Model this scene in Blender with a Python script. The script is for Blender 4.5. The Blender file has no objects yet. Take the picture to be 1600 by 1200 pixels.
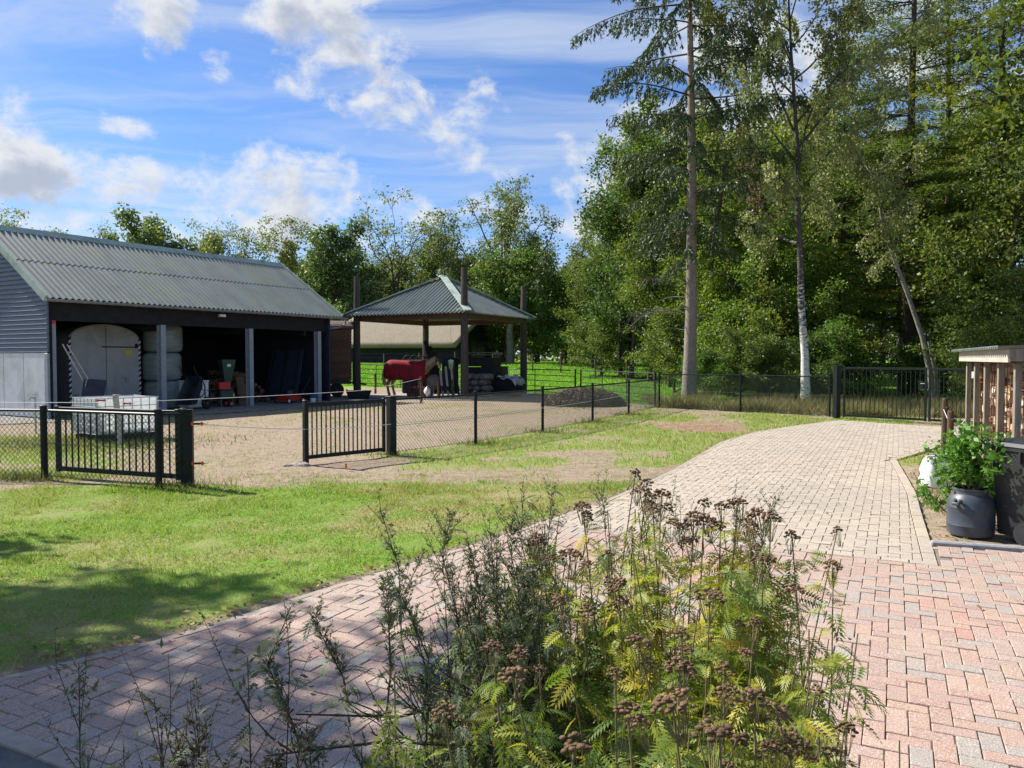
import bpy, math, random
import numpy as np
from mathutils import Vector, Matrix

# ------------------------------------------------------------------ camera, world, sun, exposure
scn = bpy.context.scene
COL = scn.collection
rad = math.radians
cam_d = bpy.data.cameras.new('camera'); cam = bpy.data.objects.new('camera', cam_d); COL.objects.link(cam)
cam.location = (0, 0, 1.66); cam.rotation_euler = (rad(90) - math.atan(40/1202), 0, 0)
cam_d.sensor_width = 36; cam_d.sensor_fit = 'HORIZONTAL'; cam_d.lens = 36*1202/1600
cam_d.clip_start = 0.03; cam_d.clip_end = 5000
scn.camera = cam
SUN_AZ = rad(-62)          # from +Y towards +X
SUN_EL = rad(42)
SUN_DIR = Vector((math.sin(SUN_AZ)*math.cos(SUN_EL), math.cos(SUN_AZ)*math.cos(SUN_EL), math.sin(SUN_EL)))
sl = bpy.data.lights.new('sun', 'SUN'); sl.energy = 5.0; sl.angle = rad(0.55); sl.color = (1.0, 0.95, 0.87)
so = bpy.data.objects.new('sun', sl); COL.objects.link(so)
so.rotation_euler = SUN_DIR.to_track_quat('Z', 'Y').to_euler(); so.location = (-30, 16, 30)
scn.view_settings.view_transform = 'Standard'; scn.view_settings.look = 'None'
scn.view_settings.exposure = 0.92; scn.view_settings.gamma = 1.0
scn.view_settings.use_curve_mapping = False
scn.cycles.max_bounces = 5; scn.cycles.diffuse_bounces = 3; scn.cycles.glossy_bounces = 2; scn.cycles.transmission_bounces = 3; scn.cycles.transparent_max_bounces = 4
scn.cycles.caustics_reflective = False; scn.cycles.caustics_refractive = False

class NT:
    """tiny helper for writing node trees"""
    def __init__(s, nt): s.nt = nt; s.n = nt.nodes; s.l = nt.links
    def node(s, t, **kw):
        n = s.n.new(t)
        for k, v in kw.items(): setattr(n, k, v)
        return n
    def put(s, inp, v):
        if hasattr(v, 'is_linked') or isinstance(v, bpy.types.NodeSocket): s.l.new(v, inp)
        elif v is not None:
            if isinstance(v, (tuple, list)) and len(v) == 3 and inp.type == 'RGBA': v = (*v, 1)
            inp.default_value = v
    def m(s, op, a, b=None, c=None, clamp=False):
        n = s.node('ShaderNodeMath', operation=op, use_clamp=clamp)
        s.put(n.inputs[0], a)
        if b is not None: s.put(n.inputs[1], b)
        if c is not None: s.put(n.inputs[2], c)
        return n.outputs[0]
    def ss(s, v, lo, hi, a=0.0, b=1.0, t='SMOOTHSTEP'):
        n = s.node('ShaderNodeMapRange', interpolation_type=t)
        s.put(n.inputs[0], v); s.put(n.inputs[1], lo); s.put(n.inputs[2], hi); s.put(n.inputs[3], a); s.put(n.inputs[4], b)
        return n.outputs[0]
    def mix(s, f, a, b, mode='MIX'):
        n = s.node('ShaderNodeMix', data_type='RGBA', blend_type=mode)
        s.put(n.inputs[0], f); s.put(n.inputs[6], a); s.put(n.inputs[7], b)
        return n.outputs[2]
    def noise(s, vec, scale, detail=3, rough=.55, dist=0.0, out=0):
        n = s.node('ShaderNodeTexNoise')
        if vec is not None: s.put(n.inputs['Vector'], vec)
        n.inputs['Scale'].default_value = scale; n.inputs['Detail'].default_value = detail
        n.inputs['Roughness'].default_value = rough; n.inputs['Distortion'].default_value = dist
        return n.outputs[out]
    def vec(s, x, y, z):
        n = s.node('ShaderNodeCombineXYZ'); s.put(n.inputs[0], x); s.put(n.inputs[1], y); s.put(n.inputs[2], z); return n.outputs[0]
    def sep(s, v):
        n = s.node('ShaderNodeSeparateXYZ'); s.put(n.inputs[0], v); return n.outputs
    def mapv(s, v, scale=(1, 1, 1), rot=(0, 0, 0), loc=(0, 0, 0)):
        n = s.node('ShaderNodeMapping'); s.put(n.inputs[0], v)
        n.inputs['Scale'].default_value = scale; n.inputs['Rotation'].default_value = rot; n.inputs['Location'].default_value = loc
        return n.outputs[0]
    def ramp(s, f, stops, mode='LINEAR'):
        n = s.node('ShaderNodeValToRGB'); cr = n.color_ramp; cr.interpolation = mode
        while len(cr.elements) < len(stops): cr.elements.new(.5)
        for e, (p, c) in zip(cr.elements, stops): e.position = p; e.color = (*c, 1)
        s.put(n.inputs[0], f); return n.outputs[0]

def build_world():
    w = bpy.data.worlds.new('World'); scn.world = w; w.use_nodes = True
    nt = NT(w.node_tree); nt.n.clear()
    sky = nt.node('ShaderNodeTexSky', sky_type='NISHITA')
    sky.sun_disc = False; sky.sun_elevation = SUN_EL; sky.sun_rotation = SUN_AZ % (2*math.pi)
    sky.air_density = 1.0; sky.dust_density = 0.2; sky.ozone_density = 3.0; sky.altitude = 0
    tc = nt.node('ShaderNodeTexCoord')
    x, y, z = nt.sep(tc.outputs['Generated'])
    az = nt.m('ARCTAN2', x, y); el = nt.m('ARCSINE', z)
    ca = nt.m('COSINE', el)
    # cumulus: some heaps where the photograph shows them, and a noise-driven field of the same kind all round
    def P(px, py): return math.atan((px-800)/1202), math.atan((560-py)/math.hypot(1202, px-800))
    blobs = [(65, 275, .125, .042, 1.0), (10, 340, .09, .03, .7), (180, 350, .08, .02, .5), (275, 15, .06, .042, .75), (505, 40, .085, .055, 1.0), (590, 95, .045, .035, .7),
             (335, 100, .027, .018, .55), (195, 197, .036, .016, .7), (480, 115, .05, .03, .55), (600, 150, .09, .045, .55), (690, 190, .08, .05, .6), (745, 250, .06, .04, .5),
             (400, 265, .055, .035, .7), (470, 300, .10, .05, .85), (385, 300, .07, .028, .7), (350, 355, .08, .03, .8), (470, 375, .10, .03, .75), (620, 330, .09, .03, .5),
             (925, 275, .055, .05, .7), (985, 200, .06, .05, .5), (890, 340, .05, .03, .6), (800, 330, .08, .03, .5), (1180, 120, .09, .08, .8), (1130, 60, .06, .05, .6),
             (1350, 120, .1, .09, .6), (1550, 200, .1, .1, .7), (-140, 220, .12, .06, .8), (120, 380, .2, .03, .6), (1130, 350, .2, .05, .6)]
    def density(dx, dy):
        a = nt.m('ADD', az, dx) if dx else az
        e = nt.m('ADD', el, dy) if dy else el
        cur = None
        for (px, py, ra, re, wt) in blobs:
            a0, e0 = P(px, py)
            u = nt.m('DIVIDE', nt.m('SUBTRACT', a, a0), ra); v = nt.m('DIVIDE', nt.m('SUBTRACT', e, e0), re)
            d = nt.m('ADD', nt.m('MULTIPLY', u, u), nt.m('MULTIPLY', v, v))
            d = nt.m('MULTIPLY', nt.m('SUBTRACT', 1.0, nt.m('MULTIPLY', d, .55)), wt)
            cur = d if cur is None else nt.m('SMOOTH_MAX', cur, d, .15)
        away = nt.ss(nt.m('ABSOLUTE', a), .70, .95)
        field = nt.noise(nt.vec(nt.m('MULTIPLY', a, 1.0), nt.m('MULTIPLY', e, 1.9), 3.1), 3.2, 2, .5)
        field = nt.m('MULTIPLY', nt.ss(field, .5, .75, -.3, 1.0, 'LINEAR'), 1.0)
        cur = nt.m('ADD', nt.m('MULTIPLY', cur, nt.m('SUBTRACT', 1.0, away)), nt.m('MULTIPLY', field, away))
        p = nt.vec(a, nt.m('MULTIPLY', e, 1.35), 0.0)
        n1 = nt.noise(p, 15, 9, .6, .2)
        return nt.m('ADD', nt.m('SUBTRACT', nt.m('MULTIPLY', cur, .9), .13), nt.m('MULTIPLY', nt.m('SUBTRACT', n1, .52), 2.7))
    d0 = density(0, 0); d1 = density(-.012, .02)
    alpha = nt.m('MULTIPLY', nt.ss(d0, .05, .72, 0, .93), nt.ss(el, .0, .06))
    thick = nt.ss(d1, .18, 1.05)
    ccol = nt.mix(thick, (5.0, 5.1, 5.2), (2.8, 3.1, 3.7))
    # cirrus: long streaks on a high layer
    inv = nt.m('DIVIDE', 1.0, nt.m('MAXIMUM', z, .06))
    pl = nt.vec(nt.m('MULTIPLY', x, inv), nt.m('MULTIPLY', y, inv), 0.0)
    warp = nt.noise(pl, .55, 3, .5, 0, 1)
    wv = nt.node('ShaderNodeVectorMath', operation='MULTIPLY_ADD'); nt.put(wv.inputs[0], warp); wv.inputs[1].default_value = (1.7, 1.7, 0); nt.put(wv.inputs[2], pl)
    c1 = nt.noise(nt.mapv(wv.outputs[0], (.45, 1.45, 1), (0, 0, rad(16))), .85, 8, .62, .5)
    c2 = nt.noise(nt.mapv(pl, (.5, .7, 1), (0, 0, rad(-20)), (3, 1, 0)), .6, 3, .5)
    ci = nt.m('MULTIPLY', nt.ss(c1, .36, .70), nt.ss(c2, .3, .6, .4, 1.0))
    ci = nt.m('MULTIPLY', ci, .72)
    haze = nt.ss(el, -.02, .26, .30, .0)
    skyc = nt.mix(1.0, sky.outputs[0], (0.50, 0.66, 0.90), 'MULTIPLY')
    col = nt.mix(haze, skyc, (3.9, 4.6, 5.5))
    col = nt.mix(ci, col, (4.0, 4.5, 5.3))
    col = nt.mix(alpha, col, ccol)
    bg = nt.node('ShaderNodeBackground'); bg.inputs[1].default_value = 0.09
    nt.put(bg.inputs[0], col)
    out = nt.node('ShaderNodeOutputWorld'); nt.l.new(bg.outputs[0], out.inputs[0])
build_world()

# ------------------------------------------------------------------ materials
MATS = {}
def new_mat(name):
    m = bpy.data.materials.new(name); m.use_nodes = True
    nt = NT(m.node_tree); b = nt.n['Principled BSDF']
    return m, nt, b
def pm(name, c1, c2=None, scale=6.0, rough=.7, bump=0.0, bscale=None, metal=0.0, spec=.4, stretch=(1, 1, 1), detail=5, lo=.35, hi=.68, dirt=None, dscale=1.3, objvar=0.0):
    if name in MATS: return MATS[name]
    m, nt, b = new_mat(name)
    tc = nt.node('ShaderNodeTexCoord'); v = nt.mapv(tc.outputs['Object'], stretch)
    col = c1
    f = nt.noise(v, scale, detail, .6)
    if c2: col = nt.mix(nt.ss(f, lo, hi), c1, c2)
    if dirt:
        g = nt.noise(tc.outputs['Object'], dscale, 6, .65, .6)
        col = nt.mix(nt.ss(g, .45, .72, 0, .75), col, dirt)
    if objvar:
        oi = nt.node('ShaderNodeObjectInfo')
        col = nt.mix(1.0, col, nt.ramp(oi.outputs['Random'], [(0, (1-objvar,)*3), (1, (1+objvar*.6,)*3)]), 'MULTIPLY')
    nt.put(b.inputs['Base Color'], col)
    b.inputs['Roughness'].default_value = rough; b.inputs['Metallic'].default_value = metal
    b.inputs['Specular IOR Level'].default_value = spec
    if bump:
        bn = nt.node('ShaderNodeBump'); bn.inputs['Strength'].default_value = bump; bn.inputs['Distance'].default_value = .02
        nt.put(bn.inputs['Height'], nt.noise(v, bscale or scale*3, 5, .65)); nt.l.new(bn.outputs[0], b.inputs['Normal'])
    MATS[name] = m; return m
def leafm(name, cols, trans=.3, rough=.5, gloss=.35, tmul=(1.25, 1.3, .6), vary=True):
    if name in MATS: return MATS[name]
    m, nt, b = new_mat(name)
    g = nt.node('ShaderNodeNewGeometry')
    n = len(cols)
    col = nt.ramp(g.outputs['Random Per Island'], [(i/(n-1) if n > 1 else 0, c) for i, c in enumerate(cols)])
    tc = nt.node('ShaderNodeTexCoord')
    big = nt.noise(tc.outputs['Object'], .55, 3, .5)
    col = nt.mix(1.0, col, nt.ramp(big, [(.3, (.8, .86, .8)), (.7, (1.18, 1.12, 1.05))]), 'MULTIPLY')
    oi = nt.node('ShaderNodeObjectInfo')
    if vary: col = nt.mix(1.0, col, nt.ramp(oi.outputs['Random'], [(0, (.60, .76, .82)), (.5, (1.0, 1.0, 1.0)), (1, (1.25, 1.12, .85))]), 'MULTIPLY')
    nt.put(b.inputs['Base Color'], col); b.inputs['Roughness'].default_value = rough; b.inputs['Specular IOR Level'].default_value = gloss
    t = nt.node('ShaderNodeBsdfTranslucent'); nt.put(t.inputs[0], nt.mix(1.0, col, tmul, 'MULTIPLY'))
    mx = nt.node('ShaderNodeMixShader'); mx.inputs[0].default_value = trans
    nt.l.new(b.outputs[0], mx.inputs[1]); nt.l.new(t.outputs[0], mx.inputs[2])
    nt.l.new(mx.outputs[0], nt.n['Material Output'].inputs[0])
    MATS[name] = m; return m
def brickm(name, stops, island):
    m, nt, b = new_mat(name)
    if island: r = nt.node('ShaderNodeNewGeometry').outputs['Random Per Island']
    else: r = nt.node('ShaderNodeObjectInfo').outputs['Random']
    geo = nt.node('ShaderNodeNewGeometry'); v = geo.outputs['Position']
    col = nt.ramp(r, stops)
    patch = nt.noise(v, 1.1, 4, .6, .4); wide = nt.noise(v, .35, 5, .65, .8)
    col = nt.mix(nt.ss(patch, .42, .75, 0, .5), col, (.37, .315, .25))
    col = nt.mix(nt.ss(wide, .45, .72, 0, .45), col, (.27, .235, .19))
    sp = nt.noise(v, 210, 2, .6); sp2 = nt.noise(v, 95, 3, .7)
    col = nt.mix(nt.ss(sp, .53, .64, 0, .7), col, (.72, .66, .58))
    col = nt.mix(nt.ss(sp2, .54, .68, 0, .6), col, (.12, .09, .075))
    nt.put(b.inputs['Base Color'], col); b.inputs['Roughness'].default_value = .8; b.inputs['Specular IOR Level'].default_value = .3
    bn = nt.node('ShaderNodeBump'); bn.inputs['Strength'].default_value = .5; bn.inputs['Distance'].default_value = .003
    nt.put(bn.inputs['Height'], sp2); nt.l.new(bn.outputs[0], b.inputs['Normal'])
    return m

# ------------------------------------------------------------------ mesh helpers
class MB:
    def __init__(s): s.V = []; s.F = []
    def add(s, vs, fs):
        o = len(s.V); s.V.extend([tuple(v) for v in vs]); s.F.extend([tuple(i+o for i in f) for f in fs]); return s
    def box(s, c, sz, R=None):
        hx, hy, hz = sz[0]/2, sz[1]/2, sz[2]/2
        vs = [Vector((x, y, z)) for x in (-hx, hx) for y in (-hy, hy) for z in (-hz, hz)]
        if R is not None: vs = [R @ v for v in vs]
        vs = [v + Vector(c) for v in vs]
        return s.add(vs, [(0, 1, 3, 2), (4, 6, 7, 5), (0, 4, 5, 1), (2, 3, 7, 6), (0, 2, 6, 4), (1, 5, 7, 3)])
    def bbox(s, c, sz, bev=.01, R=None):
        """box with bevelled vertical and top/bottom edges (chamfer)"""
        hx, hy, hz = sz[0]/2, sz[1]/2, sz[2]/2; b = min(bev, hx*.9, hy*.9, hz*.9)
        rings = []
        for z, i in ((-hz, b), (-hz+b, 0), (hz-b, 0), (hz, b)):
            X, Y = hx-i, hy-i; c8 = b if i == 0 else b*.6
            rings.append([(-X+c8, -Y, z), (X-c8, -Y, z), (X, -Y+c8, z), (X, Y-c8, z), (X-c8, Y, z), (-X+c8, Y, z), (-X, Y-c8, z), (-X, -Y+c8, z)])
        vs = [Vector(v) for r in rings for v in r]
        if R is not None: vs = [R @ v for v in vs]
        vs = [v + Vector(c) for v in vs]
        fs = []
        for k in range(3):
            for i in range(8): fs.append((k*8+i, k*8+(i+1) % 8, (k+1)*8+(i+1) % 8, (k+1)*8+i))
        fs.append(tuple(range(7, -1, -1))); fs.append(tuple(range(24, 32)))
        return s.add(vs, fs)
    def beam(s, a, b, w, h, up=(0, 0, 1), bev=0):
        a = Vector(a); b = Vector(b); d = (b-a); L = d.length; d.normalize()
        u = Vector(up)
        if abs(d.dot(u)) > .98: u = Vector((0, 1, 0))
        x = d.cross(u).normalized(); z = x.cross(d).normalized()
        R = Matrix((x, d, z)).transposed()
        return s.bbox((a+b)/2, (w, L, h), bev, R) if bev else s.box((a+b)/2, (w, L, h), R)
    def tube(s, pts, rs, n=6, cap=True):
        pts = [Vector(p) for p in pts]
        if not hasattr(rs, '__len__'): rs = [rs]*len(pts)
        o = len(s.V); prev = None
        for i, p in enumerate(pts):
            d = (pts[min(i+1, len(pts)-1)] - pts[max(i-1, 0)])
            if d.length < 1e-9: d = Vector((0, 0, 1))
            d.normalize()
            if prev is None:
                u = Vector((1, 0, 0)) if abs(d.x) < .9 else Vector((0, 1, 0))
            else: u = prev
            x = (u - d*u.dot(d)).normalized(); y = d.cross(x); prev = x
            for k in range(n):
                t = 2*math.pi*k/n
                s.V.append(tuple(p + (x*math.cos(t) + y*math.sin(t))*rs[i]))
        for i in range(len(pts)-1):
            for k in range(n):
                a = o+i*n+k; b = o+i*n+(k+1) % n
                s.F.append((a, b, b+n, a+n))
        if cap:
            s.F.append(tuple(o+k for k in range(n-1, -1, -1))); e = o+(len(pts)-1)*n
            s.F.append(tuple(e+k for k in range(n)))
        return s
    def lathe(s, prof, n=16, c=(0, 0, 0), R=None, caps=True):
        o = len(s.V)
        for r, z in prof:
            for k in range(n):
                t = 2*math.pi*k/n; v = Vector((r*math.cos(t), r*math.sin(t), z))
                if R is not None: v = R @ v
                s.V.append(tuple(v+Vector(c)))
        for i in range(len(prof)-1):
            for k in range(n):
                a = o+i*n+k; b = o+i*n+(k+1) % n; s.F.append((a, b, b+n, a+n))
        if caps:
            s.F.append(tuple(o+k for k in range(n-1, -1, -1))); e = o+(len(prof)-1)*n; s.F.append(tuple(e+k for k in range(n)))
        return s
    def prism(s, poly, axis, a, b):
        """extrude 2-D polygon along an axis ('x','y','z') from a to b"""
        def P(u, v, w): return {'x': (w, u, v), 'y': (u, w, v), 'z': (u, v, w)}[axis]
        n = len(poly); vs = [P(u, v, a) for u, v in poly] + [P(u, v, b) for u, v in poly]
        return s.add(vs, [tuple(range(n)), tuple(range(2*n-1, n-1, -1))] + [(i, (i+1) % n, n+(i+1) % n, n+i)[::-1] for i in range(n)])
    def blob(s, c, r, seed=0, n=10, m=7, amp=.15):
        rg = random.Random(seed); ph = [rg.uniform(0, 6.28) for _ in range(6)]
        o = len(s.V)
        for i in range(m+1):
            th = math.pi*i/m
            for k in range(n):
                t = 2*math.pi*k/n
                q = 1+amp*(math.sin(2*t+ph[0]+th)+math.sin(3*t+ph[1])*math.sin(2*th+ph[2])+.6*math.sin(5*t+ph[3]+3*th))*.5
                s.V.append((c[0]+r[0]*q*math.sin(th)*math.cos(t), c[1]+r[1]*q*math.sin(th)*math.sin(t), c[2]+r[2]*q*math.cos(th)))
        for i in range(m):
            for k in range(n):
                a = o+i*n+k; b = o+i*n+(k+1) % n; s.F.append((a, a+n, b+n, b))
        return s
    def mesh(s, name, mat=None, smooth=False):
        me = bpy.data.meshes.new(name); me.from_pydata(s.V, [], s.F); me.validate()
        if mat: me.materials.append(mat)
        if smooth: me.shade_smooth()
        return me
    def build(s, name, mat, parent=None, smooth=False, loc=None, auto=None):
        me = s.mesh(name, mat, smooth)
        if auto: me.shade_smooth(); me.set_sharp_from_angle(angle=rad(auto))
        return link(name, me, parent, loc)
def link(name, me, parent=None, loc=None, rot=None, scale=None):
    o = bpy.data.objects.new(name, me); COL.objects.link(o)
    if parent: o.parent = parent
    if loc is not None: o.location = loc
    if rot is not None: o.rotation_euler = rot
    if scale is not None: o.scale = scale
    return o
def np_mesh(name, V, quads=None, tris=None, mat=None, smooth=False):
    me = bpy.data.meshes.new(name); V = np.asarray(V, np.float32)
    me.vertices.add(len(V)); me.vertices.foreach_set('co', V.ravel())
    loops = []; starts = []; totals = []; pos = 0
    for arr, k in ((quads, 4), (tris, 3)):
        if arr is None or len(arr) == 0: continue
        arr = np.asarray(arr, np.int32); loops.append(arr.ravel())
        starts.append(pos+np.arange(len(arr))*k); pos += arr.size
    lp = np.concatenate(loops).astype(np.int32); st = np.concatenate(starts).astype(np.int32)
    me.loops.add(len(lp)); me.loops.foreach_set('vertex_index', lp)
    me.polygons.add(len(st)); me.polygons.foreach_set('loop_start', st)
    me.update(calc_edges=True); me.validate()
    if mat: me.materials.append(mat)
    if smooth: me.shade_smooth()
    return me
def thing(name, label, cat, loc=(0, 0, 0), rz=0.0, group=None):
    o = bpy.data.objects.new(name, None); COL.objects.link(o); o.empty_display_size = .2
    o.location = loc; o.rotation_euler = (0, 0, rz)
    return tag(o, label, cat, group)
def tag(o, label, cat=None, group=None, kind=None):
    if label: o['label'] = label
    if cat: o['category'] = cat
    if group: o['group'] = group
    if kind: o['kind'] = kind
    return o
def struct(o): o['kind'] = 'structure'; return o
def stuff(o): o['kind'] = 'stuff'; return o
def copy_tree(o, parent=None):
    c = o.copy(); COL.objects.link(c); c.parent = parent
    for ch in list(o.children): copy_tree(ch, c)
    return c
def sstep(a, b, x):
    t = np.clip((x-a)/(b-a), 0, 1); return t*t*(3-2*t)
def gz(x, y):
    """height of the ground: flat yard, then the meadow rises gently"""
    return 1.3*sstep(36, 58, np.asarray(y, float)) + 0*np.asarray(x, float)
class VN:
    """small value-noise for laying out ground cover"""
    def __init__(s, seed): s.t = np.random.default_rng(seed).random((64, 64))
    def __call__(s, x, y, sc=1.0, oct=3):
        x = np.asarray(x, float)*sc; y = np.asarray(y, float)*sc; o = 0; a = .5; tot = 0
        for k in range(oct):
            xi = np.floor(x).astype(int); yi = np.floor(y).astype(int); fx = x-xi; fy = y-yi
            fx = fx*fx*(3-2*fx); fy = fy*fy*(3-2*fy); T = s.t
            v = (T[xi % 64, yi % 64]*(1-fx)+T[(xi+1) % 64, yi % 64]*fx)*(1-fy)+(T[xi % 64, (yi+1) % 64]*(1-fx)+T[(xi+1) % 64, (yi+1) % 64]*fx)*fy
            o = o+a*v; tot += a; a *= .5; x = x*2.03+7.1; y = y*2.03+3.7
        return o/tot
vn = VN(4); vn2 = VN(9)

# ------------------------------------------------------------------ layout of the ground
LAWN_EDGE = [(-4.2, 2.7), (-3.4, 3.35), (-2.68, 3.98), (-2.33, 4.29), (-1.98, 4.66), (-1.7, 5.06), (-1.40, 5.49), (-1.01, 6.0), (-.34, 6.86), (.33, 7.85), (1.15, 9.1), (1.88, 10.46), (2.50, 11.7), (4.15, 15.31), (5.49, 17.4), (6.96, 19.0), (8.6, 20.55)]
UU = np.array([.447, .894]); VVv = np.array([.894, -.447])
BND0 = np.array([3.42, 6.11])                      # corner of the yellow driveway; the red/yellow boundary runs along VVv
LE = np.array(LAWN_EDGE)
def edge_dist(x, y):
    """signed distance to the lawn edge, positive on the paved side; and index"""
    x = np.asarray(x, float); y = np.asarray(y, float)
    best = np.full(x.shape, 1e9); sgn = np.zeros(x.shape); idx = np.zeros(x.shape, int)
    for i in range(len(LE)-1):
        a, b = LE[i], LE[i+1]; d = b-a; L2 = d@d
        t = np.clip(((x-a[0])*d[0]+(y-a[1])*d[1])/L2, 0, 1)
        ex = x-(a[0]+t*d[0]); ey = y-(a[1]+t*d[1]); dd = np.hypot(ex, ey)
        s = d[0]*(y-a[1])-d[1]*(x-a[0])
        m = dd < best-1e-9
        best = np.where(m, dd, best); sgn = np.where(m, np.where(s < 0, 1, -1), sgn); idx = np.where(m, i, idx)
    return best*sgn, idx
RIGHT_EDGE = np.array([(3.42, 6.11), (4.43, 8.27), (5.0, 9.46), (5.62, 10.92), (6.33, 12.6), (8.43, 14.85), (9.48, 16.05), (10.7, 18.2)])
def in_poly(x, y, poly):
    x = np.asarray(x, float); y = np.asarray(y, float); r = np.zeros(x.shape, bool); n = len(poly); j = n-1
    for i in range(n):
        xi, yi = poly[i]; xj, yj = poly[j]
        c = ((yi > y) != (yj > y)) & (x < (xj-xi)*(y-yi)/(yj-yi+1e-12)+xi); r ^= c; j = i
    return r
NEAR0 = np.array([-2.3, 3.42])                     # near edge of the path runs along VVv through here
YEL_POLY = [(.28, 7.68), (3.42, 6.11)] + [tuple(p) for p in RIGHT_EDGE[1:]] + [(8.75, 20.75)] + LAWN_EDGE[:8:-1]
KERB_A, KERB_B = (3.74, 6.78), (8.0, 5.3)
RED_POLY = LAWN_EDGE[:10] + [tuple(np.array((.28, 7.68))+UU*.12), tuple(BND0+UU*.12), KERB_A, KERB_B, (7.2, -1.6), tuple(NEAR0-2.2*VVv-UU*.15)]
FENCE = [(-2.07, 13.17), (-.71, 14.96), (.69, 17.31), (2.09, 19.92), (3.44, 22.64), (4.96, 25.89)]
FENCE2 = [(4.96, 25.89), (7.12, 23.95), (9.1, 22.0)]

def cover(x, y):
    """grass (0..1), dryness (0..1), red bark patch (0..1) for world points"""
    x = np.asarray(x, float); y = np.asarray(y, float)
    ed, _ = edge_dist(x, y)
    n = vn(x, y, .9, 4); n2 = vn2(x, y, .35, 3); n3 = vn(x+31, y, 2.6, 3)
    front = 10.15 + .05*(x+2) + (n-.5)*1.1                       # lawn ends, worn strip begins
    lawn = sstep(.35, -.45, y-front)
    g = lawn*(.95 - .35*sstep(.47, .66, n2)*sstep(.38, .56, n))
    dry = .16+.95*sstep(.44, .62, n2*.55+n*.45)*lawn
    for (bx, by, br, ba) in ((-2.9, 4.9, .7, .85), (-3.9, 5.4, .7, .7), (-3.3, 6.6, .8, .8), (-2.1, 6.5, .5, .7), (-4.9, 8.6, .9, .7), (-1.2, 8.4, .7, .5), (-5.6, 7.4, .7, .7), (-.3, 8.0, .35, .5), (-3.7, 9.0, .8, .5), (-6.3, 9.4, .8, .8), (-2.6, 7.6, .5, .6)):
        w_ = ba*np.exp(-((x-bx)**2/(br*1.5)**2+(y-by)**2/br**2))*(.5+n3)
        dry = np.maximum(dry, w_*1.0); g = g*(1-.15*np.clip(w_, 0, 1))
    # right part between fence and driveway is greener again
    fx = np.interp(y, [p[1] for p in FENCE], [p[0] for p in FENCE])
    rightstrip = sstep(-.6, .5, x-fx)*sstep(10.5, 12.5, y)*sstep(25.5, 22, y)
    g2 = rightstrip*(.30+.9*sstep(.36, .62, n))
    # worn strip in front of the gate
    strip = sstep(-.2, .7, y-front)
    g = np.maximum(g, strip*np.maximum(g2*.8, .26*sstep(.48, .70, n)+.12*sstep(.5, .7, n3)))
    # grass inside the yard at the left, near the tote, along the fence
    yl = sstep(-5.2, -6.6, x+.25*(y-11))*sstep(10.2, 11, y)*sstep(17.6, 16, y)
    g = np.maximum(g, yl*(.35+.7*sstep(.38, .6, n)))
    # strip along the fence line
    g = np.maximum(g, np.exp(-((x-fx)/.55)**2)*sstep(11, 14, y)*sstep(27, 24, y)*(.3+.6*n))
    meadow_line = np.interp(x, [-40, -8, -.6, 2.75, 5.2, 9, 14], [44, 41, 38, 33, 26.8, 26, 25])
    md = sstep(-.6, .8, y-meadow_line)
    g = np.maximum(g, md)
    verge = sstep(.0, .3, (x-3.42)*.9-(y-6.11)*.45)*sstep(22, 20, y)*(y > 5.5)
    g = g*(1-verge); g = np.maximum(g, verge*sstep(.42, .62, n)*sstep(7.6, 9.0, y)*.8)
    dry = np.where(verge > .5, .55, dry)
    g = g*(1-.8*sstep(-.22, -.03, ed)*(y < 12))
    dry = np.where(strip > .5, .5+.3*sstep(.4, .65, n), dry); dry = np.where(md > .5, 0.0, dry)
    red = np.exp(-(((x-4.6)/1.35)**2+((y-18.7)/1.7)**2)*1.1)*sstep(.3, .5, n+.12)
    g = g*(1-.85*sstep(.3, .6, red))
    g = np.where(ed > -.02, np.where((y < 21.5) & (x < 11) & in_poly(x, y, YEL_POLY), 0, g), g)
    return np.clip(g, 0, 1), np.clip(dry, 0, 1), np.clip(red, 0, 1), md

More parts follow.
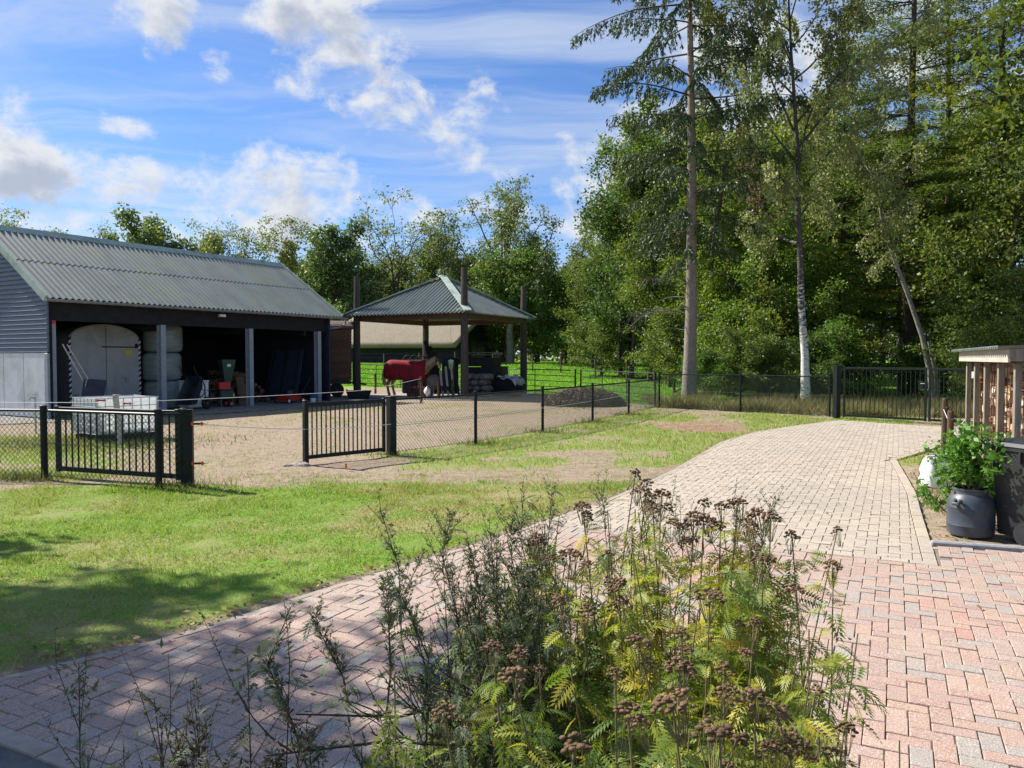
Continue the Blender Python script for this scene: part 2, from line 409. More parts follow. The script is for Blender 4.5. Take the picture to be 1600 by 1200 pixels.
def build_ground():
    def axis(lo, hi, step, far):
        a = list(np.arange(lo, hi+1e-6, step)); s = step; v = hi
        while v < far: s *= 1.22; v += s; a.append(v)
        s = step; v = lo; pre = []
        while v > -far: s *= 1.22; v -= s; pre.append(v)
        return np.array(pre[::-1]+a)
    xs = axis(-14, 14, .17, 900); ys = axis(0, 30, .17, 1500)
    X, Y = np.meshgrid(xs, ys); Z = gz(X, Y)-.012
    ed, _ = edge_dist(X, Y)
    near = (X > -14) & (X < 14) & (Y > 0) & (Y < 30)
    Z = Z + np.where(near, (vn(X, Y, 2.2, 3)-.5)*.035, 0)*sstep(.0, .35, -ed)
    inr = in_poly(X, Y, RED_POLY) | in_poly(X, Y, YEL_POLY)
    Z = np.where(inr, -.05, Z)
    nx, ny = len(xs), len(ys)
    i = np.arange(nx*ny).reshape(ny, nx)
    q = np.stack([i[:-1, :-1], i[:-1, 1:], i[1:, 1:], i[1:, :-1]], -1).reshape(-1, 4)
    m, nt, b = new_mat('ground_cover')
    at = nt.node('ShaderNodeAttribute', attribute_name='cover'); g, dry, red = nt.sep(at.outputs['Vector'])
    geo = nt.node('ShaderNodeNewGeometry'); p = geo.outputs['Position']
    n1 = nt.noise(p, 2.3, 6, .65); n2 = nt.noise(p, 23, 5, .7); n3 = nt.noise(p, 7, 5, .6, .5)
    soil = nt.mix(nt.ss(n3, .35, .7), (.33, .255, .18), (.225, .17, .12))
    soil = nt.mix(nt.ss(n2, .52, .70, 0, .6), soil, (.43, .35, .255))
    soil = nt.mix(nt.ss(n2, .36, .22, 0, .7), soil, (.11, .085, .055))
    soil = nt.mix(nt.m('MULTIPLY', red, nt.ss(n1, .3, .6)), soil, (.26, .13, .085))
    grs = nt.mix(nt.ss(n2, .3, .7), (.115, .21, .025), (.185, .30, .04))
    grs = nt.mix(nt.m('MULTIPLY', dry, nt.ss(n1, .3, .62)), grs, (.30, .25, .12))
    meadow = nt.node('ShaderNodeAttribute', attribute_name='meadow').outputs['Fac']
    grs = nt.mix(meadow, grs, nt.mix(nt.ss(n3, .3, .7), (.13, .27, .025), (.19, .36, .04)))
    f = nt.ss(nt.m('ADD', g, nt.m('MULTIPLY', nt.m('SUBTRACT', n2, .5), .9)), .3, .62)
    col = nt.mix(f, soil, grs)
    nt.put(b.inputs['Base Color'], col); b.inputs['Roughness'].default_value = .95; b.inputs['Specular IOR Level'].default_value = .15
    bn = nt.node('ShaderNodeBump'); bn.inputs['Strength'].default_value = .8; bn.inputs['Distance'].default_value = .03
    nt.put(bn.inputs['Height'], nt.m('ADD', n2, nt.m('MULTIPLY', n3, .7))); nt.l.new(bn.outputs[0], b.inputs['Normal'])
    V = np.stack([X, Y, Z], -1).reshape(-1, 3)
    me = np_mesh('ground', V, q, mat=m, smooth=True)
    G, D, R, MD = cover(X, Y)
    a = me.attributes.new('cover', 'FLOAT_VECTOR', 'POINT'); a.data.foreach_set('vector', np.stack([G, D, R], -1).astype(np.float32).ravel())
    a = me.attributes.new('meadow', 'FLOAT', 'POINT'); a.data.foreach_set('value', MD.astype(np.float32).ravel())
    struct(link('ground', me))
build_ground()

# ------------------------------------------------------------------ paving
def clip_half(poly, p, n):
    out = []
    for i in range(len(poly)):
        a, b = poly[i], poly[(i+1) % len(poly)]
        da = (a[0]-p[0])*n[0]+(a[1]-p[1])*n[1]; db = (b[0]-p[0])*n[0]+(b[1]-p[1])*n[1]
        if da >= 0: out.append(a)
        if (da >= 0) != (db >= 0):
            t = da/(da-db); out.append((a[0]+t*(b[0]-a[0]), a[1]+t*(b[1]-a[1])))
    return out
def area(p): return .5*sum(p[i][0]*p[(i+1) % len(p)][1]-p[(i+1) % len(p)][0]*p[i][1] for i in range(len(p)))
BW, BL, JT = .0915, .183, .0042
def brick_solid(mb, poly, z0, z1, bev=.005, tilt=(0, 0)):
    n = len(poly); cx = sum(p[0] for p in poly)/n; cy = sum(p[1] for p in poly)/n
    ins = []
    for x, y in poly:
        d = math.hypot(x-cx, y-cy); k = max(0, 1-1.4*bev/d) if d > 1e-6 else 1
        ins.append((cx+(x-cx)*k, cy+(y-cy)*k))
    zz = lambda x, y, z: z+tilt[0]*(x-cx)+tilt[1]*(y-cy)
    vs = [(x, y, z0) for x, y in poly]+[(x, y, zz(x, y, z1-bev)) for x, y in poly]+[(x, y, zz(x, y, z1)) for x, y in ins]
    fs = [tuple(range(2*n, 3*n))]
    for r in (0, 1):
        for i in range(n): fs.append((r*n+i, r*n+(i+1) % n, (r+1)*n+(i+1) % n, (r+1)*n+i))
    mb.add(vs, fs)
def herring(poly, origin, u, v, lawn_clip, extra=[]):
    """all bricks of a 90-degree herringbone inside poly -> list of (polygon, centre, angle or None)"""
    P = np.array(poly); rel = P-origin; us = rel@u/BW; vs = rel@v/BW
    out = []
    a0, a1 = int(us.min())-2, int(us.max())+2; b0, b1 = int(vs.min())-2, int(vs.max())+2
    cand = []
    for i in range(a0, a1):
        for j in range(b0, b1):
            c = (i-j) % 4
            if c == 0: cand.append((i, j, 2, 1))
            elif c == 3: cand.append((i, j, 1, 2))
    C = np.array([(i+w/2, j+h/2) for i, j, w, h in cand])
    W = origin + C[:, :1]*BW*u + C[:, 1:]*BW*v
    ok = in_poly(W[:, 0], W[:, 1], poly)
    ed, ix = edge_dist(W[:, 0], W[:, 1])
    for k, (i, j, w, h) in enumerate(cand):
        if not ok[k] and not (lawn_clip and -.1 < ed[k] <= 0): continue
        if W[k][1] < .9 or abs(W[k][0]) > .72*W[k][1]+1.3: continue
        g = JT/2/BW
        pl = [tuple(origin+(i+a*w+(g if a == 0 else -g))*BW*u+(j+b*h+(g if b == 0 else -g))*BW*v) for a, b in ((0, 0), (1, 0), (1, 1), (0, 1))]
        full = True
        if area(pl) < 0: pl = pl[::-1]
        if lawn_clip and ed[k] < .45:
            A, B = LE[ix[k]], LE[ix[k]+1]; d = (B-A)/np.linalg.norm(B-A); nrm = np.array([d[1], -d[0]])
            q = clip_half(pl, A+nrm*.085, nrm)
            if len(q) < 3 or area(q) < 4e-4: continue
            if len(q) != len(pl) or abs(area(q)-area(pl)) > 1e-6: full = False
            pl = q
        for (pp, nn) in extra:
            d = max(abs((x-pp[0])*nn[0]+(y-pp[1])*nn[1]) for x, y in pl)
            if d < .5:
                q = clip_half(pl, pp, nn)
                if len(q) < 3 or area(q) < 4e-4: pl = None; break
                if abs(area(q)-area(pl)) > 1e-6: full = False
                pl = q
        if pl is None: continue
        out.append((pl, tuple(W[k]), 0 if w == 2 else 1, full))
    return out
PINK = [(0, (.37, .225, .17)), (.2, (.315, .195, .15)), (.38, (.40, .265, .20)), (.55, (.34, .22, .175)), (.68, (.39, .245, .165)), (.78, (.29, .24, .205)), (.9, (.31, .27, .23)), (1.0, (.40, .20, .15))]
SAND = [(0, (.37, .305, .225)), (.3, (.41, .345, .26)), (.55, (.345, .285, .21)), (.8, (.44, .375, .29)), (1, (.32, .26, .19))]
m_pink_o = brickm('red_paver', PINK, False); m_pink_i = brickm('red_paver_field', PINK, True)
m_sand_o = brickm('yellow_paver', SAND, False); m_sand_i = brickm('yellow_paver_field', SAND, True)
m_joint = pm('joint_sand', (.24, .20, .15), (.15, .125, .095), 30, .95)
def pave(name, poly, bricks, mo, mi, seed, nparts=300, zt=0.0):
    rg = random.Random(seed)
    # bedding sheet under the bricks, carries the name of the surface
    xs = [p[0] for p in poly]; ys = [p[1] for p in poly]
    mb = MB(); mb.add([(x, y, zt-.010) for x, y in poly], [tuple(range(len(poly)))])
    me = mb.mesh(name, m_joint)
    root = struct(link(name, me))
    def vis(b):
        x, y = b[1]
        if y < 3.15 or abs(x) > .66*y: return 1e6
        bush = 0 if not (-.15*y < x < .40*y and y < 4.6) else 20
        return y+bush
    order = sorted(range(len(bricks)), key=lambda i: vis(bricks[i]))
    chosen = [i for i in order if bricks[i][3]][:nparts]; cs = set(chosen)
    mbs = []
    for k in range(3):
        q = MB(); L, W = BL-JT, BW-JT
        brick_solid(q, [(-L/2, -W/2), (L/2, -W/2), (L/2, W/2), (-L/2, W/2)], -.06, 0, .003+.001*k)
        mbs.append(q.mesh('brick', mo))
    ang = math.atan2(UU[1], UU[0])
    for i in chosen:
        pl, c, o, _ = bricks[i]
        a, b = pl[0], pl[1]; d0 = (b[0]-a[0], b[1]-a[1]); e0 = (pl[2][0]-b[0], pl[2][1]-b[1])
        if math.hypot(*e0) > math.hypot(*d0): d0 = e0
        link('brick', mbs[rg.randrange(3)], root, (c[0], c[1], zt+rg.uniform(-.004, .003)), (rg.gauss(0, .009), rg.gauss(0, .009), math.atan2(d0[1], d0[0])+rg.gauss(0, .004)))
    rest = MB()
    for i, b in enumerate(bricks):
        if i in cs: continue
        brick_solid(rest, b[0], zt-.03, zt+rg.uniform(-.004, .003), .0035, (rg.gauss(0, .010), rg.gauss(0, .010)))
    stuff(rest.build('brick_field', mi, root))
    return root
near_n = np.array([VVv[1]*-1, VVv[0]]); near_n = near_n if near_n@UU > 0 else -near_n
bnd_n = UU
red_bricks = herring(RED_POLY, np.array([-2.3, 3.42]), UU, VVv, True)
yel_bricks = herring(YEL_POLY, BND0, UU, VVv, True)
# keep red out of yellow and trim both along their common line
def trim(bricks, p, n, zone):
    out = []
    for pl, c, o, f in bricks:
        if zone(c):
            q = clip_half(pl, p, n)
            if len(q) < 3 or area(q) < 3e-4: continue
            if abs(area(q)-area(pl)) > 1e-6: f = False
            pl = q
        out.append((pl, c, o, f))
    return out
def trim_right(bricks):
    out = []
    for pl, c, o, f in bricks:
        drop = False
        for i in range(len(RIGHT_EDGE)-1):
            A, B = RIGHT_EDGE[i], RIGHT_EDGE[i+1]; d = (B-A)/np.linalg.norm(B-A); t = (np.array(c)-A)@d; nrm = np.array([-d[1], d[0]])
            if -.3 < t < np.linalg.norm(B-A)+.3 and abs((np.array(c)-A)@nrm) < .4:
                q = clip_half(pl, A+nrm*.11, nrm)
                if len(q) < 3 or area(q) < 3e-4: drop = True; break
                if abs(area(q)-area(pl)) > 1e-6: f = False
                pl = q
        if not drop: out.append((pl, c, o, f))
    return out
yel_bricks = trim_right(yel_bricks)
inb = lambda c: (np.array(c)-BND0)@VVv < .02 and abs((np.array(c)-BND0)@UU) < .35
red_bricks = trim(red_bricks, tuple(BND0-UU*.003), tuple(-UU), inb)
red_bricks = trim(red_bricks, tuple(NEAR0+UU*.004), tuple(UU), lambda c: (np.array(c)-NEAR0)@UU < .3)
yel_bricks = trim(yel_bricks, tuple(BND0+UU*.112), tuple(UU), inb)
pave('red_brick_path', RED_POLY, red_bricks, m_pink_o, m_pink_i, 1)
drive = pave('yellow_brick_driveway', YEL_POLY, yel_bricks, m_sand_o, m_sand_i, 2)
# soldier course closing the yellow field against the red one
def soldier():
    rg = random.Random(5); q = MB()
    k = 0
    while k < 17:
        c = BND0+UU*.056-VVv*(k*.21+.105)
        pl = [tuple(c+UU*a*.0505+VVv*b*.1015) for a, b in ((-1, -1), (1, -1), (1, 1), (-1, 1))]
        if area(pl) < 0: pl = pl[::-1]
        brick_solid(q, pl, -.03, rg.uniform(-.002, .002)); k += 1
    for i in range(len(RIGHT_EDGE)-1):
        A, B = RIGHT_EDGE[i], RIGHT_EDGE[i+1]; L = np.linalg.norm(B-A); d = (B-A)/L; nrm = np.array([-d[1], d[0]]); n = max(1, int(L/.21))
        for k in range(n):
            c = A+d*(k+.5)*L/n+nrm*.053; h = L/n/2-.0035
            pl = [tuple(c+d*a*h+nrm*b*.0495) for a, b in ((-1, -1), (1, -1), (1, 1), (-1, 1))]
            if area(pl) < 0: pl = pl[::-1]
            brick_solid(q, pl, -.03, rg.uniform(-.002, .003))
    stuff(q.build('border_course', m_sand_i, drive))
soldier()
# concrete edging along the lawn: one stone after another
m_edge = pm('concrete_edging', (.40, .335, .27), (.32, .265, .215), 14, .85, .25, 120, dirt=(.25, .21, .16), dscale=2.5)
def edging():
    root = struct(thing('path_edging', None, None))
    P = LE; seg = np.diff(P, axis=0); L = np.hypot(seg[:, 0], seg[:, 1]); s = np.concatenate([[0], np.cumsum(L)])
    at = lambda t: np.array([np.interp(t, s, P[:, 0]), np.interp(t, s, P[:, 1])])
    t = .2; rg = random.Random(3)
    while t+.5 < s[-1]:
        a, b = at(t+.004), at(t+.496); d = (b-a)/np.linalg.norm(b-a); n = np.array([d[1], -d[0]])
        pl = [tuple(a+n*.02), tuple(a+n*.08), tuple(b+n*.08), tuple(b+n*.02)]
        if area(pl) < 0: pl = pl[::-1]
        q = MB(); brick_solid(q, pl, -.05, -.002+rg.uniform(-.004, .003), .004); q.build('edging_stone', m_edge, root); t += .5
edging()
# near-left strips: light border, dark slab band
m_slab = pm('dark_slab', (.095, .10, .115), (.06, .065, .075), 25, .8, .3, 150, dirt=(.16, .15, .14), dscale=3)
def near_strips():
    root = struct(thing('front_border', None, None))
    rg = random.Random(8)
    for k in range(9):
        c0 = NEAR0-UU*.05+VVv*(k*.5-1.6)
        pl = [tuple(c0+UU*a+VVv*b) for a, b in ((-.05, .003), (.045, .003), (.045, .497), (-.05, .497))]
        if area(pl) < 0: pl = pl[::-1]
        q = MB(); brick_solid(q, pl, -.05, .004+rg.uniform(-.003, .003), .006); q.build('edging_stone', m_edge, root)
    for k in range(8):
        c0 = NEAR0-UU*.105+VVv*(k*.6-1.7)
        pl = [tuple(c0+UU*a+VVv*b) for a, b in ((-.30, .004), (-.004, .004), (-.004, .596), (-.30, .596))]
        if area(pl) < 0: pl = pl[::-1]
        q = MB(); brick_solid(q, pl, -.05, -.002+rg.uniform(-.003, .003), .006); q.build('paving_slab', m_slab, root)
    for k in range(9):
        c0 = NEAR0-UU*.47+VVv*(k*.5-1.9)
        pl = [tuple(c0+UU*a+VVv*b) for a, b in ((-.05, .003), (.055, .003), (.055, .497), (-.05, .497))]
        if area(pl) < 0: pl = pl[::-1]
        q = MB(); brick_solid(q, pl, -.05, .006+rg.uniform(-.003, .003), .006); q.build('edging_stone', m_edge, root)
near_strips()
# grey kerb behind the bins
def kerb():
    root = struct(thing('grey_kerb', None, None)); a = np.array(KERB_A); b = np.array(KERB_B); d = (b-a)/np.linalg.norm(b-a)
    m = pm('grey_kerb', (.30, .30, .30), (.22, .22, .22), 20, .85, .2, 90)
    for k in range(4):
        p0 = a+d*(k*1.0+.005); p1 = a+d*(k*1.0+.995)
        MB().beam((p0[0], p0[1]+.05, -.01), (p1[0], p1[1]+.05, -.01), .08, .09, bev=.012).build('kerb_stone', m, root)
kerb()

# ------------------------------------------------------------------ shared materials of built things
M_sid = pm('siding_bluegrey', (.15, .17, .205), (.12, .135, .17), 3, .55, .1, 40, spec=.4, stretch=(1, 1, 6))
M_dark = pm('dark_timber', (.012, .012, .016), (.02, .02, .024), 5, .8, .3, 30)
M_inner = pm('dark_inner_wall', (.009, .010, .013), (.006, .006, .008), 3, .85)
M_roof = pm('green_fibre_cement', (.185, .215, .20), (.135, .16, .15), 2.2, .68, .15, 40, stretch=(1, .25, .25), dirt=(.20, .235, .15), dscale=.9, spec=.35)
M_trim = pm('pale_green_trim', (.40, .48, .41), (.32, .39, .33), 4, .55, dirt=(.2, .22, .16), dscale=2)
M_grey = pm('grey_steel_post', (.30, .33, .37), (.24, .27, .31), 5, .5, spec=.5)
M_zinc = pm('zinc_gutter', (.24, .26, .285), (.18, .195, .21), 8, .45)
M_white = pm('white_panel', (.68, .69, .68), (.58, .60, .60), 3, .55, dirt=(.42, .43, .41), dscale=1.2)
M_black = pm('black_paint', (.010, .011, .012), (.018, .019, .020), 9, .38, spec=.5)
M_gblk = pm('greenblack_paint', (.008, .011, .011), (.013, .017, .017), 9, .5, spec=.2)
M_wood = pm('grey_weathered_wood', (.30, .255, .20), (.20, .165, .13), 5, .85, .4, 20, stretch=(6, 6, .8), objvar=.12)
M_brownwood = pm('brown_wood', (.13, .075, .045), (.085, .048, .028), 6, .8, .4, 20, stretch=(6, 6, .8), objvar=.2)
M_post = pm('tarred_post', (.055, .047, .04), (.15, .125, .10), 4, .9, .5, 22, stretch=(7, 7, .5), lo=.5, hi=.75)
M_conc = pm('concrete_floor', (.33, .30, .26), (.27, .24, .21), 3, .9, .2, 40, dirt=(.2, .18, .15), dscale=1.4)
M_rubber = pm('black_rubber', (.012, .012, .013), (.02, .02, .02), 10, .75)
M_red = pm('red_paint', (.50, .025, .02), (.40, .02, .018), 6, .4)
M_orange = pm('orange_plastic', (.72, .10, .02), (.62, .08, .015), 8, .45)
M_wht = pm('white_plastic', (.78, .78, .76), (.68, .68, .66), 5, .5, dirt=(.5, .5, .46), dscale=4)
M_wire = pm('white_rope', (.70, .70, .68), None, 10, .6)
M_steel = pm('galvanised_steel', (.42, .43, .44), (.33, .34, .35), 20, .35, metal=.8)

def wave_sheet(mb, x0, x1, y0fn, y1fn, zfn, pitch, amp, thick=.012, samples=6):
    """corrugated sheet: waves across x, sheet spans y0(x)..y1(x), zfn(x,y) gives the mid plane"""
    n = int((x1-x0)/pitch*samples); o = len(mb.V); k = 0; cols = []
    for i in range(n+1):
        x = x0+(x1-x0)*i/n; h = amp*math.cos(2*math.pi*(x-x0)/pitch)
        a, b = y0fn(x), y1fn(x)
        if b-a < .01: cols.append(None); continue
        cols.append(len(mb.V))
        for y in (a, b):
            z = zfn(x, y)+h; mb.V.append((x, y, z)); mb.V.append((x, y, z-thick))
    for i in range(n):
        a, b = cols[i], cols[i+1]
        if a is None or b is None: continue
        mb.F.append((a, b, b+2, a+2)); mb.F.append((a+1, a+3, b+3, b+1)); mb.F.append((a, a+1, b+1, b)); mb.F.append((a+2, b+2, b+3, a+3))
    return mb

# ------------------------------------------------------------------ open-fronted shed
def shed():
    L, DP, EZ, RZ = 11.1, 6.86, 3.30, 5.55
    s = thing('open_shed', 'long dark open-fronted shed with corrugated green-grey roof', 'shed', (-12.5, 20.9, 0), math.atan2(.86, .52))
    sl = (RZ-EZ)/(DP/2)
    zf = lambda x, y: EZ+sl*y+.02
    ov = .12
    r = wave_sheet(MB(), -ov, L, lambda x: -.02, lambda x: DP/4+.09, zf, .177, .026).build('roof', M_roof, s)
    wave_sheet(MB(), -ov, L, lambda x: DP/4, lambda x: DP/2+.02, lambda x, y: zf(x, y)+.011, .177, .026).build('roof', M_roof, s)
    wave_sheet(MB(), -ov, L, lambda x: DP/2-.02, lambda x: DP+.02, lambda x, y: EZ+sl*(DP-y)+.02, .177, .026).build('roof', M_roof, s)
    rc = MB()
    for k in range(6):
        a = -ov-.03+k*(L+ov+.06)/6; b = a+(L+ov+.06)/6+.06
        dz = .004*(k % 2)
        rc.prism([(DP/2-.24, RZ-.24*sl+.055+dz), (DP/2-.05, RZ+.075+dz), (DP/2+.05, RZ+.075+dz), (DP/2+.24, RZ-.24*sl+.055+dz), (DP/2+.24, RZ-.24*sl+.035+dz), (DP/2, RZ+.04+dz), (DP/2-.24, RZ-.24*sl+.035+dz)], 'x', a, b)
    rc.build('ridge_cap', M_trim, r)
    for xe in (-ov-.045, L+.005):
        q = MB()
        for sgn in (0, 1):
            a = (xe+.02, -.03, EZ-.02) if not sgn else (xe+.02, DP+.03, EZ-.02)
            q.beam(a, (xe+.02, DP/2, RZ+.015), .05, .20)
        q.build('barge_board', M_trim, r)
    # screws that glint near the eave
    q = MB()
    for k in range(30):
        x = 2.2+k*.354-.0; y = .75 if k % 2 else 1.9
        q.lathe([(.012, 0), (.012, .012), (.004, .018)], 6, (round(x/.177)*.177-ov, y, zf(x, y)+.024))
    stuff(q.build('roof_screws', M_steel, r))
    # gable wall, near side: lap siding above a pale panelled base
    gt = lambda y: EZ+sl*min(y, DP-y)-.06
    bz = 1.83; k = 0; bh = .128
    z = bz
    while z < RZ-.25:
        y0 = max(.12, (z+bh*.6-EZ+.06)/sl if z+bh*.6 > EZ else .12); y1 = DP-y0
        if y1-y0 < .3: break
        MB().add([(-.055, y0, z), (-.055, y1, z), (-.004, y1, z+bh+.012), (-.004, y0, z+bh+.012), (.01, y0, z), (.01, y1, z), (.01, y1, z+bh+.012), (.01, y0, z+bh+.012)],
                 [(0, 3, 2, 1), (0, 1, 5, 4), (2, 3, 7, 6), (0, 4, 7, 3), (1, 2, 6, 5)]).build('board', M_sid, s)
        z += bh
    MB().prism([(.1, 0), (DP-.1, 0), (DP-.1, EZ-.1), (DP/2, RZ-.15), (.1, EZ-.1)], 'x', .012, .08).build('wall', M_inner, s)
    q = MB()
    for k in range(6): q.bbox((-.02, .26+.565+k*1.09, .92), (.05, 1.07, 1.78), .008)
    w = q.build('base_panel', M_white, s)
    MB().bbox((-.03, .17, .9), (.07, .16, 1.8), .01).build('corner_trim', M_grey, s)
    MB().prism([(.1, 0), (DP-.1, 0), (DP-.1, EZ-.1), (DP/2, RZ-.15), (.1, EZ-.1)], 'x', L-.55, L-.47).build('wall', pm('inner_bluegrey', (.022, .03, .045), (.016, .022, .034), 4, .7), s)
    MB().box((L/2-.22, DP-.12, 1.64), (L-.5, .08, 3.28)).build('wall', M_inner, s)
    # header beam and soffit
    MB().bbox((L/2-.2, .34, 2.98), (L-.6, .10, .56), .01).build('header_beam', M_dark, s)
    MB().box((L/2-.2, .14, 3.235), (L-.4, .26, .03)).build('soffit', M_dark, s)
    for x in (3.62, 7.0, 9.6): MB().beam((x, .4, 2.62), (x, DP-.2, 2.62), .1, .18).build('tie_beam', M_dark, s)
    for x in (.13, 3.48, 6.87, 10.12):
        q = MB().bbox((x, .27, 1.35), (.05, .22, 2.70), .004).bbox((x, .17, 1.35), (.17, .018, 2.70), .004).bbox((x, .37, 1.35), (.17, .018, 2.70), .004)
        q.build('post', M_grey, s)
    # gutter with brackets
    g = MB(); prof = [(math.cos(t)*.075, math.sin(t)*.075) for t in np.linspace(math.pi, 2*math.pi, 9)]
    prof2 = [(u*.9, v*.9) for u, v in prof[::-1]]
    g.prism([(u-.075, v+3.27) for u, v in prof+prof2], 'x', -.16, L+.28)
    gt_ = g.build('gutter', M_zinc, s)
    br = MB()
    for k in range(15): br.prism([(u*1.08-.075, v*1.08+3.27) for u, v in prof]+[(u*1.02-.075, v*1.02+3.27) for u, v in prof[::-1]], 'x', .1+k*.77, .125+k*.77)
    br.prism([(u-.075, v+3.27) for u, v in prof], 'x', -.165, -.155)
    stuff(br.build('gutter_bracket', M_grey, gt_))
    MB().tube([(L+.2, -.075, 3.2), (L+.2, -.04, 3.0), (L+.05, .2, 2.88), (L-.3, .42, 2.84)], .04, 8).build('downpipe', M_zinc, gt_)
    MB().bbox((5.55, .02, 3.08), (.22, .14, .09), .015).build('lamp', M_wht, s)
    MB().bbox((.13, .145, 2.66), (.15, .03, .09), .005).build('warning_plate', M_red, s)
    # ribbed blue lining on the inside of the left bay
    wave_sheet(MB(), 1.0, 3.0, lambda x: 0, lambda x: 2.6, lambda x, y: 0, .1, .02).build('lining', pm('blue_lining', (.035, .045, .085), (.025, .032, .06), 4, .6), s).matrix_local = Matrix(((0, 0, 1, .16), (1, 0, 0, 0), (0, 1, 0, .02), (0, 0, 0, 1)))
    return s
SHED = shed()
def shed_pt(x, y, z=0):
    e = Vector((.52, .86, 0)).normalized(); n = Vector((-e.y, e.x, 0)); return Vector((-12.5, 20.9, z))+e*x+n*y
SHED_RZ = math.atan2(.86, .52)
# paved apron before and under the shed, the shed's shadow painted into its grey
def apron():
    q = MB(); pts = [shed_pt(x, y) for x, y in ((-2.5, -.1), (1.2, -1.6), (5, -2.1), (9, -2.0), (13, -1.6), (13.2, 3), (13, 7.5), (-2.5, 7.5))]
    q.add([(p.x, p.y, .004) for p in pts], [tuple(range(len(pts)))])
    struct(q.build('shadow_grey_apron', pm('shadow_grey_paving', (.205, .195, .18), (.15, .14, .13), 2.5, .9, .25, 40, dirt=(.28, .235, .17), dscale=.8)))
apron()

# ------------------------------------------------------------------ what stands in and before the shed
def container():
    t = thing('arched_storage_container', 'pale arched storage container with double doors and striped edges in the shed', 'container', shed_pt(1.4, 1.7), SHED_RZ)
    W, H, S, D = 2.3, 2.72, 2.22, 2.4
    M_cont = pm('container_paint', (.40, .41, .39), (.34, .35, .335), 2.5, .6, .1, 20, dirt=(.24, .24, .22), dscale=1.1)
    arc = [(W/2+(W/2)*math.cos(a), S+(H-S)*math.sin(a)) for a in np.linspace(0, math.pi, 15)]
    MB().prism([(0, .08), (W, .08)]+arc, 'y', .03, D).build('body', M_cont, t)
    for sgn in (0, 1):
        xs = [(x, z) for x, z in arc if (x >= W/2-.001) == bool(sgn)]
        m = W/2+(.012 if sgn else -.012)
        if sgn: poly = [(m, .14), (W-.07, .14)]+[(min(max(x, m), W-.07), z-.03) for x, z in xs]
        else: poly = [(.07, .14), (m, .14)]+[(min(max(x, .07), m), z-.03) for x, z in xs]
        d = MB().prism(poly, 'y', -.01, .028).build('door', M_cont, t)
        if sgn:
            q = MB().tube([(1.02, -.04, 2.02), (W-.12, -.04, 2.02)], .018, 6).bbox((W-.15, -.03, 2.06), (.09, .05, .14), .01)
            q.build('bolt', M_dark, d); MB().bbox((1.78, -.04, 1.05), (.12, .05, .05), .01).bbox((1.80, -.04, .97), (.04, .05, .16), .01).build('handle', M_steel, d)
            MB().box((1.87, -.016, 1.86), (.22, .012, .14)).build('sticker', pm('yellow_sticker', (.60, .50, .03), None, 5, .5), d)
    for x in (.032, W-.032):
        k = 0; q = MB(); q2 = MB(); z = .14
        while z < S-.02:
            (q if k % 2 else q2).add([(x-.03, -.013, z), (x+.03, -.013, z+.05), (x+.03, -.013, z+.13), (x-.03, -.013, z+.08), (x-.03, .026, z), (x+.03, .026, z+.05), (x+.03, .026, z+.13), (x-.03, .026, z+.08)], [(0, 1, 2, 3), (0, 3, 7, 4), (1, 5, 6, 2)])
            z += .082; k += 1
        q.build('stripe', M_dark, t); q2.build('stripe', M_wht, t)
    MB().beam((.1, .1, .05), (2.2, .1, .05), .1, .09).beam((.1, 2.2, .05), (2.2, 2.2, .05), .1, .09).build('skid', M_dark, t)
container()
def bales():
    m = pm('pale_bale_wrap', (.22, .27, .24), (.16, .20, .18), 1.5, .35, .15, 9, stretch=(1, 1, 7), spec=.5)
    for k, nm in enumerate(('bottom', 'middle', 'top')):
        rg = random.Random(k)
        t = thing('wrapped_bale', f'pale green plastic-wrapped bale, {nm} of the stack beside the container', 'bale', shed_pt(4.38+rg.uniform(-.03, .03), 1.55, .01+k*.925), SHED_RZ+rg.random(), 'wrapped bales stacked in the shed')
        MB().lathe([(.01, .0), (.48, .0), (.565, .05), (.60, .14), (.605, .45), (.60, .77), (.565, .865), (.48, .91), (.01, .912)], 28).build('wrapping', m, t, auto=50)
        q = MB()
        for z in (.2, .38, .56, .72): q.lathe([(.6005, z), (.6075, z+.012), (.6005, z+.03)], 28, caps=False)
        q.build('wrap_fold', m, t)
bales()
def freezer():
    t = thing('white_appliance', 'white box-shaped appliance behind the upended wheelbarrow', 'appliance', shed_pt(4.95, .75), SHED_RZ)
    MB().bbox((0, 0, .46), (.75, .6, .84), .02).build('body', M_wht, t); MB().bbox((0, -.01, .905), (.77, .62, .05), .015).build('lid', M_wht, t)
    MB().bbox((0, -.32, .78), (.25, .03, .04), .008).build('handle', M_grey, t)
freezer()
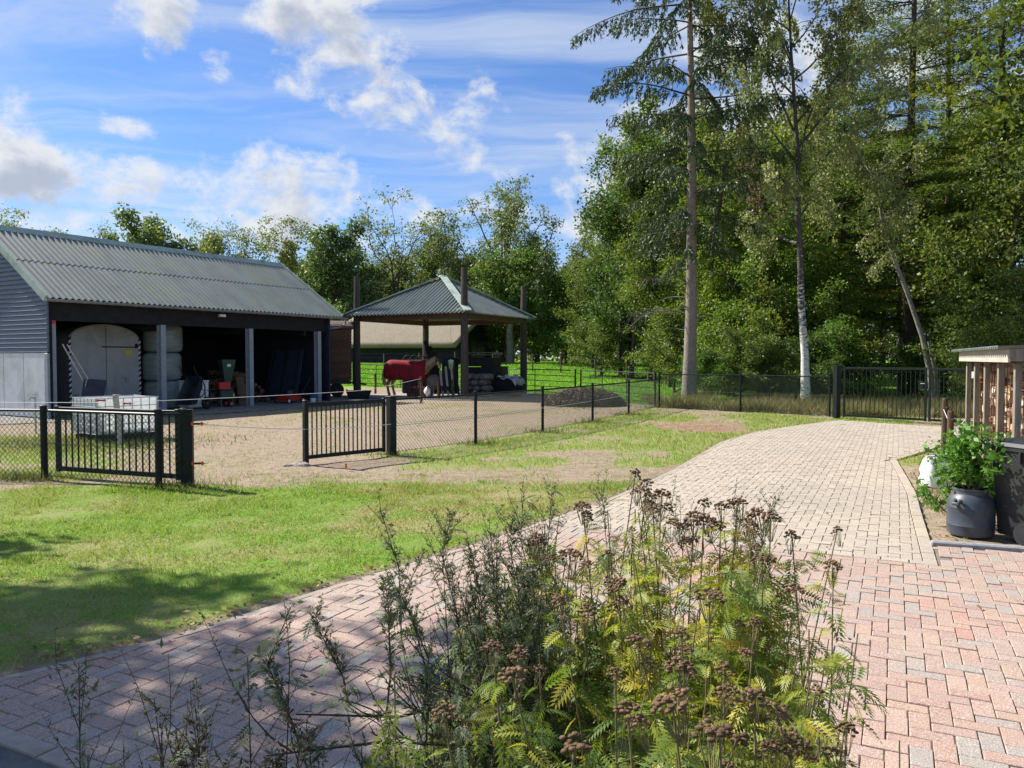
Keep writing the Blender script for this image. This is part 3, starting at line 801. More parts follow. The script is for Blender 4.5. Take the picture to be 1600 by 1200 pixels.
def wheelbarrow():
    t = thing('wheelbarrow', 'black wheelbarrow tipped up against the shed post', 'wheelbarrow', shed_pt(4.25, -.15), SHED_RZ+.15)
    mt = pm('barrow_tray', (.014, .017, .024), (.022, .026, .034), 6, .5)
    R = Matrix.Rotation(rad(-62), 3, 'Y')
    tr = MB(); A = [(-.34, -.24), (.28, -.20), (.28, .20), (-.34, .24)]; B = [(-.52, -.34), (.50, -.31), (.50, .31), (-.52, .34)]
    v = [Vector((x, y, 0)) for x, y in A]+[Vector((x, y, .3)) for x, y in B]+[Vector((x*.97, y*.96, .012)) for x, y in A]+[Vector((x*.97, y*.96, .3)) for x, y in B]
    v = [R @ q+Vector((.1, 0, .52)) for q in v]
    tr.add(v, [(3, 2, 1, 0)]+[(i, (i+1) % 4, 4+(i+1) % 4, 4+i) for i in range(4)]+[(8, 9, 10, 11)]+[(8+i, 12+i, 12+(i+1) % 4, 8+(i+1) % 4) for i in range(4)]+[(4+i, 4+(i+1) % 4, 12+(i+1) % 4, 12+i) for i in range(4)])
    tr.build('tray', mt, t)
    for y in (-.22, .22):
        MB().tube([(.55, y*.35, .26), (.40, y*.6, .42), (.30, y*1.05, .78), (.08, y*1.3, 1.02), (-.12, y*1.35, 1.16), (-.22, y*1.35, 1.42)], .019, 7).build('handle', M_black, t)
        MB().tube([(.42, y, .62), (.66, y*1.1, .66), (.78, y*1.1, .56), (.60, y, .40), (.44, y, .46)], .016, 6).build('leg', M_black, t)
    w = MB().lathe([(.10, -.045), (.17, -.05), (.20, -.03), (.205, 0), (.20, .03), (.17, .05), (.10, .045)], 20, (.60, 0, .21), Matrix.Rotation(rad(90), 3, 'X')).build('wheel', M_rubber, t, auto=40)
    q = MB().lathe([(.02, -.05), (.12, -.03), (.12, .03), (.02, .05)], 14, (.60, 0, .21), Matrix.Rotation(rad(90), 3, 'X'))
    q.build('rim', pm('dark_rim', (.10, .10, .10), None, 4, .5), w)
wheelbarrow()
def shredder():
    t = thing('garden_shredder', 'red and green garden shredder with tall hopper in the shed', 'shredder', shed_pt(6.05, .55), SHED_RZ-.3)
    mg = pm('dark_green_plastic', (.012, .055, .035), (.016, .065, .045), 5, .45)
    MB().bbox((0, 0, .42), (.5, .4, .34), .04).build('housing', mg, t); MB().bbox((-.08, -.05, .72), (.42, .34, .28), .03).build('motor_cover', M_red, t)
    MB().add([(-.05, -.12, .84), (.17, -.12, .84), (.17, .12, .84), (-.05, .12, .84), (-.18, -.22, 1.62), (.30, -.22, 1.62), (.30, .22, 1.62), (-.18, .22, 1.62)], [(0, 1, 5, 4), (1, 2, 6, 5), (2, 3, 7, 6), (3, 0, 4, 7), (0, 3, 2, 1)]).build('hopper', mg, t)
    MB().box((.06, -.215, 1.42), (.12, .012, .09), Matrix.Rotation(rad(7), 3, 'X')).build('sticker', M_wht, t)
    MB().bbox((.22, -.2, .40), (.06, .02, .1), .005).build('switch', pm('yellow_switch', (.6, .5, .04), None, 5, .5), t)
    for x in (-.2, .2):
        for y in (-.18, .18): MB().beam((x, y, 0), (x, y*.83, .3), .04, .04).build('leg', M_black, t)
    for y in (-.24, .24):
        w = MB().lathe([(.03, -.03), (.10, -.03), (.11, 0), (.10, .03), (.03, .03)], 16, (.12, y, .11), Matrix.Rotation(rad(90), 3, 'X')).build('wheel', M_rubber, t)
        MB().lathe([(.01, -.035), (.055, -.034), (.055, .034), (.01, .035)], 12, (.12, y, .11), Matrix.Rotation(rad(90), 3, 'X')).build('hub', M_orange, w)
shredder()
def mower():
    t = thing('lawn_mower', 'red push mower with black handle at the right end of the shed', 'mower', shed_pt(8.75, .35), SHED_RZ+.1)
    MB().prism([(-.45, .1), (-.42, .2), (-.2, .27), (.2, .27), (.42, .22), (.5, .1)], 'y', -.24, .24).build('deck', M_red, t)
    MB().lathe([(.17, .27), (.18, .4), (.15, .47), (.05, .5)], 16).bbox((.12, .0, .42), (.16, .2, .14), .02).build('engine', M_black, t, auto=40)
    for y in (-.2, .2): MB().tube([(.35, y, .25), (.7, y, .62), (.95, y, .92)], .014, 6).build('handle', M_black, t)
    MB().tube([(.95, -.2, .92), (1.0, -.1, .98), (1.0, .1, .98), (.95, .2, .92)], .016, 6).build('handle', M_black, t)
    for x, y in ((-.36, -.28), (.4, -.28), (-.36, .28), (.4, .28)):
        w = MB().lathe([(.04, -.025), (.10, -.025), (.105, 0), (.10, .025), (.04, .025)], 16, (x, y, .105), Matrix.Rotation(rad(90), 3, 'X')).build('wheel', M_rubber, t)
        MB().lathe([(.01, -.028), (.06, -.027), (.06, .027), (.01, .028)], 12, (x, y, .105), Matrix.Rotation(rad(90), 3, 'X')).build('hub', M_wht, w)
    t2 = thing('bucket', 'small blue and white bucket beside the red mower', 'bucket', shed_pt(9.55, -.05), 0)
    MB().lathe([(.09, 0), (.12, .17)], 16).build('base', M_wht, t2); MB().lathe([(.121, .165), (.14, .3), (.148, .3), (.148, .31), (.125, .31)], 16, caps=False).build('body', pm('blue_plastic', (.02, .07, .25), None, 4, .5), t2)
mower()
def shed_clutter():
    rg = random.Random(11)
    # split firewood heaped along the back of the right bays
    t = thing('firewood_heap', 'dim heap of split logs and sacks deep inside the shed', 'firewood', shed_pt(7.9, 2.7), SHED_RZ)
    ms = [pm('log_dark', (.12, .075, .045), (.08, .05, .03), 5, .85, objvar=.3), pm('log_end', (.22, .15, .09), (.15, .10, .06), 6, .85, objvar=.3)]
    for k in range(110):
        lv = k//22; x = rg.uniform(-1.5+.18*lv, 1.4-.2*lv); y = rg.uniform(-.9+.1*lv, .7); z = .1+lv*.24+rg.uniform(-.05, .08)
        L = rg.uniform(.25, .38); a = rg.uniform(-.6, .6); d = Vector((math.sin(a), -math.cos(a), rg.uniform(-.2, .2)))*L/2
        p = Vector((x, y, z)); r = rg.uniform(.07, .13)
        MB().tube([p-d, p+d], [r, r*.95], 5).build('log', ms[k % 2], t)
    t = thing('wood_board', 'upright brown board leaning behind the middle shed post', 'board', shed_pt(7.15, .85), SHED_RZ)
    MB().beam((0, .1, 0), (0, .3, 1.0), .35, .03).beam((0, .08, .2), (0, .12, .4), .3, .02).build('panel', pm('pale_brown_board', (.16, .10, .06), (.12, .075, .045), 3, .8), t)
    # panels leaning on the right wall
    t = thing('blue_board', 'dull blue panel leaning on the right inner wall', 'panel', shed_pt(10.3, 2.2), SHED_RZ)
    MB().beam((-.35, 0, 0), (.1, 0, 2.0), 1.8, .04, up=(1, 0, .3)).build('sheet', pm('blue_sheet', (.04, .058, .095), (.03, .045, .072), 2, .6), t)
    for k in range(3): MB().beam((-.37, -.7+k*.7, .02), (.08, -.7+k*.7, 1.98), .05, .05).build('rib', M_dark, t)
shed_clutter()
def ladder():
    t = thing('ladder', 'aluminium folding ladder leaning by the left shed post', 'ladder', shed_pt(.55, -.55), SHED_RZ)
    al = pm('aluminium', (.48, .46, .42), (.38, .37, .34), 10, .45, metal=.3)
    for k, dx in enumerate((0, .22)):
        MB().beam((.55+dx, 0, 0), (-.25+dx*.55, .55, 2.05), .07, .03, bev=.005).build('stile', al, t)
    for j in range(7):
        f = .08+j*.135; a = Vector((.55, 0, 0)).lerp(Vector((-.25, .55, 2.05)), f); b = Vector((.77, 0, 0)).lerp(Vector((-.13, .55, 2.05)), f)
        MB().tube([a, b], .018, 6).build('rung', al, t)
    for a in ((.35, .14, .52), (.54, .14, .52)): MB().lathe([(.09, -.02), (.09, .02)], 12, a, Matrix.Rotation(rad(90), 3, 'X')).build('hinge', al, t)
ladder()

def tote():
    t = thing('water_trough', 'cut-down white tank in a wire cage used as trough behind the open gate', 'trough', (-8.2, 15.9, 0), rad(52))
    W, D, Z0, Z1 = 1.2, 1.0, .14, .86
    wall = MB()
    for (a, b) in (((-W/2, -D/2), (W/2, -D/2)), ((W/2, -D/2), (W/2, D/2)), ((W/2, D/2), (-W/2, D/2)), ((-W/2, D/2), (-W/2, -D/2))):
        wall.beam((*a, .5), (*b, .5), .02, .70)
    wall.box((0, 0, .2), (W-.03, D-.03, .04))
    tm = pm('translucent_white_tank', (.80, .81, .80), (.72, .74, .74), 3, .5, dirt=(.45, .46, .45), dscale=2.2)
    nt = NT(tm.node_tree); tl = nt.node('ShaderNodeBsdfTranslucent'); tl.inputs[0].default_value = (.85, .87, .86, 1); mx = nt.node('ShaderNodeMixShader'); mx.inputs[0].default_value = .5
    nt.l.new(nt.n['Principled BSDF'].outputs[0], mx.inputs[1]); nt.l.new(tl.outputs[0], mx.inputs[2]); nt.l.new(mx.outputs[0], nt.n['Material Output'].inputs[0])
    wall.build('tank', tm, t)
    cg = M_steel
    for x in np.linspace(-W/2-.02, W/2+.02, 8):
        for y in (-D/2-.025, D/2+.025): MB().tube([(x, y, Z0), (x, y, Z1)], .01, 5).build('cage_bar', cg, t)
    for y in np.linspace(-D/2, D/2, 7):
        for x in (-W/2-.025, W/2+.025): MB().tube([(x, y, Z0), (x, y, Z1)], .01, 5).build('cage_bar', cg, t)
    for z in (.16, .34, .52, .70, .86):
        c = [(-W/2-.03, -D/2-.03, z), (W/2+.03, -D/2-.03, z), (W/2+.03, D/2+.03, z), (-W/2-.03, D/2+.03, z), (-W/2-.03, -D/2-.03, z)]
        MB().tube(c, .01, 5).build('cage_hoop', cg, t)
    q = MB()
    for y in (-.42, 0, .42): q.bbox((0, y, .06), (1.2, .12, .12), .01)
    q.build('pallet', M_dark, t)
    for k, (px, py) in enumerate(((-.2, -.56), (.2, -.57))): pass
    s = thing('grey_stake', 'pale grey leaning wooden stake in front of the trough', 'stake', (-7.55, 14.7, 0))
    MB().beam((.06, 0, 0), (-.04, 0, .97), .10, .05, up=(0, 1, 0), bev=.006).build('plank', pm('pale_plank', (.50, .47, .42), (.40, .37, .33), 6, .85, stretch=(4, 4, .6)), s)
    MB().tube([(-.08, -.03, .93), (.0, -.05, .97), (.08, -.03, .96)], .008, 5).build('wire_loop', M_steel, s)
    b = thing('purple_tub', 'purple plastic tub on the ground right of the trough', 'tub', (-9.35, 19.6, 0))
    MB().lathe([(.22, 0), (.32, .33), (.34, .34), (.34, .36), (.30, .35), (.21, .03), (.01, .03)], 20).build('bowl', pm('purple_plastic', (.20, .06, .30), (.16, .05, .25), 5, .4), b, auto=40)
    MB().tube([(.33, .08, .34), (.37, .05, .39), (.37, -.05, .39), (.33, -.08, .34)], .015, 6).build('handle', MATS['purple_plastic'], b)
    c = thing('folded_chair', 'dark blue folded camp chair standing behind the trough', 'chair', (-10.9, 19.8, 0), .3)
    md = pm('navy_cloth', (.018, .024, .045), (.03, .036, .055), 6, .8)
    MB().beam((-.25, 0, .45), (.25, 0, .5), .42, .04).build('seat', md, c); MB().beam((-.22, .22, .5), (-.16, .32, 1.12), .05, .02).add([(-.24, .2, .55), (.3, .2, .6), (.36, .32, 1.08), (-.08, .32, 1.12), (-.24, .22, .56), (.3, .22, .61), (.36, .34, 1.09), (-.08, .34, 1.13)], [(0, 1, 2, 3), (7, 6, 5, 4), (0, 4, 5, 1), (2, 6, 7, 3), (1, 5, 6, 2), (0, 3, 7, 4)]).build('backrest', md, c)
    for x in (-.25, .27):
        MB().tube([(x, -.25, 0), (x, .2, .6)], .012, 6).build('leg', M_black, c); MB().tube([(x, .25, 0), (x, -.2, .6)], .012, 6).build('leg', M_black, c)
    MB().tube([(-.3, -.22, .72), (-.3, .25, .72)], .02, 6).build('armrest', M_black, c)
    u = thing('water_tap', 'grey standpipe tap on a post by the shed gable', 'tap', (-10.55, 17.0, 0))
    MB().tube([(0, 0, 0), (0, 0, .82)], .022, 7).build('pipe', M_steel, u); MB().tube([(0, 0, .78), (-.08, -.03, .80), (-.11, -.04, .74)], .018, 7).tube([(-.06, 0, .86), (.06, 0, .86)], .01, 6).build('spout', M_steel, u)
tote()

# ------------------------------------------------------------------ shepherd's wagon behind the shed
def wagon():
    t = thing('wooden_wagon', 'dark brown boarded wagon with a curved roof behind the shed', 'wagon', (-8.9, 33.6, .0), rad(14))
    W, L = 2.2, 3.6                     # local x is length, its right end shows
    for k in range(17):
        z = .72+k*.135
        MB().add([(-L/2, -W/2-.03, z), (L/2, -W/2-.03, z), (L/2, -W/2, z+.145), (-L/2, -W/2, z+.145), (-L/2, -W/2+.02, z), (L/2, -W/2+.02, z), (L/2, -W/2+.02, z+.145), (-L/2, -W/2+.02, z+.145)],
                 [(0, 1, 2, 3), (0, 4, 5, 1), (0, 3, 7, 4), (1, 5, 6, 2), (2, 6, 7, 3)]).build('board', M_brownwood, t)
        zt = min(2.99, z+.145)
        MB().add([(L/2+.03, -W/2, z), (L/2+.03, W/2, z), (L/2, W/2, zt), (L/2, -W/2, zt), (L/2-.02, -W/2, z), (L/2-.02, W/2, z), (L/2-.02, W/2, zt), (L/2-.02, -W/2, zt)],
                 [(0, 1, 2, 3), (0, 4, 5, 1), (0, 3, 7, 4), (1, 5, 6, 2), (2, 6, 7, 3)]).build('board', M_brownwood, t)
    arc = [(math.cos(a)*(W/2+.1), 2.95+math.sin(a)*.36) for a in np.linspace(0, math.pi, 13)]
    MB().prism(arc+[(u*.96, v-.05) for u, v in arc[::-1]], 'x', -L/2-.12, L/2+.12).build('roof', pm('rusty_tin', (.11, .07, .05), (.07, .05, .04), 4, .7), t)
    MB().prism([(u*.88, v-.05) for u, v in arc], 'x', -L/2, L/2).build('gable', M_brownwood, t)
    MB().box((0, 0, 1.85), (L-.06, W-.08, 2.2)).build('box', M_dark, t)
    MB().beam((-L/2, -.7, .62), (L/2, -.7, .62), .1, .14).beam((-L/2, .7, .62), (L/2, .7, .62), .1, .14).beam((L/2, 0, .6), (L/2+.7, 0, .5), .08, .08).build('chassis', M_black, t)
    for x in (-1.15, 1.2):
        for y in (-.95, .95):
            w = MB().lathe([(.08, -.07), (.27, -.07), (.30, -.03), (.30, .03), (.27, .07), (.08, .07)], 18, (x, y, .30), Matrix.Rotation(rad(90), 3, 'X')).build('wheel', M_rubber, t)
            MB().lathe([(.02, -.075), (.16, -.06), (.16, .06), (.02, .075)], 12, (x, y, .30), Matrix.Rotation(rad(90), 3, 'X')).build('rim', M_black, w)
wagon()

# ------------------------------------------------------------------ hay barrack (four tall poles, hipped roof)
def barrack():
    t = thing('hay_barrack', 'four-poled hay barrack with hipped green corrugated roof', 'shelter', (-3.1, 34.6, 0), rad(-27))
    c, ov, EZ, AZ = 2.7, .42, 3.5, 5.28
    for k, (x, y, h) in enumerate(((c, -c, 5.3), (-c, -c, 5.2), (c, c, 5.0), (-c, c, 4.9))):
        rg = random.Random(k)
        MB().tube([(x, y, 0), (x+rg.uniform(-.02, .02), y, 1.7), (x, y, 3.4), (x+rg.uniform(-.03, .03), y, h)], [.17, .16, .15, .13], 9).build('pole', M_post, t)
        MB().bbox((x, y, EZ+.12), (.46, .46, .05), .01).build('pole_flashing', M_trim, t)
    E = c+ov; sl = (AZ-EZ)/E
    r = None
    for k in range(4):
        o = wave_sheet(MB(), -E, E, lambda x: -E, lambda x: -abs(x)+1e-4, lambda x, y: EZ+sl*(y+E), .19, .034).build('roof', M_roof, t)
        o.rotation_euler = (0, 0, k*math.pi/2)
    for k in range(4):
        q = MB(); q.beam((E*1.0, -E*1.0, EZ+.06), (.0, .0, AZ+.08), .30, .05)
        o = q.build('hip_cap', M_trim, t); o.rotation_euler = (0, 0, k*math.pi/2)
    MB().lathe([(.22, AZ+.02), (.16, AZ+.08), (.02, AZ+.12)], 8).build('roof_cap', M_trim, t)
    for k in range(4):
        o = MB().beam((-c-.1, -c, EZ-.12), (c+.1, -c, EZ-.12), .12, .22).build('ring_beam', pm('ochre_beam', (.12, .07, .045), (.08, .05, .035), 5, .8), t); o.rotation_euler = (0, 0, k*math.pi/2)
        o = MB().beam((c, -c, EZ-.02), (.1, -.1, AZ-.12), .09, .14).build('rafter', MATS['ochre_beam'], t); o.rotation_euler = (0, 0, k*math.pi/2)
    q = MB(); q.add([(x*3.4, y*3.4, .02) for x, y in ((-1, -1), (1, -1), (1, 1), (-1, 1))], [(0, 1, 2, 3)])
    f = struct(q.build('barrack_floor', M_conc)); f.location = (-3.1, 34.6, 0); f.rotation_euler = (0, 0, rad(-27))
barrack()

# ------------------------------------------------------------------ horse
def skin(name, joints, edges, mat, parent, sub=2, root=0):
    me = bpy.data.meshes.new(name); me.from_pydata([j[0] for j in joints], edges, [])
    o = link(name, me, parent)
    md = o.modifiers.new('skin', 'SKIN'); md.use_smooth_shade = True
    sv = me.skin_vertices[0].data
    for i, j in enumerate(joints):
        r = j[1]; sv[i].radius = r if isinstance(r, tuple) else (r, r)
        sv[i].use_root = (i == root)
    ms = o.modifiers.new('sub', 'SUBSURF'); ms.levels = sub; ms.render_levels = sub
    me.materials.append(mat); return o
def horse():
    t = thing('horse', 'chestnut horse with pale tail wearing a red rug under the barrack', 'horse', (-4.62, 34.0, .02), rad(-8))
    mh = pm('chestnut_coat', (.27, .145, .07), (.34, .19, .10), 3, .6)
    J = [((0, 0, 1.17), (.27, .30)),             # 0 barrel
         ((-.42, 0, 1.20), (.26, .28)), ((-.80, 0, 1.20), (.22, .25)), ((.40, 0, 1.17), (.25, .29)), ((.72, 0, 1.16), (.19, .25)),
         ((.98, -.02, 1.36), (.14, .23)), ((1.18, -.04, 1.52), (.11, .18)), ((1.30, -.06, 1.58), (.095, .13)),    # 5-7 neck and poll
         ((1.40, -.10, 1.47), (.085, .12)), ((1.47, -.13, 1.28), (.06, .075)), ((1.50, -.15, 1.17), (.055, .06)),  # 8-10 head
         ((-.78, -.15, .95), (0.162, 0.203)), ((-.66, -.16, .78), (0.121, 0.149)), ((-.88, -.16, .52), (0.074, 0.081)), ((-.84, -.16, .26), (0.054, 0.057)), ((-.80, -.16, .08), (0.07, 0.074)), ((-.76, -.16, .0), (0.081, 0.081)),
         ((-.78, .15, .95), (0.162, 0.203)), ((-.60, .16, .78), (0.121, 0.149)), ((-.76, .16, .52), (0.074, 0.081)), ((-.70, .16, .26), (0.054, 0.057)), ((-.66, .16, .08), (0.07, 0.074)), ((-.62, .16, .0), (0.081, 0.081)),
         ((.60, -.15, .92), (0.135, 0.162)), ((.62, -.16, .68), (0.088, 0.101)), ((.63, -.16, .46), (0.065, 0.068)), ((.62, -.16, .24), (0.049, 0.051)), ((.63, -.16, .07), (0.068, 0.07)), ((.66, -.16, .0), (0.078, 0.078)),
         ((.52, .15, .92), (0.135, 0.162)), ((.50, .16, .68), (0.088, 0.101)), ((.50, .16, .46), (0.065, 0.068)), ((.49, .16, .24), (0.049, 0.051)), ((.50, .16, .07), (0.068, 0.07)), ((.53, .16, .0), (0.078, 0.078)),
         ((1.27, -.13, 1.74), .03), ((1.25, .02, 1.74), .03)]
    Ed = [(0, 1), (1, 2), (0, 3), (3, 4), (4, 5), (5, 6), (6, 7), (7, 8), (8, 9), (9, 10), (2, 11), (11, 12), (12, 13), (13, 14), (14, 15), (15, 16), (2, 17), (17, 18), (18, 19), (19, 20), (20, 21), (21, 22),
          (4, 23), (23, 24), (24, 25), (25, 26), (26, 27), (27, 28), (4, 29), (29, 30), (30, 31), (31, 32), (32, 33), (33, 34), (7, 35), (7, 36)]
    skin('body', J, Ed, mh, t)
    # rug: a draped shell over back, sides and chest
    mr = pm('red_rug', (.36, .014, .028), (.22, .008, .018), 3, .9, 1.0, 9, dirt=(.16, .03, .03), dscale=2)
    xs = np.linspace(-1.02, .86, 22); q = MB(); rows = []
    for i, x in enumerate(xs):
        top = 1.545+.035*math.cos((x+.7)*2.6)-(max(0, -x-.82)*.9)-(.10 if x > .8 else 0)+max(0, x-.55)*.35
        half = .335-(max(0, -x-.7)*.45)-max(0, x-.5)*.25
        bot = .70+max(0, -x-.75)*.35-max(0, x-.4)*.05
        row = []
        for k in range(15):
            u = -1+2*k/14; a = abs(u)
            if a < .6: ang = u/.6*math.pi/2; p = (x, math.sin(ang)*half, top-.26+math.cos(ang)*.26)
            else:
                f = (a-.6)/.4; p = (x, math.copysign(half+.02*math.sin(f*3)+.008*math.sin(i*1.3+k), u), top-.26-(top-.26-bot)*f)
            row.append(len(q.V)); q.V.append(p)
        rows.append(row)
    for i in range(len(rows)-1):
        for k in range(14): q.F.append((rows[i][k], rows[i][k+1], rows[i+1][k+1], rows[i+1][k]))
    rug = q.build('rug', mr, t, smooth=True)
    md = rug.modifiers.new('solid', 'SOLIDIFY'); md.thickness = .015; md.offset = 1
    for sx in (-.28, .18):
        for sy in (-1, 1): MB().beam((sx, sy*.352, .74), (sx+.05, sy*.362, 1.30), .05, .012, up=(0, 1, 0)).build('strap', M_black, t)
    rg = random.Random(2); tl = MB()
    for k in range(46):
        a = rg.uniform(-.07, .07); b = rg.uniform(-.06, .06)
        tl.tube([(-.98, a*.5, 1.34), (-1.07+b*.4, a, 1.15), (-1.09+b, a*1.1, .8), (-1.05+b, a*1.3, .38+rg.uniform(0, .2))], [.02, .02, .016, .004], 4)
    tl.build('tail', pm('flaxen_hair', (.50, .40, .25), (.40, .30, .18), 12, .6), t)
    mn = MB()
    for k in range(40):
        f = k/39; p = Vector((.72, 0, 1.44)).lerp(Vector((1.27, -.05, 1.74)), f); y = -.06-.05*f
        mn.tube([p, p+Vector((.02, y-.06, -.06)), p+Vector((.05, y-.09, -.22-rg.uniform(0, .08)))], [.02, .018, .005], 4)
    mn.build('mane', MATS['flaxen_hair'], t)
    h = MB().tube([(1.50, -.205, 1.22), (1.47, -.225, 1.33), (1.41, -.205, 1.47)], [.022, .03, .028], 6); h.build('blaze', M_wht, t)
    hl = MB()
    for c, r in (((1.455, -.12, 1.34), .105), ((1.36, -.085, 1.55), .125)):
        hl.lathe([(r, -.012), (r+.01, 0), (r, .012)], 14, c, Matrix.Rotation(rad(-20), 3, 'Y'), caps=False)
    hl.build('halter', M_black, t)
    for s in (-1, 1): MB().blob((1.375+.01*s, -.10+s*.088, 1.50), (.02, .016, .02), 1, 8, 6, 0).build('eye', M_black, t)
horse()

# ------------------------------------------------------------------ things stored under and around the barrack
def barrack_store():
    rg = random.Random(21)
    # pallet on a heap behind the horse, with hoops on top
    t = thing('stored_pallet', 'pale wooden pallet with black hoops behind the horse', 'pallet', (-4.5, 36.6, 0), rad(-8))
    pw = pm('pallet_wood', (.36, .32, .27), (.27, .235, .19), 5, .85, objvar=.15)
    for y in (-.5, 0, .5): MB().bbox((0, y, 1.52), (1.2, .1, .1), .005).build('bearer', pw, t)
    for x in np.linspace(-.55, .55, 6): MB().bbox((x, 0, 1.585), (.12, 1.1, .022), .003).build('slat', pw, t)
    for x in (-.5, 0, .5): MB().bbox((x, 0, 1.458), (.12, 1.1, .022), .003).build('slat', pw, t)
    MB().bbox((0, 0, .72), (1.25, 1.1, 1.42), .06).build('dark_stack', M_dark, t)
    for x in (-.4, -.1, .2, .45): MB().tube([(x+math.cos(a)*.22, -.2+.1*x, 1.60+math.sin(a)*.20) for a in np.linspace(0, math.pi, 10)], .022, 6).build('hoop', M_rubber, t)
    # dark boards leaning on the back pole
    for k in range(3):
        t = thing('leaning_board', ('tall dark board leaning on the back pole of the barrack', 'slim dark board behind the leaning boards at the back pole', 'shorter dark board leaning beside the back pole')[k], 'board', (-4.0+.14*k, 36.3+.1*k, 0), .0)
        MB().beam((.42, 0, 0), (-.16+.08*k, .5, 2.5-.25*k), .22, .035, bev=.005).build('plank', M_dark, t); MB().beam((.41, -.022, .02), (-.165+.08*k, .478, 2.47-.25*k), .05, .012).build('batten', M_brownwood, t)
    # red-brown log pile, sack, boulder
    t = thing('log_pile', 'small pile of reddish logs on the barrack floor', 'firewood', (-4.0, 33.4, .02), rad(-27))
    ml = pm('reddish_log', (.19, .07, .05), (.11, .05, .04), 5, .85, objvar=.25)
    for k in range(16):
        lv = k//6; x = -.45+(k % 6)*.16+lv*.08; p = Vector((x, 0, .085+lv*.14))
        MB().tube([p+Vector((0, -.25, 0)), p+Vector((rg.uniform(-.03, .03), .25, 0))], rg.uniform(.065, .085), 8).build('log', ml, t)
    t = thing('white_sack', 'small white sack beside the log pile', 'sack', (-3.55, 33.0, .02)); q = MB().blob((0, 0, .24), (.22, .18, .24), 5, 14, 10, .22); q.build('bag', M_wht, t, smooth=True); MB().tube([(0, 0, .44), (.02, 0, .52), (.07, 0, .57)], [.07, .035, .06], 7).build('tied_neck', M_wht, t)
    t = thing('hay_bundle', 'rounded grey-brown bale on short legs near the front pole', 'bale', (-3.3, 32.6, .02)); MB().blob((0, 0, .62), (.34, .3, .32), 7, 14, 10, .12).build('mass', pm('hay_grey', (.19, .16, .12), (.13, .11, .085), 9, .95, .5, 40), t, smooth=True)
    for a in range(3): MB().tube([(math.cos(a*2.1)*.2, math.sin(a*2.1)*.2, .4), (math.cos(a*2.1)*.26, math.sin(a*2.1)*.26, 0)], .03, 6).build('leg', M_brownwood, t)
    # dark green cabinet / feed bin
    t = thing('green_cabinet', 'dark green upright cabinet beside the horse head', 'cabinet', (-2.75, 34.2, .02), rad(-20)); mg = pm('bottle_green', (.010, .03, .026), (.008, .022, .02), 4, .5)
    MB().bbox((0, 0, .85), (.62, .5, 1.55), .04).build('body', mg, t); MB().bbox((0, 0, 1.65), (.68, .56, .06), .02).build('top', mg, t); MB().bbox((.2, -.265, .9), (.03, .03, .16), .006).build('handle', M_steel, t)
    t = thing('lantern', 'small white and yellow lantern hanging by the front pole', 'lantern', (-2.62, 33.0, 1.2)); MB().lathe([(.07, 0), (.08, .05), (.11, .3), (.12, .32)], 10).build('glass', pm('pale_yellow_glass', (.55, .55, .30), None, 5, .3), t); MB().lathe([(.13, .32), (.12, .38), (.03, .42)], 10).build('cap', M_wht, t)
    MB().tube([(0, 0, .42), (0, 0, 2.1)], .005, 5).build('cord', M_dark, t)
    # planks propped against the front pole
    for k in range(4):
        t = thing('propped_plank', ('pale plank propped left of the front pole', 'second pale plank propped by the front pole', 'grey plank propped closest to the front pole', 'short dark plank propped by the front pole')[k], 'plank', (-2.9+.22*k, 31.9+.05*k, .02), rad(-27))
        h = (1.15, 1.3, 1.4, .9)[k]
        MB().beam((.15, -.15, 0), (-.25, .25, h), .09, .03, bev=.004).build('board', pw if k < 3 else M_dark, t); MB().beam((.15, -.17, .3), (-.02, .0, .5), .09, .015).build('cleat', M_dark, t)
    # pallets stacked behind the front pole, machine with wheel
    t = thing('pallet_stack', 'tall dark stack of crates topped by a grey pallet behind the front pole', 'crates', (-1.35, 34.4, .02), rad(-20))
    for k in range(4):
        MB().bbox((0, 0, .22+k*.42), (1.5, .9, .38), .02).build('crate', M_dark, t)
        for x in (-.5, 0, .5): MB().bbox((x, -.46, .22+k*.42), (.08, .03, .36), .005).build('batten', M_dark, t)
    for z in (1.80, 1.90): MB().bbox((0, -.35, z), (1.7, .1, .025), .004).bbox((0, .35, z), (1.7, .1, .025), .004).bbox((0, 0, z), (1.7, .1, .025), .004).build('pallet_slat', pm('grey_pallet', (.20, .19, .18), (.15, .14, .13), 5, .85), t)
    for x in (-.78, 0, .78): MB().bbox((x, 0, 1.85), (.1, .8, .075), .004).build('pallet_block', MATS['grey_pallet'], t)
    MB().tube([(math.cos(a)*.42+.1, 0, 1.93+math.sin(a)*.36) for a in np.linspace(0, math.pi, 12)], .03, 6).build('hoop', M_rubber, t)
    # stone-faced block and black bin with plastic sheet
    t = thing('stone_stack', 'low stack of rough grey stones behind the front pole', 'stones', (-1.45, 32.6, .02), rad(-27)); ms = pm('rough_stone', (.17, .15, .13), (.11, .10, .09), 5, .9, .4, 20, objvar=.25)
    for k in range(24):
        lv = k//6; MB().blob((-.45+(k % 3)*.4+.1*(lv % 2), -.15+.3*((k//3) % 2), .14+lv*.24), (.23, .19, .135), k, 8, 5, .2).build('stone', ms, t)
    t = thing('black_bin', 'wide black ribbed bin with clear sheeting under the right of the barrack', 'bin', (-.35, 33.9, .02), rad(-27))
    MB().add([(-.62, -.42, 0), (.62, -.42, 0), (.62, .42, 0), (-.62, .42, 0), (-.72, -.5, .82), (.72, -.5, .82), (.72, .5, .82), (-.72, .5, .82)], [(0, 1, 5, 4), (1, 2, 6, 5), (2, 3, 7, 6), (3, 0, 4, 7), (0, 3, 2, 1), (4, 5, 6, 7)]).build('body', M_rubber, t)
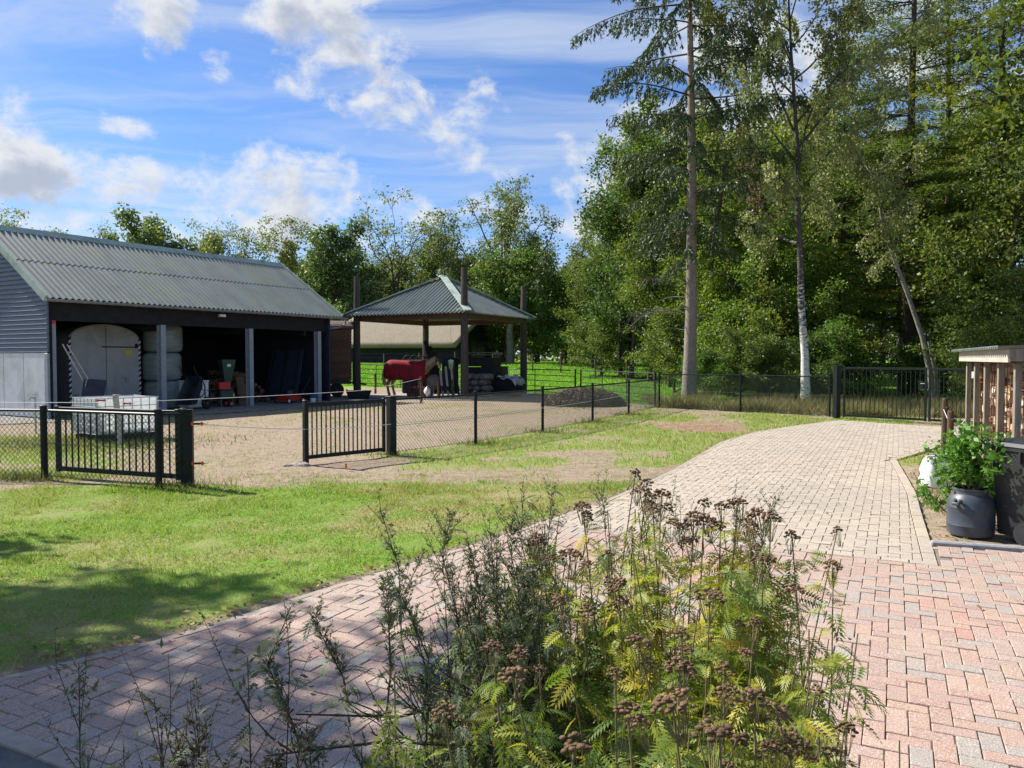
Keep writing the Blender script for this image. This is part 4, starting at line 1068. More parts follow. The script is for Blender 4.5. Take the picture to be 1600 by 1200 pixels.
    for x in np.linspace(-.6, .6, 9): MB().beam((x*.92, -.435, .02), (x, -.512, .8), .05, .03).build('rib', M_rubber, t)
    q = MB(); nx, ny = 12, 8
    for i in range(nx+1):
        for j in range(ny+1):
            x = -.1+.95*i/nx; y = -.56+1.0*j/ny; z = .86+.05*math.sin(i*1.1+j)+.03*math.cos(j*2.2+i*.4)-max(0, (x-.68))*2.2-max(0, -.5-y)*1.5
            q.V.append((x, y, z))
    for i in range(nx):
        for j in range(ny): a = i*(ny+1)+j; q.F.append((a, a+1, a+ny+2, a+ny+1))
    sh = q.build('plastic_sheet', pm('dull_plastic', (.42, .44, .46), (.30, .32, .34), 6, .3, .3, 15), t, smooth=True)
    md = sh.modifiers.new('solid', 'SOLIDIFY'); md.thickness = .008
    t = thing('olive_box', 'olive-brown box behind the black bin', 'box', (-.8, 35.9, .02), rad(-27)); MB().bbox((0, 0, .62), (1.1, .6, 1.22), .02).build('body', pm('olive_box', (.075, .07, .05), (.06, .055, .04), 4, .8), t); MB().bbox((0, 0, 1.25), (1.14, .64, .05), .01).build('lid', MATS['olive_box'], t)
    t = thing('feed_trough', 'low black rubber trough at the left front of the barrack', 'trough', (-6.3, 31.6, 0), rad(-5))
    MB().add([(-.35, -.22, 0), (.35, -.22, 0), (.35, .22, 0), (-.35, .22, 0), (-.46, -.3, .34), (.46, -.3, .34), (.46, .3, .34), (-.46, .3, .34), (-.42, -.26, .34), (.42, -.26, .34), (.42, .26, .34), (-.42, .26, .34), (-.32, -.2, .05), (.32, -.2, .05), (.32, .2, .05), (-.32, .2, .05)],
             [(0, 1, 5, 4), (1, 2, 6, 5), (2, 3, 7, 6), (3, 0, 4, 7), (4, 5, 9, 8), (5, 6, 10, 9), (6, 7, 11, 10), (7, 4, 8, 11), (8, 9, 13, 12), (9, 10, 14, 13), (10, 11, 15, 14), (11, 8, 12, 15), (12, 13, 14, 15)]).build('basin', M_rubber, t)
    MB().tube([(-.45, -.06, .33), (-.52, -.05, .38), (-.52, .05, .38), (-.45, .06, .33)], .015, 6).build('handle', M_rubber, t)
    # short wooden stakes with a rope
    for k, (x, y, h, lb) in enumerate(((-6.4, 36.0, .95, 'thin wooden stake standing left of the horse'), (-3.35, 28.3, 1.0, 'wooden stake with a rope in front of the horse'), (-2.98, 31.0, .75, 'short wooden stake left of the front pole'), (-2.45, 31.6, .8, 'brown stake between the propped planks'))):
        t = thing('wooden_stake', lb, 'stake', (x, y, 0)); MB().tube([(0, 0, 0), (.01, 0, h*.5), (-.01, 0, h)], [.055, .05, .045], 7).build('shaft', M_brownwood, t); MB().lathe([(.012, 0), (.03, .01), (.03, .05), (.012, .06)], 8, (0, -.05, h*.85), Matrix.Rotation(rad(90), 3, 'X')).build('insulator', M_rubber, t)
barrack_store()

# ------------------------------------------------------------------ thatched barn beyond the paddock
def thatched_barn():
    a = math.atan2(.342, -.94)             # axis direction, going left and away
    t = thing('thatched_barn', 'long low barn with a big tan thatched roof behind the barrack', 'barn', (-3.8, 55, float(gz(0, 55))-.1), a)
    L, W, EZ, RZ = 11.0, 7.0, 1.35, 4.25      # local x = length, local -y = gable depth is along -y
    # local y axis: +y = away from the camera side? front eave lies at y = 0 and the building extends to y = -W
    th = MB(); n, mN = 40, 12; rg = random.Random(3)
    def surf(side):
        rows = []
        for i in range(n+1):
            row = []
            for j in range(mN+1):
                f = j/mN
                x0 = -1.1+1.1*max(0, 1-f/.8)*1.0-.0; x1 = L+.6-2.2*f
                x = x0+(x1-x0)*i/n
                y = (.55-(W/2+.55)*f); z = EZ-.1+(RZ-EZ+.1)*f+.12*math.sin(math.pi*f)+.03*vn(x*1.0, f*6.0, 1.6, 2)
                if side: y = -W-y
                row.append((x, y, z))
            rows.append(row)
        return rows
    for side in (0, 1):
        rows = surf(side); o = len(th.V)
        for r in rows: th.V.extend(r)
        for i in range(n):
            for j in range(mN):
                q = o+i*(mN+1)+j; f = (q, q+1, q+mN+2, q+mN+1); th.F.append(f if side else f[::-1])
    o = th.build('roof', pm('thatch', (.31, .26, .185), (.225, .185, .13), 5, .95, .9, 14, stretch=(3, 1, 1), dirt=(.22, .19, .13), dscale=.9), t, smooth=True)
    md = o.modifiers.new('solid', 'SOLIDIFY'); md.thickness = .28; md.offset = -1
    MB().tube([(x, -W/2, RZ+.1+.03*math.sin(x*2)) for x in np.linspace(-1.05, L-1.5, 24)], .2, 8).build('ridge', MATS['thatch'], o)
    MB().add([(-1.15, -W/2+.9, RZ-.75), (-1.15, -W/2-.9, RZ-.75), (-.3, -W/2, RZ+.12), (-.9, -W/2+.85, RZ-.9), (-.9, -W/2-.85, RZ-.9), (-.1, -W/2, RZ-.1)], [(0, 1, 2), (3, 5, 4), (0, 3, 4, 1), (0, 2, 5, 3), (1, 4, 5, 2)]).build('half_hip', MATS['thatch'], o)
    bl = pm('tarred_boards', (.012, .013, .018), (.02, .02, .026), 4, .8)
    MB().box((L/2, -.05, EZ/2), (L, .1, EZ)).box((L/2, -W+.05, EZ/2), (L, .1, EZ)).build('wall', bl, t)
    MB().prism([(-.05, 0), (-W+.05, 0), (-W+.05, EZ), (-W/2, RZ-.4), (-.05, EZ)], 'x', 0, .1).build('gable', bl, t)
    MB().bbox((-.9, -W+.4, EZ/2+.3), (.35, .35, EZ+.9), .02).build('corner_post', pm('ochre_post', (.20, .12, .045), (.15, .09, .035), 5, .8), t)
    MB().bbox((-.02, -W/2, .95), (.06, 2.6, 1.9), .01).build('door', M_black, t)
thatched_barn()

# ------------------------------------------------------------------ fences and gates
def chain_link(mb, a, b, z0, z1, pitch=.075, r=.0019):
    """diamond mesh of slim square wires in the vertical plane from a to b"""
    a = Vector((a[0], a[1], 0)); b = Vector((b[0], b[1], 0)); d = b-a; L = d.length; d.normalize(); nrm = Vector((-d.y, d.x, 0)); H = z1-z0
    for s in (1, -1):
        k = -H if s > 0 else 0
        while k < L+(0 if s > 0 else H):
            # line x = k + s*(z-z0)
            za, zb = 0.0, H
            xa, xb = k, k+s*H
            if s > 0:
                if xa < 0: za = -k; xa = 0
                if xb > L: zb = L-k; xb = L
            else:
                if xa > L: za = k-L; xa = L
                if xb < 0: zb = k; xb = 0
            if zb-za > .02:
                off = nrm*(.002*s)
                mb.beam(a+d*xa+off+Vector((0, 0, z0+za)), a+d*xb+off+Vector((0, 0, z0+zb)), r*2, r*2, up=tuple(nrm))
            k += pitch
    return mb
M_mesh = pm('coated_wire', (.03, .045, .04), (.04, .055, .05), 9, .5)
def fence_run(name, label, pts, h, posts=True, top=.0, skip_first=False, post_r=.032, post_h=None, drop=None):
    t = thing(name, label, 'fence', (0, 0, 0))
    for i, p in enumerate(pts):
        if i == 0 and skip_first: continue
        hh = h if post_h is None else post_h
        MB().tube([(p[0], p[1], -.02), (p[0], p[1], hh)], post_r, 8).lathe([(post_r+.006, hh), (post_r+.006, hh+.02), (.01, hh+.035)], 8, (p[0], p[1], 0)).build('post', M_gblk, t)
    for i in range(len(pts)-1):
        a, b = pts[i], pts[i+1]
        m = chain_link(MB(), a, b, .03, h-.05); m.build('chain_link_mesh', M_mesh, t)
        MB().tube([(a[0], a[1], h-.045), (b[0], b[1], h-.045)], .019, 7).build('top_rail', M_gblk, t)
        q = MB()
        for z in (.05, h*.5): q.tube([(a[0], a[1]-.012, z), (b[0], b[1]-.012, z)], .0035, 4)
        q.build('strain_wire', M_mesh, t)
    return t
fence_run('chain_link_fence', 'green-black chain link fence running from the gate towards the paddock corner', FENCE, 1.0, skip_first=True)
fence_run('chain_link_fence', 'thin black chain link fence in front of the spruce and birch', FENCE2, 1.18, post_r=.03)
fence_run('chain_link_fence', 'chain link fence at the left edge of the lawn before the trough', [(-12.6, 11.6), (-9.6, 10.95), (-6.45, 10.57), (-4.52, 9.80), (-4.25, 9.92)], .99, post_r=.045)
def square_post(name, label, x, y, w, h, rz=0):
    t = thing(name, label, 'post', (x, y, 0), rz)
    MB().bbox((0, 0, h/2), (w, w, h), .006).build('shaft', M_gblk, t); MB().bbox((0, 0, h+.006), (w+.012, w+.012, .014), .004).build('cap', M_gblk, t)
    return t
def bar_gate(name, label, a, b, h, nbars, z0=.08, bar=.018, frame=.05):
    a = Vector((a[0], a[1], 0)); b = Vector((b[0], b[1], 0)); d = b-a; L = d.length
    t = thing(name, label, 'gate', a, math.atan2(d.y, d.x))
    MB().bbox((L/2, 0, z0+.03), (L, frame*.9, .06), .005).build('bottom_rail', M_gblk, t)
    MB().bbox((L/2, 0, h-.03), (L, frame*.9, .06), .005).build('top_rail', M_gblk, t)
    for x in (frame/2, L-frame/2): MB().bbox((x, 0, (z0+h)/2), (frame, frame, h-z0+.03), .005).build('stile', M_gblk, t)
    q = MB().bbox((0, 0, (z0+h)/2), (bar, bar, h-z0-.1), .002).mesh('bar', M_gblk)
    for i in range(nbars): link('bar', q, t, (frame+(L-2*frame)*(i+1)/(nbars+1), 0, 0))
    return t
square_post('gate_post', 'thick black gate post at the right end of the left fence', -4.19, 9.93, .115, .99, .2)
square_post('gate_post', 'thick dark gate post between the open gate and the chain link fence', -2.07, 13.17, .13, 1.0, .8)
square_post('gate_post', 'tall black post at the left of the driveway gate', 9.0, 21.3, .15, 1.45, .4)
g1 = bar_gate('bar_gate', 'black vertical-bar gate swung open behind the left fence', (-4.35, 10.05), (-6.42, 10.82), .98, 17, frame=.06)
g2 = bar_gate('bar_gate', 'black vertical-bar gate standing half open in the yard', (-2.17, 13.10), (-3.24, 11.98), .97, 16, frame=.05)
MB().bbox((1.53, 0, .5), (.07, .08, 1.02), .006).build('free_end_post', M_gblk, g2)
t = square_post('gate_foot_block', 'rough concrete block under the free end of the half open gate', -3.28, 11.92, .1, .05); 
for ch in list(t.children): bpy.data.objects.remove(ch)
t['category'] = 'block'; MB().blob((0, 0, .0), (.15, .12, .05), 4, 12, 6, .2).build('lump', M_conc, t); MB().blob((-.2, -.03, .0), (.09, .08, .03), 6, 10, 6, .2).build('lump', M_conc, t)
def drive_gate():
    A, Mi, B = (9.12, 21.15), (10.55, 19.55), (12.1, 17.6)
    g = bar_gate('drive_gate', 'left leaf of the tall black driveway gate', A, Mi, 1.42, 17, z0=.07, bar=.016, frame=.05)
    L = (Vector(Mi)-Vector(A)).length
    MB().bbox((L-.14, 0, .98), (.12, .06, .2), .008).build('lock_case', M_gblk, g); MB().tube([(L-.12, -.04, 1.02), (L-.12, -.08, 1.02), (L-.02, -.08, 1.02)], .01, 6).build('handle', M_steel, g)
    g = bar_gate('drive_gate', 'right leaf of the tall black driveway gate with white notices', (10.58, 19.51), B, 1.42, 22, z0=.07, bar=.016, frame=.05)
    for x in (1.02, 1.16): MB().box((x, -.035, 1.26), (.10, .006, .16)).build('notice', M_wht, g)
drive_gate()
def tube_fence(name, label, pts, h, rails, mid, group=None):
    t = thing(name, label, 'fence', (0, 0, 0))
    zs = [float(gz(*p)) for p in pts]
    for i in range(len(pts)-1):
        a, b = pts[i], pts[i+1]
        for k in range(rails):
            f = (k+.6)/(rails-.4); z = h*f
            MB().tube([(a[0], a[1], zs[i]+z), (b[0], b[1], zs[i+1]+z)], .024 if k == rails-1 else .017, 6).build('rail', M_gblk, t)
        n = mid
        for j in range(n+1):
            f = j/n; x = a[0]+(b[0]-a[0])*f; y = a[1]+(b[1]-a[1])*f; z = zs[i]+(zs[i+1]-zs[i])*f
            MB().tube([(x, y, z), (x, y, z+h+(.06 if j in (0, n) else 0))], .035 if j in (0, n) else .018, 6).build('upright', M_gblk, t)
    return t
tube_fence('tube_gate', 'five-rail dark tube gate panel at the right of the meadow edge', [(4.9, 26.3), (2.9, 32.4)], 1.15, 5, 3)
tube_fence('tube_fence', 'five-rail dark tube fence panel right of the barrack', [(2.7, 32.8), (-.6, 37.6)], 1.15, 5, 2)
tube_fence('tube_fence', 'five-rail dark tube fence behind the horse', [(-.75, 37.7), (-4.5, 39.8), (-8.6, 41.6)], 1.15, 5, 3)
def paddock_posts():
    for k, (px, y) in enumerate(((545, 50), (600, 49), (655, 49.5), (711, 50.5), (770, 50), (832, 49), (876, 48), (930, 45), (979, 43), (1022, 41))):
        x = (px-800)/1202*y; z = float(gz(x, y))
        t = thing('paddock_post', 'thin weathered post of the wire fence along the far meadow edge', 'post', (x, y, z), 0, 'posts along the far meadow edge')
        MB().tube([(0, 0, -.05), (.01, 0, .6), (0, 0, 1.15)], [.05, .048, .045], 6).build('shaft', M_brownwood, t); q = MB()
        for zz in (.5, .8, 1.08): q.lathe([(.01, 0), (.02, .01), (.02, .03), (.01, .04)], 6, (0, -.045, zz), Matrix.Rotation(rad(90), 3, 'X'))
        q.build('insulator', M_rubber, t)
    pts = [((px-800)/1202*y, y) for px, y in ((545, 50), (655, 49.5), (770, 50), (832, 49), (876, 48), (930, 45), (979, 43), (1022, 41))]
    t = thing('paddock_wire', 'thin wire strands strung along the far meadow posts', 'wire', (0, 0, 0))
    for zz in (.5, .8, 1.08): MB().tube([(x, y-.09, float(gz(x, y))+zz) for x, y in pts], .004, 4).build('strand', M_gblk, t)
paddock_posts()
# electric rope with handles
def sag(a, b, s, n=10):
    a = Vector(a); b = Vector(b); return [a.lerp(b, i/n)-Vector((0, 0, s*4*(i/n)*(1-i/n))) for i in range(n+1)]
def ropes():
    def rope(label, pts, r=.0055):
        t = thing('electric_rope', label, 'rope', (0, 0, 0)); allp = []
        for i in range(len(pts)-1): allp += sag(pts[i], pts[i+1], .02)[(1 if i else 0):]
        MB().tube(allp, r, 5).build('strand', M_wire, t); return t
    def handle(label, p, d):
        t = thing('rope_handle', label, 'handle', p, math.atan2(d[1], d[0])); R = Matrix.Rotation(rad(90), 3, 'Y')
        MB().lathe([(.008, 0), (.026, .006), (.026, .022), (.011, .03), (.011, .12), (.026, .126), (.026, .14), (.014, .145), (.010, .16)], 10, (0, 0, 0), R).build('grip', M_orange, t)
        MB().lathe([(.0135, .036), (.0135, .116)], 10, (0, 0, 0), R).build('band', M_rubber, t); MB().tube([(.16, 0, 0), (.20, 0, .0), (.215, 0, .012), (.20, 0, .024)], .004, 5).build('hook', M_steel, t)
    rope('upper white electric rope crossing the yard before the shed', [(-14, 16.2, .78), (-7.55, 14.66, .82), (-4.4, 22.5, .72), (-3.35, 28.3, .92)])
    rope('white electric rope from the left gate post through the half open gate', [(-4.12, 9.86, .83), (-3.24, 11.93, .56), (-2.07, 13.08, .54), (.69, 17.2, .55), (3.4, 22.5, .6)])
    handle('red rope handle at the top of the thick left gate post', (-4.12, 9.85, .82), (1, .1))
    handle('orange rope handle low on the thick left gate post', (-4.12, 9.85, .31), (1, .1))
    handle('red rope handle hanging left of the pale stake', (-7.9, 14.62, .86), (1, .0)); handle('red rope handle hanging right of the pale stake', (-7.4, 14.62, .80), (1, .0))
    t = thing('orange_peg', 'tiny orange peg lying in the worn grass by the gate', 'peg', (-2.47, 11.4, .03)); MB().lathe([(.008, 0), (.018, .01), (.013, .05), (.018, .06)], 8).build('shaft', M_orange, t); MB().lathe([(.02, .06), (.02, .07)], 8).build('rim', M_orange, t)
ropes()
# ------------------------------------------------------------------ heaps
def heap(name, label, c, r, mat, n, seed, sz, cat='heap'):
    t = thing(name, label, cat, (c[0], c[1], float(gz(*c)))); rg = random.Random(seed)
    MB().blob((0, 0, -.05), (r[0], r[1], r[2]), seed, 20, 10, .14).build('core', mat, t)
    q = MB()
    for k in range(n):
        a = rg.uniform(0, 6.28); f = math.sqrt(rg.random()); x = math.cos(a)*f*r[0]*1.1; y = math.sin(a)*f*r[1]*1.1; z = max(0, r[2]*(1-f*f)**.55-.04)
        d = Vector((rg.gauss(0, 1), rg.gauss(0, 1), rg.gauss(0, .5))).normalized()*sz*rg.uniform(.5, 1.4)
        q.beam(Vector((x, y, z))-d, Vector((x, y, z))+d, sz*.3, sz*.16)
    stuff(q.build('litter', mat, t)); return t
heap('manure_heap', 'brown heap of straw and manure behind the chain link fence', (2.55, 27.2), (1.35, .9, .62), pm('brown_litter', (.085, .058, .036), (.21, .155, .10), 9, .95, .9, 20, lo=.42, hi=.6), 2600, 3, .085)
# ------------------------------------------------------------------ log store on the right
def log_store():
    A = Vector((7.72, 13.0, 0)); B = Vector((5.95, 9.05, 0)); d = (A-B); L = d.length; rz = math.atan2(d.y, d.x)
    t = thing('log_store', 'grey timber log store with corrugated roof and rusty mesh sides', 'log store', B, rz)   # local x runs from the near end to the far end, local -y is away from the drive
    H = 1.60; D = 1.6
    def at(u): return u*L
    xs = [.0, .27, .54, .78, 1.0]
    for u in xs:
        MB().bbox((at(u), 0, H/2), (.11, .07, H), .006).build('post', M_wood, t)
        MB().bbox((at(u), -D, H/2+.03), (.07, .13, H+.06), .006).build('post', M_wood, t)
    r = wave_sheet(MB(), -.25, L+.25, lambda x: -D-.25, lambda x: .24, lambda x, y: H+.20+.04*(-y), .15, .02, .006, 8).build('roof', M_roof, t)
    MB().bbox((L/2, .115, H+.09), (L+.35, .03, .16), .005).build('fascia', pm('pale_fascia', (.46, .41, .34), (.36, .32, .27), 4, .8, stretch=(.5, 4, 4)), t)
    MB().bbox((-.17, -D/2, H+.10), (.03, D+.22, .15), .005).build('fascia', M_wood, t)
    for x in (.0, L): MB().beam((x, .06, H+.06), (x, -D, H+.10), .06, .1).build('rafter', M_brownwood, t)
    rust = pm('rusty_bar', (.30, .115, .05), (.20, .075, .038), 15, .85)
    for i in range(int(L/.22)):
        x = .05+i*.22
        MB().tube([(x, -.075, .05), (x, -.075, H)], .006, 5).build('mesh_bar', rust, t)
    for k in range(6): MB().tube([(.02, -.09, .2+k*.27), (L, -.09, .2+k*.27)], .006, 5).build('mesh_bar', rust, t)
    # firewood behind the mesh: end-on split logs
    rg = random.Random(7); ms = [pm('fresh_split', (.42, .30, .19), (.30, .20, .125), 7, .85, objvar=.5), pm('grey_split', (.56, .49, .40), (.42, .36, .29), 7, .85, objvar=.4), pm('bark_log', (.15, .10, .07), (.10, .065, .045), 8, .9, objvar=.3)]
    f = thing('stacked_firewood', 'split firewood stacked behind the rusty mesh of the log store', 'firewood', B, rz)
    shapes = []
    for k in range(9):
        n = rg.choice((3, 5, 7)); q = MB(); pr = []; rr = rg.uniform(.045, .085)
        for i in range(n): a = 6.28*i/n+rg.uniform(-.3, .3); pr.append((math.cos(a)*rr*rg.uniform(.75, 1.1), math.sin(a)*rr*rg.uniform(.75, 1.1)))
        q.prism(pr, 'y', -.34, rg.uniform(-.03, .01)); shapes.append([q.mesh('log', m) for m in ms])
    x = .1; cnt = 0
    while x < L-.05:
        z = rg.uniform(.05, .15); top = H-.06 if x > L*.45 else rg.uniform(.95, 1.2)
        while z < top:
            me = shapes[rg.randrange(9)][rg.choice((0, 0, 1, 1, 2))]
            link('log', me, f, (x+rg.uniform(-.05, .05), -.17+rg.uniform(-.12, .01), z), (rg.gauss(0, .12), rg.uniform(0, 6.28), rg.gauss(0, .12))); z += rg.uniform(.085, .175); cnt += 1
        x += rg.uniform(.12, .17)
    t2 = thing('propped_boards', 'grey boards propped in the open near end of the log store', 'boards', B+Vector((.25, -.1, 0)), rz)
    for k in range(3): MB().beam((-.15+.1*k, -.35-.18*k, 0), (.3, -.55-.2*k, 1.25-.15*k), .1, .025, bev=.003).build('board', M_wood, t2)
    t3 = thing('blue_tarp', 'crumpled blue-grey tarp in the near end of the log store', 'tarp', B+Vector((.35, -.55, 0)), rz)
    MB().blob((0, 0, .36), (.35, .3, .42), 9, 18, 12, .3).build('folds', pm('bluegrey_tarp', (.17, .20, .26), (.12, .15, .20), 5, .5, .5, 12), t3, smooth=True); MB().blob((.1, -.25, .2), (.3, .25, .22), 12, 14, 9, .3).build('folds', MATS['bluegrey_tarp'], t3, smooth=True)
log_store()
def stakes_right():
    for k, (x, y, h, lb) in enumerate(((7.2, 12.6, .80, 'round brown stake with rope beside the log store'), (7.75, 13.75, .95, 'second round brown stake behind the log store corner'))):
        t = thing('round_stake', lb, 'stake', (x, y, 0)); MB().tube([(0, 0, 0), (0, 0, h-.02), (0, 0, h)], [.052, .05, .04], 10).build('shaft', M_brownwood, t); MB().lathe([(.01, 0), (.025, .01), (.025, .05), (.01, .06)], 8, (0, -.05, h*.82), Matrix.Rotation(rad(90), 3, 'X')).build('insulator', M_rubber, t)
    t = thing('tied_cord', 'white cord tied between the brown stakes and the log store', 'cord', (0, 0, 0))
    MB().tube(sag((7.22, 12.54, .50), (7.66, 12.98, .62), .02), .007, 5).build('strand', M_wire, t); MB().tube([(7.24, 12.53, .52), (7.28, 12.5, .3), (7.3, 12.5, .1)], .007, 5).build('strand', M_wire, t); MB().tube(sag((7.22, 12.54, .48), (7.7, 13.7, .75), .02), .005, 5).build('strand', M_wire, t)
    t = thing('cord_handle', 'orange handle hanging at the foot of the brown stake', 'handle', (7.31, 12.48, .05)); MB().lathe([(.01, 0), (.05, .01), (.05, .035), (.02, .04), (.02, .15), (.05, .16), (.05, .18)], 10).build('grip', M_orange, t); MB().tube([(0, 0, .18), (0, 0, .22), (.02, 0, .23)], .006, 5).build('hook', M_steel, t)
stakes_right()
def bags():
    for k, (x, y, s, lb) in enumerate(((5.5, 9.95, 1.0, 'full white plastic sack standing on the grass verge'), (5.72, 9.4, .8, 'white sack half hidden behind the potted shrub'))):
        t = thing('white_sack', lb, 'sack', (x, y, 0), .3+k)
        q = MB(); n, m = 16, 9; rg = random.Random(k)
        for i in range(m+1):
            f = i/m; z = .38*s*f; w = .17*s*(1+.12*math.sin(f*3.1))*(1-.18*f); dd = .12*s*(1+.15*math.sin(f*3.1))*(1-.55*f**3)
            for j in range(n):
                a = 6.283*j/n; sq = 1/(max(abs(math.cos(a)), abs(math.sin(a))))**.6; wob = 1+.06*math.sin(3*a+i)+.05*math.sin(5*a-2*i)
                q.V.append((math.cos(a)*w*sq*wob, math.sin(a)*dd*sq*wob, z+.015*math.sin(4*a+k)))
        for i in range(m):
            for j in range(n): a = i*n+j; b = i*n+(j+1) % n; q.F.append((a, b, b+n, a+n))
        q.F.append(tuple(range(m*n, m*n+n))); q.build('sack_body', M_wht, t, smooth=True)
        MB().beam((-.15*s, 0, .385*s), (.15*s, 0, .395*s), .03, .03).build('seam', M_wht, t)
bags()
def barrel():
    t = thing('blue_barrel', 'slate blue plastic barrel used as planter beside the bin', 'barrel', (4.32, 7.2, 0))
    m = pm('slate_plastic', (.055, .068, .088), (.045, .055, .072), 5, .42, dirt=(.13, .12, .10), dscale=4)
    MB().lathe([(.17, 0), (.19, .012), (.198, .04), (.2, .10), (.203, .105), (.2, .112), (.2, .265), (.203, .27), (.2, .277), (.197, .32), (.175, .37), (.15, .395), (.15, .425), (.157, .43), (.157, .445), (.14, .445), (.138, .40), (.01, .39)], 36).build('body', m, t, auto=35)
    for s in (-1, 1): MB().tube([(s*.168, -.09, .34), (s*.215, -.06, .32), (s*.215, .0, .31), (s*.17, .03, .34)] if s > 0 else [(-.165, -.12, .34), (-.20, -.14, .315), (-.215, -.09, .31), (-.175, -.05, .34)], .018, 8).build('handle', m, t)
    MB().lathe([(.138, .395), (.09, .41), (.01, .415)], 20).build('soil', pm('potting_soil', (.04, .028, .018), (.06, .04, .025), 20, .95), t)
barrel()
def wheelie_bin():
    t = thing('wheelie_bin', 'dark grey wheeled rubbish bin at the right edge', 'bin', (4.72, 6.92, 0), rad(14))
    m = pm('bin_plastic', (.022, .024, .027), (.017, .019, .021), 5, .42, dirt=(.045, .043, .04), dscale=3)
    B = [(-.20, -.22), (.20, -.22), (.20, .22), (-.20, .22)]; T = [(-.24, -.27), (.24, -.27), (.24, .28), (-.24, .28)]
    def ring(P, z, c):
        out = []
        for i, (x, y) in enumerate(P):
            sx = -1 if x > 0 else 1; sy = -1 if y > 0 else 1
            a, b = ((x+sx*0, y+sy*c), (x+sx*c, y)) if i in (0, 2) else ((x+sx*c, y), (x, y+sy*c))
            out += [(*a, z), (*b, z)]
        return out
    q = MB(); q.add(ring(B, .05, .04)+ring(T, .84, .05), [tuple(range(7, -1, -1)), tuple(range(8, 16))]+[(i, (i+1) % 8, 8+(i+1) % 8, 8+i) for i in range(8)]); q.build('body', m, t, auto=25)
    q = MB(); q.add(ring([(x*1.08, y*1.06) for x, y in T], .83, .05)+ring([(x*1.08, y*1.06) for x, y in T], .865, .05), [tuple(range(7, -1, -1)), tuple(range(8, 16))]+[(i, (i+1) % 8, 8+(i+1) % 8, 8+i) for i in range(8)]); q.build('rim', m, t)
    lid = MB().add(ring([(x*1.12, y*1.1) for x, y in T], .868, .06)+ring([(x*1.06, y*1.04) for x, y in T], .90, .06)+ring([(x*.8, y*.8) for x, y in T], .925, .05), [tuple(range(7, -1, -1)), tuple(range(16, 24))]+[(r*8+i, r*8+(i+1) % 8, (r+1)*8+(i+1) % 8, (r+1)*8+i) for r in (0, 1) for i in range(8)]).build('lid', m, t)
    MB().tube([(-.2, .31, .86), (-.2, .37, .88), (.2, .37, .88), (.2, .31, .86)], .016, 8).build('handle', m, t)
    for x in (-.25, -.19, -.13): MB().bbox((x, -.282, .775), (.02, .03, .10), .004).build('rim_rib', m, t)
    for y in (-.20, -.08): MB().bbox((-.245, y, .775), (.03, .02, .10), .004).build('rim_rib', m, t)
    for x in (-.225, .225):
        w = MB().lathe([(.03, -.025), (.095, -.025), (.10, -.015), (.10, .015), (.095, .025), (.03, .025)], 20, (x, -.12, .10), Matrix.Rotation(rad(90), 3, 'Y')).build('wheel', M_rubber, t, auto=40)
        MB().lathe([(.01, -.03), (.06, -.027), (.06, .027), (.01, .03)], 14, (x, -.12, .10), Matrix.Rotation(rad(90), 3, 'Y')).build('hub', m, w)
    MB().tube([(-.24, -.12, .10), (.24, -.12, .10)], .012, 6).build('axle', M_steel, t)
wheelie_bin()

# ------------------------------------------------------------------ vegetation helpers
def unit(a): return a/np.maximum(np.linalg.norm(a, axis=-1, keepdims=True), 1e-9)
def leaf_quads(C, A, N, L, W):
    """diamond leaves: base C, axis A, rough normal N, length L, width W"""
    A = unit(A); S = unit(np.cross(A, N)); L = np.broadcast_to(np.asarray(L, float).reshape(-1, 1), (len(C), 1)); W = np.broadcast_to(np.asarray(W, float).reshape(-1, 1), (len(C), 1))
    U = unit(np.cross(S, A))
    mid = C+A*L*.48
    V = np.stack([C, mid+S*W*.5+U*W*.12, C+A*L, mid-S*W*.5+U*W*.12], 1).reshape(-1, 3)
    return V, np.arange(len(C)*4).reshape(-1, 4)
M_bark = pm('oak_bark', (.085, .068, .05), (.045, .036, .028), 6, .95, .8, 18, stretch=(5, 5, .8))
M_barkg = pm('grey_bark', (.30, .27, .23), (.19, .17, .145), 5, .9, .6, 16, stretch=(4, 4, 1.2), dirt=(.12, .11, .09), dscale=1.2)
L_oak = leafm('oak_leaf', [(0.078, 0.122, 0.029), (0.112, 0.167, 0.041), (0.157, 0.206, 0.045), (0.090, 0.137, 0.041)], .4)
L_far = leafm('far_leaf', [(0.129, 0.167, 0.077), (0.178, 0.215, 0.094), (0.218, 0.245, 0.099), (0.150, 0.185, 0.088)], .4)
L_maple = leafm('maple_leaf', [(0.090, 0.157, 0.027), (0.134, 0.225, 0.036), (0.190, 0.274, 0.045), (0.101, 0.171, 0.036)], .42)
L_birch = leafm('birch_leaf', [(.17, .205, .085), (.23, .26, .115), (.31, .32, .16), (.14, .18, .07)], .42, gloss=.5, vary=False)
L_spruce = leafm('spruce_needle', [(.03, .058, .034), (.045, .08, .042), (.075, .115, .045), (.04, .07, .04)], .18, gloss=.3)
L_larch = leafm('larch_needle', [(0.095, 0.137, 0.032), (0.146, 0.191, 0.036), (0.213, 0.245, 0.045), (0.078, 0.122, 0.032)], .38)
L_dead = leafm('dead_needle', [(.20, .125, .085), (.27, .175, .12), (.15, .095, .065)], .2, vary=False)
L_shrub = leafm('shrub_leaf', [(0.084, 0.132, 0.032), (0.134, 0.186, 0.041), (0.202, 0.230, 0.059), (0.095, 0.142, 0.036)], .4)
L_lush = leafm('lush_leaf', [(.09, .20, .025), (.14, .29, .035), (.20, .36, .05), (.08, .17, .03)], .35)

